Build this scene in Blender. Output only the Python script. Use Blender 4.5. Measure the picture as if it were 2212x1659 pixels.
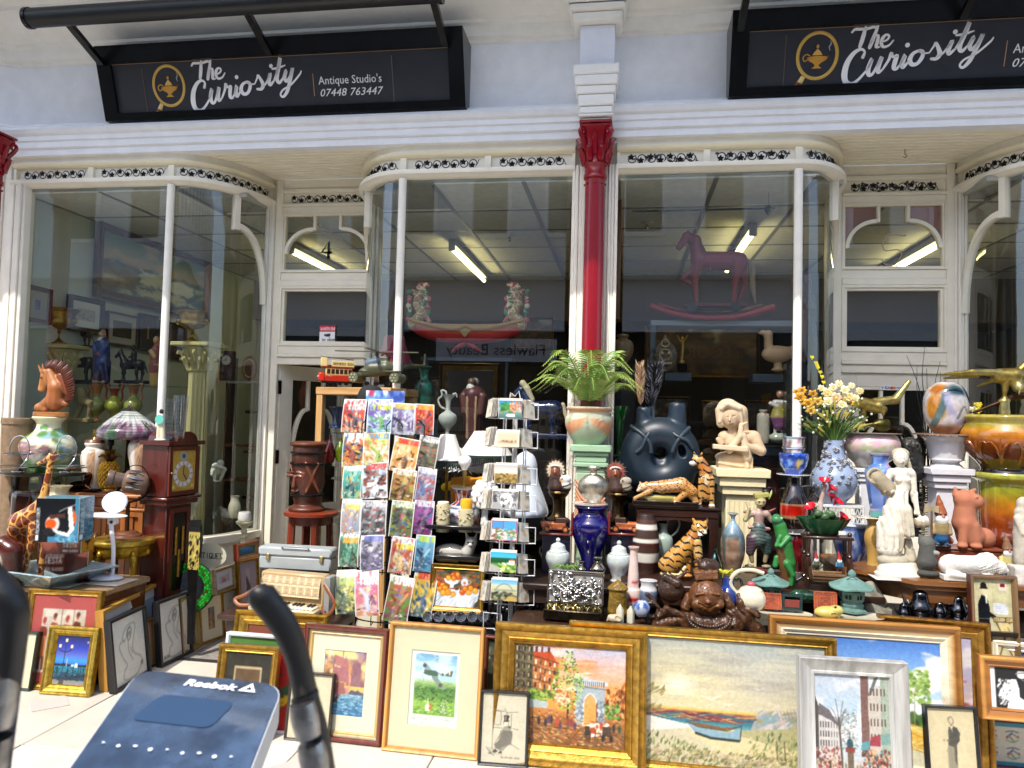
# The Curiosity antique shop front, built object by object
import bpy,math,random
from math import sin,cos,pi,atan2,asin,sqrt
import numpy as np
from mathutils import Vector,Matrix
for o in list(bpy.data.objects):bpy.data.objects.remove(o)
SC=bpy.context.scene
COL=SC.collection
R=math.radians
random.seed(7);RNG=np.random.default_rng(7)
TH_,PH_,RO_=R(8.65),R(2.5),R(1.41)
CAMP=Vector((0,-4.6,1.5))
cd=bpy.data.cameras.new('camera');cam=bpy.data.objects.new('camera',cd);COL.objects.link(cam)
cd.sensor_width=36;cd.lens=26;cd.clip_start=.05;cd.clip_end=300
CM=Matrix.Rotation(TH_,3,'Z')@Matrix.Rotation(pi/2+PH_,3,'X')@Matrix.Rotation(RO_,3,'Z')
cam.matrix_world=Matrix.Translation(CAMP)@CM.to_4x4()
cd.dof.use_dof=True;cd.dof.focus_distance=4.1;cd.dof.aperture_fstop=8
SC.camera=cam
SUNV=Vector((-.42,-1,1.5)).normalized()
el=asin(SUNV.z);az=atan2(SUNV.x,SUNV.y)
w=bpy.data.worlds.new('World');SC.world=w;w.use_nodes=True
nt=w.node_tree;bg=nt.nodes['Background'];sky=nt.nodes.new('ShaderNodeTexSky')
sky.sky_type='NISHITA';sky.sun_disc=False;sky.sun_elevation=el;sky.sun_rotation=az
sky.air_density=1.0;sky.dust_density=2.0;sky.ozone_density=1.0
nt.links.new(sky.outputs[0],bg.inputs[0]);bg.inputs[1].default_value=.15
ld=bpy.data.lights.new('sun','SUN');ld.energy=2.0;ld.angle=R(.5);ld.color=(1,.95,.87)
sun=bpy.data.objects.new('sun',ld);COL.objects.link(sun)
sun.rotation_euler=SUNV.to_track_quat('Z','Y').to_euler()
SC.view_settings.view_transform='Standard';SC.view_settings.look='None'
SC.view_settings.exposure=1.35;SC.view_settings.gamma=1
SC.view_settings.use_curve_mapping=False
SC.render.engine='CYCLES'
SC.cycles.max_bounces=8;SC.cycles.transparent_max_bounces=24
SC.cycles.diffuse_bounces=4
FV=2212*26/36
def ray(u,v):return(CM@Vector(((u-1106)/FV,-(v-829.5)/FV,-1)))
def W(u,v,Y=0):
 d=ray(u,v);t=(Y-CAMP.y)/d.y;return CAMP+d*t
def WZ(u,v,z=0):
 d=ray(u,v);t=(z-CAMP.z)/d.z;return CAMP+d*t
def S(u,v,Y):return(Y-CAMP.y)/ray(u,v).y/FV
def proj(p):
 q=CM.transposed()@(Vector(p)-CAMP);return(1106+q.x/-q.z*FV,829.5-q.y/-q.z*FV)
def lin(c):
 c=np.asarray(c,float);return np.where(c<=.04045,c/12.92,((c+.055)/1.055)**2.4)
def hx(s):
 if not isinstance(s,str):return tuple(s)
 return tuple(int(s[i:i+2],16)/255 for i in(0,2,4))
_MATS={}
def nodes(name):
 m=bpy.data.materials.new(name);m.use_nodes=True
 return m,m.node_tree,m.node_tree.nodes['Principled BSDF']
def N(nt,t,**k):
 n=nt.nodes.new('ShaderNode'+t)
 for a,b in k.items():
  if a.startswith('_'):setattr(n,a[1:],b)
  else:n.inputs[a.replace('__',' ')].default_value=b
 return n
KIND=dict(ceramic=(.13,0,.5,40,.04,30,.93,1.05,None),matte=(.75,0,0,180,.25,14,.86,1.06,None),satin=(.4,0,0,90,.08,12,.9,1.05,None),wood=(.42,0,.15,60,.15,26,.55,1.15,(1,1,.08)),woodh=(.38,0,.2,60,.15,26,.6,1.15,(.08,1,1)),darkwood=(.3,0,.4,60,.1,26,.6,1.15,(1,1,.1)),metal=(.16,1,0,60,.05,20,.8,1.05,None),antique=(.36,1,0,120,.35,26,.35,1.1,None),gold=(.38,.85,0,110,.25,36,.5,1.12,None),paper=(.55,0,0,60,.03,8,.96,1.02,None),gloss=(.22,0,0,60,.02,8,.95,1.03,None),leaf=(.42,0,0,90,.1,18,.75,1.15,None),stone=(.92,0,0,70,.6,22,.62,1.1,None),plaster=(.8,0,0,45,.35,9,.93,1.03,None),paint=(.42,0,0,60,.12,9,.93,1.03,None),cloth=(.95,0,0,260,.4,20,.85,1.1,None),canvas=(.45,0,.1,420,.3,60,.9,1.06,None),rubber=(.42,0,0,300,.1,10,.9,1.1,None),oil=(.35,0,.3,160,.5,60,.85,1.1,None),board=(.5,0,0,60,.1,6,.96,1.02,None),paving=(.6,0,0,90,.12,2.6,.8,1.04,None),aged=(.85,0,0,55,.6,40,.74,1.06,None),carved=(.4,0,.1,34,1.0,20,.4,1.25,None),glaze=(.1,0,.8,24,.35,20,.6,1.2,None),)
def mat(kind):
 if kind in _MATS:return _MATS[kind]
 r,me,co,bs,bst,cs,lo,hi,st=KIND[kind]
 m,nt,b=nodes(kind)
 at=N(nt,'VertexColor',_layer_name='Col')
 tc=N(nt,'TexCoord');src=tc.outputs['Object']
 if st:
  mp=N(nt,'Mapping');mp.inputs['Scale'].default_value=st;nt.links.new(src,mp.inputs[0]);src2=mp.outputs[0]
 else:src2=src
 n1=N(nt,'TexNoise',Scale=cs,Detail=5.0,Roughness=.62);nt.links.new(src2,n1.inputs['Vector'])
 mr=N(nt,'MapRange');mr.inputs[1].default_value=.3;mr.inputs[2].default_value=.7
 mr.inputs[3].default_value=lo;mr.inputs[4].default_value=hi
 nt.links.new(n1.outputs[0],mr.inputs[0])
 vm=N(nt,'VectorMath',_operation='SCALE');nt.links.new(at.outputs[0],vm.inputs[0]);nt.links.new(mr.outputs[0],vm.inputs['Scale'])
 nt.links.new(vm.outputs[0],b.inputs['Base Color'])
 b.inputs['Roughness'].default_value=r;b.inputs['Metallic'].default_value=me
 b.inputs['Coat Weight'].default_value=co;b.inputs['Coat Roughness'].default_value=.08
 rr=N(nt,'MapRange');rr.inputs[3].default_value=r*.75;rr.inputs[4].default_value=min(1,r*1.35)
 nt.links.new(n1.outputs[0],rr.inputs[0]);nt.links.new(rr.outputs[0],b.inputs['Roughness'])
 n2=N(nt,'TexNoise',Scale=bs,Detail=3.0);nt.links.new(src2,n2.inputs['Vector'])
 bp=N(nt,'Bump',Strength=bst,Distance=.004 if bst<.9 else.012);nt.links.new(n2.outputs[0],bp.inputs['Height'])
 nt.links.new(bp.outputs[0],b.inputs['Normal'])
 _MATS[kind]=m;return m
def glassmat(name='glass',tint=(1,1,1),refl=1.0,rough=0.0,base=.0,wav=0):
 if name in _MATS:return _MATS[name]
 m,nt,b=nodes(name);nt.nodes.remove(b)
 out=nt.nodes['Material Output']
 tr=N(nt,'BsdfTransparent',Color=(*tint,1));gl=N(nt,'BsdfGlossy',Roughness=rough)
 fr=N(nt,'Fresnel',IOR=1.5);ma=N(nt,'Math',_operation='MULTIPLY_ADD');ma.inputs[1].default_value=refl;ma.inputs[2].default_value=base
 ma.use_clamp=True
 ge=N(nt,'NewGeometry');inv=N(nt,'Math',_operation='SUBTRACT');inv.inputs[0].default_value=1;nt.links.new(ge.outputs['Backfacing'],inv.inputs[1])
 m2=N(nt,'Math',_operation='MULTIPLY')
 mx=N(nt,'MixShader');nt.links.new(fr.outputs[0],ma.inputs[0]);nt.links.new(ma.outputs[0],m2.inputs[0]);nt.links.new(inv.outputs[0],m2.inputs[1]);nt.links.new(m2.outputs[0],mx.inputs[0])
 nt.links.new(tr.outputs[0],mx.inputs[1]);nt.links.new(gl.outputs[0],mx.inputs[2]);nt.links.new(mx.outputs[0],out.inputs[0])
 if wav:
  tc=N(nt,'TexCoord');no=N(nt,'TexNoise',Scale=wav,Detail=1.0);bp=N(nt,'Bump',Strength=.12,Distance=.02)
  nt.links.new(tc.outputs['Object'],no.inputs['Vector']);nt.links.new(no.outputs[0],bp.inputs['Height'])
  nt.links.new(bp.outputs[0],gl.inputs['Normal'])
 _MATS[name]=m;return m
def emat(name,c,s):
 if name in _MATS:return _MATS[name]
 m,nt,b=nodes(name);b.inputs['Emission Color'].default_value=(*c,1);b.inputs['Emission Strength'].default_value=s
 b.inputs['Base Color'].default_value=(.8,.8,.7,1)
 _MATS[name]=m;return m
class MB:
 def __init__(s):s.v=[];s.f=[];s.c=[];s.n=0
 def add(s,V,F,col='cccccc'):
  V=np.asarray(V,float).reshape(-1,3);k=len(V)
  if isinstance(col,np.ndarray)and col.ndim==2:C=col
  else:C=np.tile(np.array(hx(col),float),(k,1))
  s.v.append(V);s.c.append(C);b=s.n
  s.f.extend([tuple(i+b for i in f)for f in F]);s.n+=k;return s
 def Jn(s,x0,x1,y0,y1,z0,z1,col='cccccc',b=0):
  if b:
   xs=(x0,x0+b,x1-b,x1)
   V=[];
   for(z,i)in((z0,b),(z0+b,0),(z1-b,0),(z1,b)):
    for(x,y)in((x0+i,y0+b),(x0+b,y0+i),(x1-b,y0+i),(x1-i,y0+b),(x1-i,y1-b),(x1-b,y1-i),(x0+b,y1-i),(x0+i,y1-b)):V.append((x,y,z))
   F=[tuple(range(7,-1,-1)),tuple(range(24,32))]
   for k in range(3):
    for j in range(8):a=k*8+j;c=k*8+(j+1)%8;F.append((a,c,c+8,a+8))
   return s.add(V,F,col)
  V=[(x0,y0,z0),(x1,y0,z0),(x1,y1,z0),(x0,y1,z0),(x0,y0,z1),(x1,y0,z1),(x1,y1,z1),(x0,y1,z1)]
  return s.add(V,[(3,2,1,0),(4,5,6,7),(0,1,5,4),(1,2,6,5),(2,3,7,6),(3,0,4,7)],col)
 def Jm(s,prof,n=28,col='cccccc',cx=0,cy=0,sm=0,sq=1.0,cv=None,rot=0,rip=None):
  P=Jf(prof,sm)if sm else list(prof)
  P=np.array(P,float);k=len(P);a=np.arange(n)/n*2*pi+rot
  if cv is not None:a=np.arange(n+1)/n*2*pi-pi/2*1-pi
  r=P[:,1][:,None]*np.ones_like(a)[None]
  if rip:r=r*(1+rip[0]*np.cos(a*rip[1]))[None]
  X=cx+np.cos(a)[None]*r;Yy=cy+np.sin(a)[None]*r*sq;Z=P[:,0][:,None]*np.ones_like(a)[None]
  V=np.stack([X,Yy,Z],-1).reshape(-1,3);m=len(a);F=[]
  for i in range(k-1):
   for j in range(n):
    j2=j+1 if cv is not None else(j+1)%n
    F.append((i*m+j,i*m+j2,(i+1)*m+j2,(i+1)*m+j))
  if cv is not None:
   z=P[:,0];t=(z-z.min())/(z.max()-z.min()+1e-9)
   uu=np.tile(np.linspace(0,1,m),(k,1));vv=np.tile(t[:,None],(1,m))
   col=samp(cv,uu.ravel(),vv.ravel())
  elif callable(col):
   z=P[:,0];t=(z-z.min())/(z.max()-z.min()+1e-9)
   col=np.repeat(np.array([hx(col(tt))for tt in t],float),m,0)
  s.add(V,F,col)
  b=s.n-len(V)
  s.f.append(tuple(b+j for j in range(n-1,-1,-1)))
  s.f.append(tuple(b+(k-1)*m+j for j in range(n)))
  return s
 def Jl(s,pts,r,col='cccccc',n=8,sm=0,sq=1.0):
  P=[Vector(p)for p in(Jf(pts,sm)if sm else pts)];k=len(P)
  rr=r if hasattr(r,'__len__')else[r]*k
  if len(rr)!=k:rr=np.interp(np.linspace(0,1,k),np.linspace(0,1,len(rr)),rr)
  V=[];up=None
  for i in range(k):
   d=(P[min(i+1,k-1)]-P[max(i-1,0)])
   if d.length<1e-9:d=Vector((0,0,1))
   d.normalize()
   if up is None:
    up=Vector((0,1,0))if abs(d.y)<.9 else Vector((0,0,1))
   a=d.cross(up)
   if a.length<1e-4:a=d.cross(Vector((1,0,0)))
   a.normalize();up=a.cross(d).normalized()
   for j in range(n):
    t=2*pi*j/n;V.append(P[i]+(a*cos(t)+up*sin(t)*sq)*rr[i])
  F=[]
  for i in range(k-1):
   for j in range(n):F.append((i*n+j,(i+1)*n+j,(i+1)*n+(j+1)%n,i*n+(j+1)%n))
  F.append(tuple(range(n)));F.append(tuple((k-1)*n+j for j in range(n-1,-1,-1)))
  return s.add([tuple(q)for q in V],F,col)
 def ball(s,c,r,col='cccccc',n=14,m=9):
  r=r if hasattr(r,'__len__')else(r,r,r)
  V=[];F=[]
  for i in range(m+1):
   t=pi*i/m
   for j in range(n):
    p=2*pi*j/n;V.append((c[0]+r[0]*sin(t)*cos(p),c[1]+r[1]*sin(t)*sin(p),c[2]-r[2]*cos(t)))
  for i in range(m):
   for j in range(n):F.append((i*n+j,i*n+(j+1)%n,(i+1)*n+(j+1)%n,(i+1)*n+j))
  return s.add(V,F,col)
 def cyl(s,p,q,r,col='cccccc',n=16,r2=None):return s.Jl([p,q],[r,r if r2 is None else r2],col,n)
 def Jk(s,pts,y0,y1,col='cccccc'):
  k=len(pts);V=[(p[0],y0,p[1])for p in pts]+[(p[0],y1,p[1])for p in pts]
  a=sum(pts[i][0]*pts[(i+1)%k][1]-pts[(i+1)%k][0]*pts[i][1]for i in range(k))
  F=[tuple(range(k)),tuple(range(2*k-1,k-1,-1))]+[(i,i+k,(i+1)%k+k,(i+1)%k)for i in range(k)]
  if a<0:F=[f[::-1]for f in F]
  return s.add(V,F,col)
 def Qa(s,pts,w,y0,y1,col='ffffff',sm=4):
  P=Jf(pts,sm)if sm else list(pts)
  P=np.array(P,float);ww=np.interp(np.linspace(0,1,len(P)),np.linspace(0,1,len(w)),w)if hasattr(w,'__len__')else np.full(len(P),w)
  d=np.gradient(P,axis=0);L=np.hypot(d[:,0],d[:,1])+1e-9;nx=-d[:,1]/L;nz=d[:,0]/L
  A=P+np.stack([nx,nz],1)*ww[:,None]/2;B=P-np.stack([nx,nz],1)*ww[:,None]/2
  k=len(P);V=[]
  for y in(y0,y1):
   V+=[(a[0],y,a[1])for a in A]+[(b[0],y,b[1])for b in B]
  F=[]
  for i in range(k-1):
   F+=[(i,k+i,k+i+1,i+1),(2*k+i,2*k+i+1,3*k+i+1,3*k+i),(i,i+1,2*k+i+1,2*k+i),(k+i,3*k+i,3*k+i+1,k+i+1)]
  s.add(V,F,col)
  for q,wv in((P[0],ww[0]),(P[-1],ww[-1])):
   s.Jk([(q[0]+wv/2*cos(t),q[1]+wv/2*sin(t))for t in np.linspace(0,2*pi,10)[:-1]],y0,y1,col)
  return s
 def xf(s,M):
  M=np.array(M);s.v=[V@M[:3,:3].T+M[:3,3]for V in s.v];return s
 def merge(s,o):
  b=s.n
  for V,C in zip(o.v,o.c):s.v.append(V);s.c.append(C)
  s.f.extend([tuple(i+b for i in f)for f in o.f]);s.n+=o.n;return s
 def mesh(s,name,sc=1.0,ang=40,flip=False):
  me=bpy.data.meshes.new(name);V=np.concatenate(s.v)*sc;C=np.concatenate(s.c)
  me.vertices.add(len(V));me.vertices.foreach_set('co',V.astype('f').ravel())
  L=sum(len(f)for f in s.f);me.loops.add(L);me.polygons.add(len(s.f))
  idx=np.fromiter((i for f in s.f for i in f),dtype='i',count=L)
  ln=np.array([len(f)for f in s.f],'i');st=np.concatenate([[0],np.cumsum(ln)[:-1]]).astype('i')
  me.loops.foreach_set('vertex_index',idx);me.polygons.foreach_set('loop_start',st)
  try:me.polygons.foreach_set('loop_total',ln)
  except Exception:pass
  me.update(calc_edges=True)
  ca=me.color_attributes.new('Col','FLOAT_COLOR','POINT')
  ca.data.foreach_set('color',np.concatenate([lin(C),np.ones((len(C),1))],1).astype('f').ravel())
  me.polygons.foreach_set('use_smooth',np.ones(len(s.f),bool))
  try:me.set_sharp_from_angle(angle=R(ang))
  except Exception:pass
  return me
def Jf(P,k):
 P=np.array(P,float);n=len(P)
 if n<3:return[tuple(P[0]*(1-t)+P[1]*t)for t in np.linspace(0,1,k+1)]
 Q=np.vstack([2*P[0]-P[1],P,2*P[-1]-P[-2]]);out=[]
 for i in range(n-1):
  a,b,c,d=Q[i],Q[i+1],Q[i+2],Q[i+3]
  for t in np.arange(k)/k:
   out.append(tuple(.5*((2*b)+(-a+c)*t+(2*a-5*b+4*c-d)*t*t+(-a+3*b-3*c+d)*t**3)))
 out.append(tuple(P[-1]));return out
def mk(name,me,kind,parent=None):
 o=bpy.data.objects.new(name,me);COL.objects.link(o)
 me.materials.append(kind if isinstance(kind,bpy.types.Material)else mat(kind))
 if parent:o.parent=parent
 return o
def tag(o,Jo,cat,Jp=None):
 o['label']=Jo;o['category']=cat
 if Jp:o['group']=Jp
 return o
def Je(name,mb,kind,parent=None,sc=1.0,ang=40):
 o=mk(name,mb.mesh(name,sc,ang),kind,parent)
 if not parent:o['kind']='structure'
 return o
class Jb:
 def __init__(s,name,Jo,cat,u=None,v=None,Y=0,Jp=None,loc=None,rz=0,sc=None):
  s.s=sc if sc else(S(u,v,Y)if u is not None else 1.0)
  s.loc=Vector(loc)if loc is not None else W(u,v,Y)
  s.o=bpy.data.objects.new(name,None);COL.objects.link(s.o);s.o.empty_display_size=.1
  s.o.location=s.loc;s.o.rotation_euler=(0,0,R(rz));tag(s.o,Jo,cat,Jp)
 def Ja(s,name,mb,kind,parent=None,ang=40,Jo=None):
  o=mk(name,mb.mesh(name,s.s,ang),kind,parent or s.o)
  if Jo:o['label']=Jo
  return o
def one(name,Jo,cat,u,v,Y,mb,kind,Jp=None,rz=0,ang=40):
 o=mk(name,mb.mesh(name,S(u,v,Y),ang),kind);o.location=W(u,v,Y);o.rotation_euler=(0,0,R(rz))
 return tag(o,Jo,cat,Jp)
def onew(name,Jo,cat,mb,kind,loc=(0,0,0),Jp=None,rz=0,sc=1.0):
 o=mk(name,mb.mesh(name,sc),kind);o.location=loc;o.rotation_euler=(0,0,R(rz));return tag(o,Jo,cat,Jp)
def vnoise(h,w,sx,sy=None,seed=0,oct=3):
 sy=sy or sx;rng=np.random.default_rng(seed);out=np.zeros((h,w));amp=1;tot=0
 for o in range(oct):
  nx=max(2,int(w/sx*2**o)+2);ny=max(2,int(h/sy*2**o)+2);g=rng.random((ny,nx))
  yy=np.linspace(0,ny-1.001,h);xx=np.linspace(0,nx-1.001,w);y0=yy.astype(int);x0=xx.astype(int)
  fy=(yy-y0)[:,None];fx=(xx-x0)[None];fy=fy*fy*(3-2*fy);fx=fx*fx*(3-2*fx)
  out+=amp*(g[y0][:,x0]*(1-fy)*(1-fx)+g[y0+1][:,x0]*fy*(1-fx)+g[y0][:,x0+1]*(1-fy)*fx+g[y0+1][:,x0+1]*fy*fx)
  tot+=amp;amp*=.5
 return out/tot
GL={'A':'00-26-40|12-32','B':'00-06-36-45-34-04|34-42-30-00','C':'45-36-16-05-01-10-30-41','D':'00-06-26-44-42-20-00','E':'46-06-00-40|03-33','F':'00-06-46|03-33','G':'45-36-16-05-01-10-30-41-43-23','H':'00-06|40-46|03-43','I':'20-26','J':'46-41-30-10-01','K':'00-06|46-02|13-40','L':'06-00-40','M':'00-06-23-46-40','N':'00-06-40-46','O':'10-30-41-45-36-16-05-01-10','P':'00-06-36-45-34-03','Q':'10-30-41-45-36-16-05-01-10|22-40','R':'00-06-36-45-34-03|23-40','S':'45-36-16-05-14-32-41-30-10-01','T':'06-46|26-20','U':'06-01-10-30-41-46','V':'06-20-46','W':'06-10-23-30-46','X':'00-46|06-40','Y':'06-23-46|23-20','Z':'06-46-00-40','0':'10-30-41-45-36-16-05-01-10','1':'15-26-20','2':'05-16-36-45-00-40','3':'06-46-23-42-30-10-01','4':'30-36-02-42','5':'46-06-03-33-42-30-10-01','6':'45-36-16-05-01-10-30-41-42-33-03','7':'06-46-10','8':'14-05-16-36-45-34-14-02-01-10-30-41-42-34','9':'01-10-30-41-45-36-16-05-04-13-43',' ':'',"'":'26-24','.':'20-21','-':'13-33','&':'40-05-16-25-02-10-30-43','!':'26-22|20-21','"':'15-16|35-36'}
class Cv:
 def __init__(s,w,h,bg='ffffff'):
  s.w,s.h=int(w),int(h);s.a=np.tile(np.array(hx(bg),float),(s.h,s.w,1))
  s.X,s.Y=np.meshgrid((np.arange(s.w)+.5)/s.w,1-(np.arange(s.h)+.5)/s.h);s.k=0
  s.asp=s.w/s.h
 def roll(s):s.a=np.roll(s.a,s.w//4,1);return s
 def m(s,mask,c,al=1.0):
  m=np.clip(mask,0,1)*al;s.a=s.a*(1-m[...,None])+np.array(hx(c))*m[...,None];return s
 def Qc(s,stops,x0=0,x1=1,y0=0,y1=1):
  ys=[q[0]for q in stops];cs=np.array([hx(q[1])for q in stops]);t=s.Y
  g=np.stack([np.interp(t,ys,cs[:,i])for i in range(3)],-1)
  mk_=(s.X>=x0)&(s.X<=x1)&(s.Y>=y0)&(s.Y<=y1);s.a[mk_]=g[mk_];return s
 def Jj(s,x0,y0,x1,y1,c,al=1.0):return s.m(((s.X>=x0)&(s.X<=x1)&(s.Y>=y0)&(s.Y<=y1)).astype(float),c,al)
 def ell(s,x,y,rx,ry,c,al=1.0,soft=0.0,rot=0):
  dx=s.X-x;dy=s.Y-y
  if rot:ca,sa=cos(R(rot)),sin(R(rot));dx,dy=(dx*s.asp*ca+dy*sa)/s.asp,(-dx*s.asp*sa+dy*ca)
  d=np.sqrt((dx/rx)**2+(dy/ry)**2)
  return s.m(np.clip((1-d)/(soft or 1.5/s.w/rx),0,1),c,al)
 def Jk(s,P,c,al=1.0):
  ins=np.zeros(s.X.shape,bool);n=len(P)
  for i in range(n):
   x0,y0=P[i];x1,y1=P[(i+1)%n]
   if y0==y1:continue
   cnd=((y0>s.Y)!=(y1>s.Y))&(s.X<(x1-x0)*(s.Y-y0)/(y1-y0)+x0);ins^=cnd
  return s.m(ins.astype(float),c,al)
 def Ji(s,P,wd,c,al=1.0,sm=0):
  P=Jf(P,sm)if sm else P;d=np.full(s.X.shape,9.0)
  for i in range(len(P)-1):
   (x0,y0),(x1,y1)=P[i],P[i+1];ax,ay=(x1-x0)*s.asp,(y1-y0);L=ax*ax+ay*ay+1e-12
   px,py=(s.X-x0)*s.asp,s.Y-y0;t=np.clip((px*ax+py*ay)/L,0,1);d=np.minimum(d,np.hypot(px-t*ax,py-t*ay))
  e=.7/s.h
  return s.m(np.clip((wd/2+e-d)/(2*e),0,1),c,al)
 def Qf(s,amp,sx=12,sy=None,seed=1,x0=0,y0=0,x1=1,y1=1):
  n=vnoise(s.h,s.w,sx,sy,seed)-.5;mk_=(s.X>=x0)&(s.X<=x1)&(s.Y>=y0)&(s.Y<=y1)
  s.a=np.clip(s.a+(n*amp*2*mk_)[...,None],0,1);return s
 def Qe(s,c,lo=.5,hi=.65,sx=20,sy=12,seed=1,al=1.0,x0=0,y0=0,x1=1,y1=1):
  n=vnoise(s.h,s.w,sx,sy,seed,4);mk_=(s.X>=x0)&(s.X<=x1)&(s.Y>=y0)&(s.Y<=y1)
  return s.m(np.clip((n-lo)/(hi-lo),0,1)*mk_,c,al)
 def Jh(s,n,x0,y0,x1,y1,cols,lx=.03,ly=.01,seed=1,ang=0,al=.9,jit=.5,tri=None):
  rng=random.Random(seed)
  for i in range(n):
   x=rng.uniform(x0,x1);y=rng.uniform(y0,y1)
   if tri and not tri(x,y):continue
   k=rng.uniform(1-jit,1+jit);a=R(ang+rng.uniform(-25,25)*jit*2)
   wpx=max(1,int((lx+ly)*k*s.w*1.2)+2);hpx=max(1,int((lx+ly)*k*s.h*s.asp*1.2)+2)
   ci=int((1-y)*s.h);cj=int(x*s.w);i0,i1=max(0,ci-hpx),min(s.h,ci+hpx+1);j0,j1=max(0,cj-wpx),min(s.w,cj+wpx+1)
   if i1<=i0 or j1<=j0:continue
   dx=(s.X[i0:i1,j0:j1]-x);dy=(s.Y[i0:i1,j0:j1]-y)/s.asp
   u_=(dx*cos(a)+dy*sin(a))/(lx*k);v_=(-dx*sin(a)+dy*cos(a))/(ly*k)
   mm=np.clip((1.15-np.hypot(u_,v_))*2.2,0,1)*al
   c=np.array(hx(rng.choice(cols)));s.a[i0:i1,j0:j1]=s.a[i0:i1,j0:j1]*(1-mm[...,None])+c*mm[...,None]
  return s
 def Qd(s,t,x,y,h,c,wd=None,sx=.62,rot=0,fit=None,sl=0):
  wd=wd or h*.17
  if fit:sx=fit*s.asp/(len(t)*h)*.8/.66
  for ch in t:
   for st in GL.get(ch.upper(),'').split('|'):
    if not st:continue
    P=[]
    for p in st.split('-'):
     gx,gy=int(p[0])/4*h*sx*.8,int(p[1])/6*h;gx+=sl*gy
     P.append((x+gx/s.asp,y+gy+rot*gx))
    s.Ji(P,wd,c)
   x+=h*sx*1.08/s.asp*(.55 if ch in "I'.1!"else 1);y+=rot*h*sx*1.08
  return s
def samp(cv,u,v):
 x=np.clip(u*cv.w-.5,0,cv.w-1.001);y=np.clip((1-v)*cv.h-.5,0,cv.h-1.001);x0=x.astype(int);y0=y.astype(int);fx=(x-x0)[:,None];fy=(y-y0)[:,None]
 x1=np.minimum(x0+1,cv.w-1);y1=np.minimum(y0+1,cv.h-1)
 return cv.a[y0,x0]*(1-fx)*(1-fy)+cv.a[y0,x1]*fx*(1-fy)+cv.a[y1,x0]*(1-fx)*fy+cv.a[y1,x1]*fx*fy
def Qg(cv,w,h,fn=None,th=.002,y=0,back='d8d4cc'):
 """a printed or painted sheet w x h in x,z (origin lower left, facing -y) with its own thickness; fn bends it"""
 nx,nz=cv.w,cv.h;u,v=np.meshgrid(np.linspace(0,1,nx+1),np.linspace(0,1,nz+1))
 P=np.stack([u*w,np.full_like(u,y),v*h],-1).reshape(-1,3)
 if fn is not None:P[:,1]+=fn(u.ravel(),v.ravel())
 C=samp(cv,u.ravel(),v.ravel());m=MB();a=np.arange(nz)[:,None]*(nx+1)+np.arange(nx)[None];a=a.ravel()
 F=np.stack([a,a+1,a+nx+2,a+nx+1],1).tolist();m.add(P,F,C)
 nb=6;u,v=np.meshgrid(np.linspace(0,1,nb+1),np.linspace(0,1,nb+1));Q=np.stack([u*w,np.full_like(u,y+th),v*h],-1).reshape(-1,3)
 if fn is not None:Q[:,1]+=fn(u.ravel(),v.ravel())
 a=(np.arange(nb)[:,None]*(nb+1)+np.arange(nb)[None]).ravel();m.add(Q,np.stack([a+nb+1,a+nb+2,a+1,a],1).tolist(),back)
 for(x0,x1,z0,z1)in((0,0,0,1),(1,1,0,1),(0,1,0,0),(0,1,1,1)):
  e=[]
  for t in np.linspace(0,1,nb+1):
   uu,vv=x0+(x1-x0)*t,z0+(z1-z0)*t;yy=y+(float(fn(np.array([uu]),np.array([vv]))[0])if fn is not None else 0)
   e+=[(uu*w,yy,vv*h),(uu*w,yy+th,vv*h)]
  m.add(e,[(2*i,2*i+1,2*i+3,2*i+2)for i in range(nb)],back)
 return m
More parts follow.
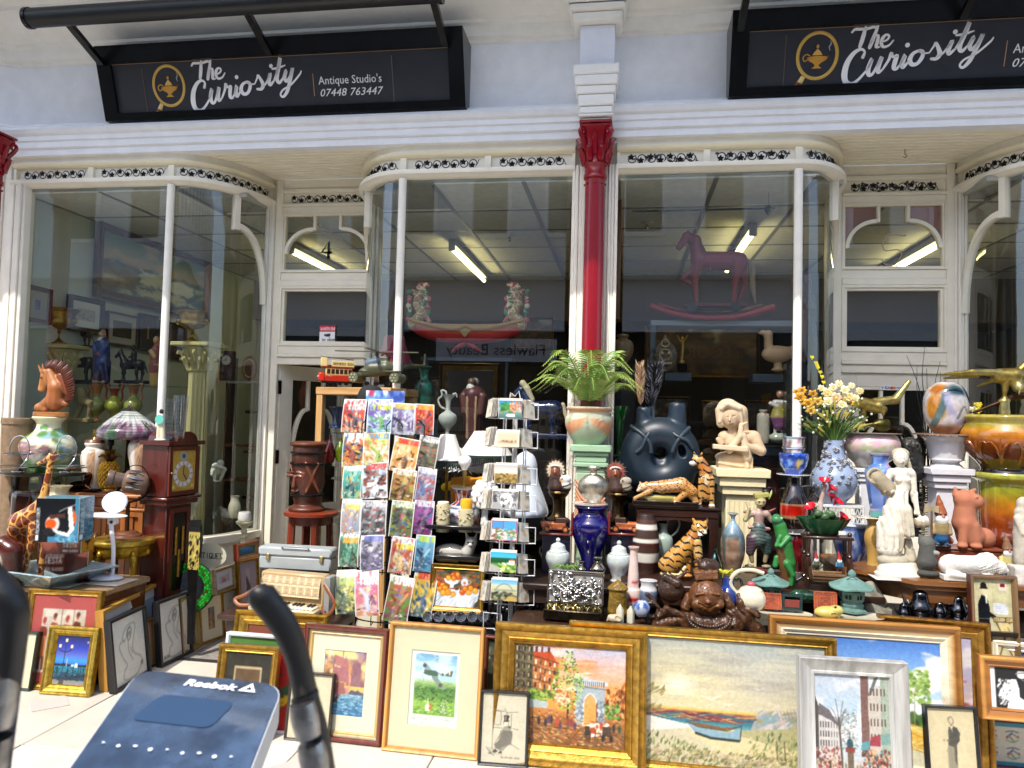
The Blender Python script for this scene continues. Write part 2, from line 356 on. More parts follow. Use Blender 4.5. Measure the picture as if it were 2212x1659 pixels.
def fig(pr,vox=1.6,k=2.0,pad=3,colk=None,flat=None,fn=None):
 """pr: ('c',x1,z1,r1,x2,z2,r2,col,y1,y2) tapered limb; ('e',x,z,rx,rz,col,y,ry,rot) ellipsoid; ('b',x,z,hx,hz,col,y,hy,rot) block; ('t',x,z,R,r,col,y) ring; first letter upper-case = cut away"""
 Q=[]
 for p in pr:
  t=p[0]
  if t in 'cC':
   x1,z1,r1,x2,z2,r2,c=p[1:8];y1,y2=(list(p[8:])+[0,0])[:2]if len(p)>9 else((p[8],p[8])if len(p)>8 else(0,0))
   lo=(min(x1-r1,x2-r2),min(y1-r1,y2-r2),min(z1-r1,z2-r2));hi=(max(x1+r1,x2+r2),max(y1+r1,y2+r2),max(z1+r1,z2+r2))
   Q.append((t,(x1,y1,z1),(x2,y2,z2),r1,r2,c,lo,hi))
  elif t in 'eEbB':
   x,z,rx,rz,c=p[1:6];y=p[6]if len(p)>6 else 0;ry=p[7]if len(p)>7 else min(rx,rz);ro=p[8]if len(p)>8 else 0
   m=max(rx,rz)if ro else None;lo=(x-(m or rx),y-ry,z-(m or rz));hi=(x+(m or rx),y+ry,z+(m or rz));Q.append((t,(x,y,z),(rx,ry,rz),ro,0,c,lo,hi))
  else:
   x,z,R_,r_,c=p[1:6];y=p[6]if len(p)>6 else 0
   Q.append((t,(x,y,z),R_,r_,0,c,(x-R_-r_,y-r_,z-R_-r_),(x+R_+r_,y+r_,z+R_+r_)))
 lo=np.min([q[6]for q in Q if q[0].islower()],0)-pad*vox;hi=np.max([q[7]for q in Q if q[0].islower()],0)+pad*vox
 n=np.ceil((hi-lo)/vox).astype(int)+1
 ax=[lo[i]+np.arange(n[i])*vox for i in range(3)]
 def sdf(q,X,Y,Z):
  t=q[0].lower()
  if t=='c':
   a,b=np.array(q[1]),np.array(q[2]);ba=b-a;L=ba@ba+1e-9
   h=np.clip(((X-a[0])*ba[0]+(Y-a[1])*ba[1]+(Z-a[2])*ba[2])/L,0,1)
   return np.sqrt((X-a[0]-h*ba[0])**2+(Y-a[1]-h*ba[1])**2+(Z-a[2]-h*ba[2])**2)-(q[3]+(q[4]-q[3])*h)
  c,rr=q[1],q[2];dx,dy,dz=X-c[0],Y-c[1],Z-c[2]
  if t=='t':
   return np.sqrt((np.sqrt(dx*dx+dz*dz)-q[2])**2+dy*dy)-q[3]
  if q[3]:
   ca,sa=cos(R(q[3])),sin(R(q[3]));dx,dz=dx*ca+dz*sa,-dx*sa+dz*ca
  if t=='e':
   k0=np.sqrt((dx/rr[0])**2+(dy/rr[1])**2+(dz/rr[2])**2);k1=np.sqrt((dx/rr[0]**2)**2+(dy/rr[1]**2)**2+(dz/rr[2]**2)**2)+1e-9
   return k0*(k0-1)/k1
  rd=min(rr)*.18
  qx,qy,qz=abs(dx)-rr[0]+rd,abs(dy)-rr[1]+rd,abs(dz)-rr[2]+rd
  return np.sqrt(np.maximum(qx,0)**2+np.maximum(qy,0)**2+np.maximum(qz,0)**2)+np.minimum(np.maximum(qx,np.maximum(qy,qz)),0)-rd
 X,Y,Z=np.meshgrid(*ax,indexing='ij',sparse=True)
 D=np.full(n,1e3)
 for q in Q:
  if q[0].islower():
   d=sdf(q,X,Y,Z)
   if k>0:h=np.clip(.5+.5*(D-d)/k,0,1);D=D+(d-D)*h-k*h*(1-h)
   else:D=np.minimum(D,d)
 for q in Q:
  if q[0].isupper():D=np.maximum(D,-sdf(q,X,Y,Z))
 if fn is not None:D=D+fn(X,Y,Z)
 ins=D<0;nx,ny,nz=n-1
 corner=[(i,j,k_)for i in(0,1)for j in(0,1)for k_ in(0,1)]
 cnt=sum(ins[i:i+nx,j:j+ny,k_:k_+nz].astype(int)for i,j,k_ in corner)
 act=(cnt>0)&(cnt<8);I=np.argwhere(act);idx=np.full(act.shape,-1);idx[act]=np.arange(len(I))
 acc=np.zeros((len(I),3));num=np.zeros(len(I));vals={c:D[I[:,0]+c[0],I[:,1]+c[1],I[:,2]+c[2]]for c in corner}
 for a in corner:
  for d in range(3):
   if a[d]==0:
    b=list(a);b[d]=1;b=tuple(b);va,vb=vals[a],vals[b];m_=(va<0)!=(vb<0)
    t=np.where(m_,va/(va-vb+1e-12),0);p=np.array(a,float)[None]+np.eye(3)[d][None]*t[:,None]
    acc+=p*m_[:,None];num+=m_
 V=(I+acc/num[:,None])*vox+lo
 F=[]
 for d in range(3):
  e1,e2=[(1,2),(2,0),(0,1)][d]
  sl=[slice(None)]*3;sl[d]=slice(0,n[d]-1);A=ins[tuple(sl)];sl[d]=slice(1,n[d]);B=ins[tuple(sl)]
  E=np.argwhere(A!=B);ok=(E[:,e1]>0)&(E[:,e2]>0)&(E[:,e1]<n[e1]-1)&(E[:,e2]<n[e2]-1);E=E[ok]
  def g(o1,o2):
   q=E.copy();q[:,e1]-=o1;q[:,e2]-=o2;return idx[q[:,0],q[:,1],q[:,2]]
  quad=np.stack([g(1,1),g(0,1),g(0,0),g(1,0)],1);inn=A[E[:,0],E[:,1],E[:,2]]
  quad[~inn]=quad[~inn][:,::-1];F.append(quad)
 F=np.concatenate(F);F=F[(F>=0).all(1)]
 x,y,z=V[:,0],V[:,1],V[:,2];best=np.full(len(V),1e9);C=np.zeros((len(V),3))
 for q in Q:
  if q[5]is None:continue
  d=sdf(q,x,y,z)
  if q[0].isupper():d=np.abs(d)+.3
  m_=d<best
  c=q[5](x,y,z)if callable(q[5])else np.tile(np.array(hx(q[5])),(len(V),1))
  C[m_]=c[m_];best=np.minimum(best,d)
 if colk:C=colk(C,x,y,z)
 return MB().add(V,F.tolist(),C)
WHT,CRM,CRD='eceef2','f1ead6','ece2c4'
m=MB().Jn(-30,30,-30,12,-.3,-.012,'8a8378');floor=Je('floor',m,'stone')
def slab_mesh(w,h,c):
 me=MB().Jn(-w/2,w/2,-h/2,h/2,-.02,0,c,b=.004).mesh('slab');me.materials.append(mat('paving'));return me
sl=[slab_mesh(.595,.595,c)for c in('c9c1b2','cec7b9','c3bbac')]
for i in range(-8,6):
 for j in range(0,12):
  o=bpy.data.objects.new('floor_slab',random.choice(sl));COL.objects.link(o);o.parent=floor
  o.location=(i*.6+.1,-.72-j*.6,random.uniform(0,.0008))
for(x,y)in((-2.83,-1.2),(-1.35,-1.62),(.7,-1.9)):
 o=Je('inset_tile',MB().Jn(-.08,.08,-.08,.08,0,.004,'bfaea6'),'board',floor);o.location=(x,y,0);o.rotation_euler.z=R(45)
for i in range(-8,6):
 o=Je('granite_slab',MB().Jn(i*.6-.18,i*.6+.412,-.41,.9,-.02,.001,['8d8780','96908a'][i%2],b=.004),'stone',floor)
Je('dark_strip',MB().Jn(-9,9,-.47,-.415,-.02,.002,'2c2b2c',b=.003),'board',floor)
def sweep(path,prof,col=CRM,close=False,mb=None):
 """path: (x,y) points left to right; prof: (outwards, z); outwards is towards the street"""
 P=np.array(path,float);k=len(P);d=np.gradient(P,axis=0)if k>2 else np.tile(P[1]-P[0],(2,1))
 nn=[]
 for i in range(k):
  if 0<i<k-1:
   a=P[i]-P[i-1];b=P[i+1]-P[i];a/=np.hypot(*a);b/=np.hypot(*b)
   na=np.array([a[1],-a[0]]);nb=np.array([b[1],-b[0]]);q=na+nb;q/=(q@q)/2 if(q@q)>.2 else 1;nn.append(q)
  else:
   a=(P[1]-P[0])if i==0 else(P[-1]-P[-2]);a/=np.hypot(*a);nn.append(np.array([a[1],-a[0]]))
 nn=np.array(nn);V=[];m_=len(prof)
 for i in range(k):
  for(o,z)in prof:q=P[i]+nn[i]*o;V.append((q[0],q[1],z))
 F=[];mm=m_ if close else m_-1
 for i in range(k-1):
  for j in range(mm):j2=(j+1)%m_;F.append((i*m_+j,(i+1)*m_+j,(i+1)*m_+j2,i*m_+j2))
 if close:F.append(tuple(range(m_)));F.append(tuple((k-1)*m_+j for j in range(m_-1,-1,-1)))
 mb=mb or MB();mb.add(V,F,col);return mb
def bar(path,o0,o1,z0,z1,col=CRM,mb=None):return sweep(path,[(o0,z0),(o1,z0),(o1,z1),(o0,z1)],col,True,mb)
def qell(x0,y0,x1,y1,n=14,flip=False):
 """quarter ellipse: leaves the front (x0,y0) tangentially, arrives at (x1,y1) heading inwards"""
 out=[]
 for t in np.linspace(0,pi/2,n):out.append((x0+(x1-x0)*sin(t),y0+(y1-y0)*(1-cos(t))))
 return out
shop=bpy.data.objects.new('shopfront',None);COL.objects.link(shop)
tag(shop,'cream painted Victorian shopfront with curved bay windows and scroll friezes under white cornices','shopfront')
def sp(name,mb,kind='paint',parent=None,ang=40,Jo=None):
 o=mk(name,mb.mesh(name,1,ang),kind,parent or shop)
 if Jo:o['label']=Jo
 return o
back=[(-5.3,-.55),(-4.31,0),(4.2,0)]
FIN=dict(z0=3.25)
prof=[(-.02,3.24),(.06,3.24),(.06,3.285),(.08,3.29),(.08,3.33),(.095,3.335),(.095,3.365),(.115,3.375),(.13,3.40),(.11,3.425),(.08,3.43),(.08,3.445),(.04,3.47),(.0,3.475),(-.02,3.475)]
sp('lower_cornice',sweep([(-5.3,-.55),(-4.31,0),(4.2,0)],prof,WHT),'plaster',ang=25)
sp('upper_wall',sweep(back,[(0,3.474),(0,3.95)],WHT),'plaster')
prof=[(0,3.90),(.02,3.905),(.02,3.925),(.045,3.935),(.05,3.95),(.05,4.0),(.075,4.01),(.08,4.03),(.10,4.035),(.26,4.16),(.28,4.16),(.28,4.19),(.33,4.22),(.33,4.30),(.36,4.31),(.36,4.36),(.42,4.42),(.42,4.6),(0,4.6)]
sp('upper_cornice',sweep([(-5.3,-.55),(-4.31,0),(4.2,0)],prof,'efece4'),'plaster',ang=25)
g=bpy.data.objects.new('upper_storey',None);COL.objects.link(g);tag(g,'white upper storey with an added unseen slab that shades the shop signs','building')
mk('wall',MB().Jn(-6,5,.0,.3,4.6,7.4,WHT).mesh('wall'),'plaster',g);mk('added_overhang',MB().Jn(-6,5,-1.62,0,4.62,4.78,WHT,b=.02).mesh('added_overhang'),'plaster',g)  # unseen slab added overhead, sized to keep sun off the upper shopfront
mk('side_wall',MB().Jn(-6.2,-6.0,-.3,5,0,7.4,WHT).mesh('side_wall'),'plaster',g);mk('roof',MB().Jn(-6.2,5,.3,6,7.2,7.4,'777777').mesh('roof'),'stone',g)
XC=-.2
pier=bpy.data.objects.new('iron_column',None);COL.objects.link(pier);tag(pier,'dark red iron column with leafy capital under a white pier between the two shop bays','column');pier.location=(XC,-.1,0)
def cap_block(x,y,par,z=3.61,sc=1.0):
 a=.105*sc
 mb=MB();mb.Jn(x-a,x+a,y-.06,y+.16,z+.02,3.90,'e9edf6');mk('pier',mb.mesh('pier'),'plaster',par)
 mb=MB()
 for i,(w_,z0,z1)in enumerate(((.138,z-.04,z+.02),(.13,z-.10,z-.04),(.118,z-.15,z-.10),(.108,z-.22,z-.15),(.1,z-.265,z-.22),(.105,z-.285,z-.265),(.085,z-.305,z-.285))):
  mb.Jn(x-w_*sc,x+w_*sc,y-.09-(w_-.1),y+.17,z0,z1-.001*i,'f2f0ec',b=.006)
 mk('corbel',mb.mesh('corbel'),'plaster',par)
 mb=MB();mb.Jn(x-.15,x+.15,y-.12,y+.17,3.905,3.96,'efece4',b=.01);mb.Jn(x-.17,x+.17,y-.15,y+.17,3.961,4.0,'efece4',b=.01)
 mb.add([(x-.17,y-.15,4.0),(x+.17,y-.15,4.0),(x+.17,y+.1,4.0),(x-.17,y+.1,4.0),(x-.26,y-.3,4.16),(x+.26,y-.3,4.16),(x+.26,y+.1,4.16),(x-.26,y+.1,4.16)],[(0,1,5,4),(1,2,6,5),(3,0,4,7),(4,5,6,7)],'efece4')
 mb.Jn(x-.27,x+.27,y-.31,y+.1,4.161,4.21,'efece4',b=.01);mb.Jn(x-.31,x+.31,y-.36,y+.1,4.211,4.32,'efece4',b=.01)
 mk('pier_head',mb.mesh('pier_head'),'plaster',par)
cap_block(0,0,pier)
RED='8a0c1c'
mb=MB().Jm([(0,.1),(.12,.1),(.16,.075),(.3,.068),(2.955,.06),(2.965,.072),(2.985,.072),(2.995,.064),(3.03,.064)],28,RED)
for k in range(8):mb.ball((.062*cos(k*pi/4),.062*sin(k*pi/4),2.93),.008,RED,6,4)
mk('shaft',mb.mesh('shaft'),'gloss',pier)
mb=MB().Jm([(3.03,.064),(3.05,.075),(3.07,.07),(3.1,.074),(3.16,.08),(3.24,.098),(3.265,.11),(3.27,.07)],24,RED)
for k in range(8):
 a=k*pi/4+pi/8;ca,sa=cos(a),sin(a)
 mb.Jl([(.075*ca,.075*sa,3.06),(.08*ca,.08*sa,3.1),(.1*ca,.1*sa,3.135),(.112*ca,.112*sa,3.13)],[.018,.022,.016,.006],RED,6,3)
for k in range(4):
 a=k*pi/2+pi/4;ca,sa=cos(a),sin(a)
 P=[(.075*ca,.075*sa,3.12),(.09*ca,.09*sa,3.17),(.118*ca,.118*sa,3.21),(.13*ca,.13*sa,3.24),(.115*ca,.115*sa,3.258),(.1*ca,.1*sa,3.24),(.108*ca,.108*sa,3.22)]
 mb.Jl(P,[.012,.014,.014,.013,.011,.01,.008],RED,6,3)
 mb.Jl([(.07*cos(a+.78),.07*sin(a+.78),3.1),(.09*cos(a+.78),.09*sin(a+.78),3.18),(.115*cos(a+.78),.115*sin(a+.78),3.22)],[.02,.018,.01],RED,6,3)
mb.Jn(-.092,.092,-.092,.092,3.262,3.285,RED,b=.01);mb.Jn(-.1,.1,-.1,.1,3.286,3.304,RED,b=.008)
mk('capital',mb.mesh('capital'),'gloss',pier)
p2=bpy.data.objects.new('iron_column',None);COL.objects.link(p2);tag(p2,'dark red iron column cut off by the left edge beside the cream post','column');p2.location=(W(-16,337,-.3).x,-.3,0)
for ch in list(pier.children):
 if ch.name.startswith(('shaft','capital')):
  c=ch.copy();COL.objects.link(c);c.parent=p2
Z_S,Z_G0,Z_G1,Z_FR,Z_TOP=.0,.62,3.03,3.075,3.24
ZCE=3.24
bayL=[(-4.31,0),(-3.098,0)]+qell(-3.098,0,-2.665,.6)[1:]
bayM=qell(-1.453,0,-1.87,.6)[::-1]+[(-.33,0)]
bayR=[(-.07,0),(1.015,0)]+qell(1.015,0,1.37,.6)[1:]
bayE=qell(2.62,0,2.16,.6)[::-1]+[(4.2,0)]
glass=glassmat('window_glass',(.93,.95,.94),1.5,0,.05)
cglass=glassmat('curved_glass',(.93,.95,.94),1.6,0.01,.05,wav=3.0)
_MO={}
def motif(par,P0,T,zc,s,k):
 q=k%2
 if q not in _MO:
  m=MB();motif_mesh(m,(0,0),(1,0),0,s,q);_MO[q]=m.mesh('scroll_motif');_MO[q].materials.append(mat('matte'))
 o=bpy.data.objects.new('scroll_motif',_MO[q]);COL.objects.link(o);o.parent=par;o.location=(P0[0],P0[1],zc);o.rotation_euler.z=atan2(T[1],T[0])
def motif_mesh(mb,P0,T,zc,s,k):
 """scroll and star flower, cut out of the frieze board: P0 point, T tangent (x,y), outward offset done by caller"""
 def put(pts,w):
  Q=[(P0[0]+T[0]*a,P0[1]+T[1]*a,zc+b)for a,b in pts];mb.Jl(Q,w,'141416',4)
 f=1 if k%2 else-1
 arc=[(s*.42*cos(t),f*s*.42*sin(t))for t in np.linspace(R(-60),R(215),9)];put(arc,[.0012,.0028,.0034,.0032,.0028,.0016])
 put([(s*.42,f*-s*.2),(s*.62,f*s*.38),(s*.8,f*s*.36)],[.0015,.0025,.001])
 c0=(-s*.1,-f*s*.18)
 for q in range(5):
  a=2*pi*q/5+.3;put([(c0[0],c0[1]),(c0[0]+s*.13*cos(a),c0[1]+s*.13*sin(a)),(c0[0]+s*.36*cos(a),c0[1]+s*.36*sin(a))],[.004,.0095,.001])
def along(path,s):
 P=np.array(path);L=np.concatenate([[0],np.cumsum(np.hypot(*np.diff(P,axis=0).T))]);s=min(max(s,0),L[-1]-1e-6);i=np.searchsorted(L,s,'right')-1
 t=(s-L[i])/(L[i+1]-L[i]);T=(P[i+1]-P[i])/(L[i+1]-L[i]);q=P[i]+(P[i+1]-P[i])*t;return q,T,L[-1]
def sub(path,a,b,n=None):
 L=along(path,0)[2];n=n or max(2,int((b-a)/.06)+2);return[tuple(along(path,s)[0])for s in np.linspace(a,min(b,L),n)]
def bay(path,splits,name,dirty=False,curved=None):
 L=along(path,0)[2]
 b=bpy.data.objects.new('bay_window',None);COL.objects.link(b);b.parent=shop;b['label']=name
 def bp(n_,Qb,kind='paint',ang=35):return mk(n_,Qb.mesh(n_,1,ang),kind,b)
 bp('stallriser',bar(path,-.06,0,0,Z_G0-.05,CRM));bp('sill',bar(path,-.08,.035,Z_G0-.049,Z_G0,CRM))
 pr=[(-.05,Z_G1+.0),(.0,Z_G1),(.012,Z_G1+.004),(.02,Z_G1+.012),(.045,Z_G1+.02),(.05,Z_G1+.035),(.045,Z_G1+.048),(.03,Z_G1+.053),(.012,Z_G1+.055),(-.05,Z_G1+.055)]
 bp('head_rail',sweep(path,pr,'f2ecdc',True),ang=50)
 bp('frieze',bar(path,-.05,-.012,Z_G1+.0555,Z_G1+.135,'ece6d6'))
 pr=[(-.05,Z_G1+.1355),(0,Z_G1+.1355),(.02,Z_G1+.142),(.032,Z_G1+.155),(.034,Z_G1+.165),(-.05,Z_G1+.165)]
 bp('frieze_moulding',sweep(path,pr,CRD,True),ang=50)
 bp('fascia',bar(path,-.05,.018,Z_G1+.1655,ZCE,'f0ead9'))
 for i,s_ in enumerate(splits):
  q,T,_=along(path,s_);n_=np.array([T[1],-T[0]])
  Qb=MB();w_=.02
  bp('frieze_block',bar(sub(path,max(0,s_-w_),min(L,s_+w_),3),-.012,.012,Z_G1+.056,Z_G1+.135,CRM))
 sp_=.06;bnd=splits if splits else[0,L];k=0;dm=MB()
 for a,c in zip(bnd[:-1],bnd[1:]):
  n_=int((c-a-.09)/sp_);off=(c-a-n_*sp_)/2
  for j in range(n_):
   s_=a+off+(j+.5)*sp_;q,T,_=along(path,s_);nv=np.array([T[1],-T[0]]);q=q+nv*(-.0115)
   motif(b,q,T,Z_G1+.095,sp_,k);k+=1
   if dirty:
    for _i in range(5):
     u0=random.uniform(-.6,.6)*sp_;w0=random.uniform(-.5,.5)*.05;r0=random.uniform(.004,.012)
     p0=(q[0]+T[0]*u0+nv[0]*.0008,q[1]+T[1]*u0+nv[1]*.0008)
     V=[(p0[0]+T[0]*r0*cos(t)*random.uniform(.6,1.3),p0[1]+T[1]*r0*cos(t),Z_G1+.095+w0+r0*.8*sin(t)*random.uniform(.6,1.3))for t in np.linspace(0,2*pi,9)[:-1]]
     dm.add(V,[tuple(range(8))],'50535a')
 if dirty and dm.n:bp('worn_paint',dm,'matte')
 return b
def Lat(path,x=None,n=400):
 L=along(path,0)[2];best=min((abs(along(path,s)[0][0]-x),s)for s in np.linspace(0,L,n));return best[1]
bL=bay(bayL,[0,.6,1.212,along(bayL,0)[2]],'left curved bay beside door number four')
LM=along(bayM,0)[2];xm=Lat(bayM,-1.453)
bM=bay(bayM,[0.15,xm,(xm+LM)/2,LM],'middle bay left of the red column')
LR=along(bayR,0)[2]
bR=bay(bayR,[0,.545,1.085,LR-.1],'bay right of the red column with worn dark frieze',True)
LE=along(bayE,0)[2];xe=Lat(bayE,2.62)
bE=bay(bayE,[0,xe,LE],'curved bay at the right edge beside door number five',True)
def pane(path,a,b_,par,m_=glass,z0=Z_G0,z1=Z_G1,n=None):
 p=sub(path,a,b_,n);Qb=sweep(p,[(-.022,z0),(-.022,z1)],'ffffff');me=Qb.mesh('glass_pane');o=mk('glass_pane',me,m_,par)
 sol=o.modifiers.new('thickness','SOLIDIFY');sol.thickness=.005;return o
def pane1(path,a,b_,par,m_=glass,z0=Z_G0,z1=Z_G1,n=None):
 p=sub(path,a,b_,n);V=[];
 Qb=sweep(p,[(-.022,z0),(-.022,z1),(-.026,z1),(-.026,z0)],'ffffff',True);return mk('glass_pane',Qb.mesh('glass_pane'),m_,par)
pane1(bayL,.05,1.212,bL,n=2);pane1(bayL,1.212,along(bayL,0)[2]-.03,bL,cglass,n=14)
pane1(bayM,.03,xm,bM,cglass,n=14);pane1(bayM,xm,LM-.05,bM,n=2)
pane1(bayR,.05,1.085,bR,n=2);pane1(bayR,1.085,LR-.03,bR,cglass,n=14)
pane1(bayE,.03,xe,bE,cglass,n=14);pane1(bayE,xe,LE,bE,n=2)
def post(x,y,par,r=.026,z0=Z_G0,z1=Z_G1,name='mullion',flat=False):
 Qb=MB()
 if flat:Qb.Jn(x-r,x+r,y-.03,y+.04,z0,z1,CRM,b=.008)
 else:Qb.Jm([(z0,r),(z1,r)],14,'f3efe4',x,y+.0)
 return mk(name,Qb.mesh(name),'paint',par)
post(-3.098,.0,bL);post(-1.453,0,bM);post(1.015,0,bR);post(2.62,0,bE)
def jamb(x0,x1,par,y0=-.03,y1=.06,z0=0,z1=Z_G1+.05,n=3):
 Qb=MB();w_=(x1-x0)/n
 for i in range(n):
  d=[0,.012,.004,.014][i%4];Qb.Jn(x0+i*w_,x0+(i+1)*w_-.001,y0-d,y1,z0,z1,'f0ebdd',b=.004)
 return mk('jamb',Qb.mesh('jamb'),'paint',par)
jamb(-.345,-.26,bM,n=4);jamb(-.14,-.06,bR,n=4);jamb(-4.33,-4.19,bL,n=5);jamb(-4.6,-4.34,bL,y0=0,n=5,z1=3.24);jamb(-6.2,-4.605,bL,y0=.02,n=4,z1=3.24)
mk('backing',MB().Jn(-.262,-.138,.0,.05,0,Z_TOP,CRM).mesh('backing'),'paint',bM)
mk('backing',MB().Jn(-.34,-.06,.051,.09,3.0,3.25,CRM).mesh('backing'),'paint',bM)
for x in(-2.65,-1.84,1.37,2.15):sp('corner_post',MB().Jn(x-.05,x+.05,.605,.66,3.03,3.25,CRM))
jamb(-2.70,-2.62,bL,y0=.57,y1=.66,n=4);jamb(2.12,2.2,bE,y0=.57,y1=.66,n=4);jamb(1.33,1.375,bR,y0=.57,y1=.66,n=3);jamb(-1.88,-1.80,bM,y0=.57,y1=.66,n=3)
def archbar(path,s_drop,s_end,zd,zb,par,o0=-.04,o1=.006,w_=.03):
 n=16;Qb=MB();V=[];F=[]
 cl=[]
 for t in np.linspace(0,pi/2,n):cl.append((s_drop+(s_end-s_drop)*sin(t),zb+(zd-zb)*cos(t),sin(t)))
 for(s_,z_,q)in cl:
  P,T,_=along(path,s_);nv=np.array([T[1],-T[0]]);dz=w_*(1-q)+.012;ds=w_*q*.7*(1 if s_end>s_drop else-1)
  P2,T2,_=along(path,s_-ds)
  for(PP,zz)in((P,z_),(P2,z_-dz)):
   for o_ in(o0,o1):V.append((PP[0]+nv[0]*o_,PP[1]+nv[1]*o_,zz))
 for i in range(n-1):
  a=i*4;b_=a+4;F+=[(a+1,b_+1,b_+3,a+3),(a,a+2,b_+2,b_),(a,b_,b_+1,a+1),(a+2,a+3,b_+3,b_+2)]
 F+=[(0,1,3,2),(n*4-4,n*4-2,n*4-1,n*4-3)]
 Qb.add(V,F,'f1ead8')
 a,c=sorted((s_drop-.02,s_drop+.02));bar(sub(path,a,c,3),o0,o1+.004,zd-.05,Z_G1-.001,'f1ead8',Qb)
 me=Qb.mesh('arch_bar');return mk('arch_bar',me,'paint',par)
LL=along(bayL,0)[2]
archbar(bayL,LL-.36,LL-.03,2.83,2.3,bL);archbar(bayM,.36,.03,2.83,2.3,bM);archbar(bayR,LR-.36,LR-.03,2.83,2.3,bR);archbar(bayE,.38,.03,2.83,2.25,bE)
def frame_rect(Qb,x0,x1,z0,z1,w_,y0,y1,col=CRM,step=True):
 for(a,b_,c,d)in((x0,x0+w_,z0,z1),(x1-w_,x1,z0,z1),(x0+w_,x1-w_,z0,z0+w_),(x0+w_,x1-w_,z1-w_,z1)):
  Qb.Jn(a,b_,y0,y1,c,d,col)
 if step:
  e=w_*.45
  for(a,b_,c,d)in((x0,x0+e,z0,z1),(x1-e,x1,z0,z1),(x0+e,x1-e,z0,z0+e),(x0+e,x1-e,z1-e,z1)):
   Qb.Jn(a,b_,y0-.012,y0-.0005,c,d,col)
 return Qb
def arch_light(x0,x1,z0,z1,y,par,tint=None,name='transom_light'):
 """rectangular light with a keyhole arch: two short drop bars and quarter arcs"""
 cx=(x0+x1)/2;dx=(x1-x0)*.135;zd=z1-(z1-z0)*.22;w_=.022;Qb=MB()
 for s_ in(-1,1):
  Qb.Jn(cx+s_*dx-(w_ if s_<0 else 0),cx+s_*dx+(w_ if s_>0 else 0),y-.018,y+.02,zd-.02,z1,CRM,b=.004)
  pts=[];ex=cx+s_*(x1-x0)/2;zb=z0+(z1-z0)*.30
  P=[(cx+s_*(dx+w_)+(ex-cx-s_*(dx+w_))*sin(t),zb+(zd-.0-zb)*cos(t))for t in np.linspace(0,pi/2,12)]
  for i in range(11):
   (a,b_),(c,d)=P[i],P[i+1];t0=i/11*pi/2;t1=(i+1)/11*pi/2
   q=lambda X_,Z_,t:(X_-s_*w_*1.1*sin(t),Z_-w_*1.1*cos(t))
   A,B,C_,D_=(a,b_),(c,d),q(c,d,t1),q(a,b_,t0)
   pp=[A,B,C_,D_]
   Qb.Jk(pp,y-.018,y+.02,CRM)
 o=mk('keyhole_arch',Qb.mesh('keyhole_arch',1,30),'paint',par)
 if tint:
  for s_ in(-1,1):
   ex=cx+s_*(x1-x0)/2;zb=z0+(z1-z0)*.30;P=[(cx+s_*(dx+w_)+(ex-cx-s_*(dx+w_))*sin(t),zb+(zd-zb)*cos(t))for t in np.linspace(0,pi/2,12)]
   mk('tinted_pane',MB().Jk([(cx+s_*dx,z1)]+P+[(ex,z1)],y+.012,y+.016,tint).mesh('tinted_pane'),'gloss',par)
def doorway(x0,x1,par_label,tint=None,seed=1):
 d=bpy.data.objects.new('doorway',None);COL.objects.link(d);d.parent=shop;d['label']=par_label;y=.6
 Qb=MB();w_=.055
 Qb.Jn(x0,x0+w_,y-.02,y+.06,0,ZCE,CRM,b=.004);Qb.Jn(x1-w_,x1,y-.02,y+.06,0,ZCE,CRM,b=.004)
 for(z0,z1,dd)in((1.845,1.90,.02),(1.90,1.925,.035),(1.925,1.985,.018),(2.43,2.475,.028),(2.475,2.535,.014),(2.985,3.03,.02),(3.03,3.052,.035),(3.135,3.165,.03),(3.165,ZCE,.012)):
  Qb.Jn(x0+w_,x1-w_,y-dd,y+.05,z0,z1-.0005,CRM,b=.003)
 Qb.Jn(x0+w_,x1-w_,y-.004,y+.05,3.052,3.1345,'eae2cc')
 frame_rect(Qb,x0+w_,x1-w_,1.985,2.43,.035,y-.012,y+.03);frame_rect(Qb,x0+w_,x1-w_,2.535,2.985,.022,y-.012,y+.03)
 mk('door_frame',Qb.mesh('door_frame'),'paint',d)
 for(z0,z1)in((2.02,2.395),(2.557,2.963)):mk('glass_pane',MB().Jn(x0+w_,x1-w_,y+.01,y+.014,z0,z1,'ffffff').mesh('glass_pane'),glass,d)
 arch_light(x0+w_+.022,x1-w_-.022,2.557,2.963,y,d,tint)
 sp_=.06;n_=int((x1-x0-.2)/sp_);k=0;dm=MB()
 for j in range(n_):
  motif(d,((x0+x1)/2+(j-(n_-1)/2)*sp_,y-.0045),(1,0),3.093,sp_,j)
  if tint:
   for _i in range(6):
    cx_=(x0+x1)/2+(j-(n_-1)/2)*sp_+random.uniform(-.03,.03);cz=3.093+random.uniform(-.03,.03);r0=random.uniform(.005,.012)
    dm.add([(cx_+r0*cos(t)*random.uniform(.6,1.3),y-.0052,cz+r0*sin(t)*random.uniform(.6,1.3))for t in np.linspace(0,2*pi,9)[:-1]],[tuple(range(8))],'55524c')
 if dm.n:mk('worn_paint',dm.mesh('worn_paint'),'matte',d)
 return d
d4=doorway(-2.62,-1.80,'recessed doorway numbered four',None);d5=doorway(1.37,2.13,'recessed doorway numbered five','9a6a58')
for(x0,x1)in((-3.1,-1.4),(1.0,2.65)):
 for i in range(12):
  y0=-.03+i*.053
  sp('soffit_board',MB().Jn(x0,x1,y0,y0+.043,ZCE+.001,ZCE+.016,'f8f1da',b=.004),'paint')
 sp('soffit_backing',MB().Jn(x0,x1,-.03,.62,ZCE+.018,ZCE+.03,'4c4434'),'paint')
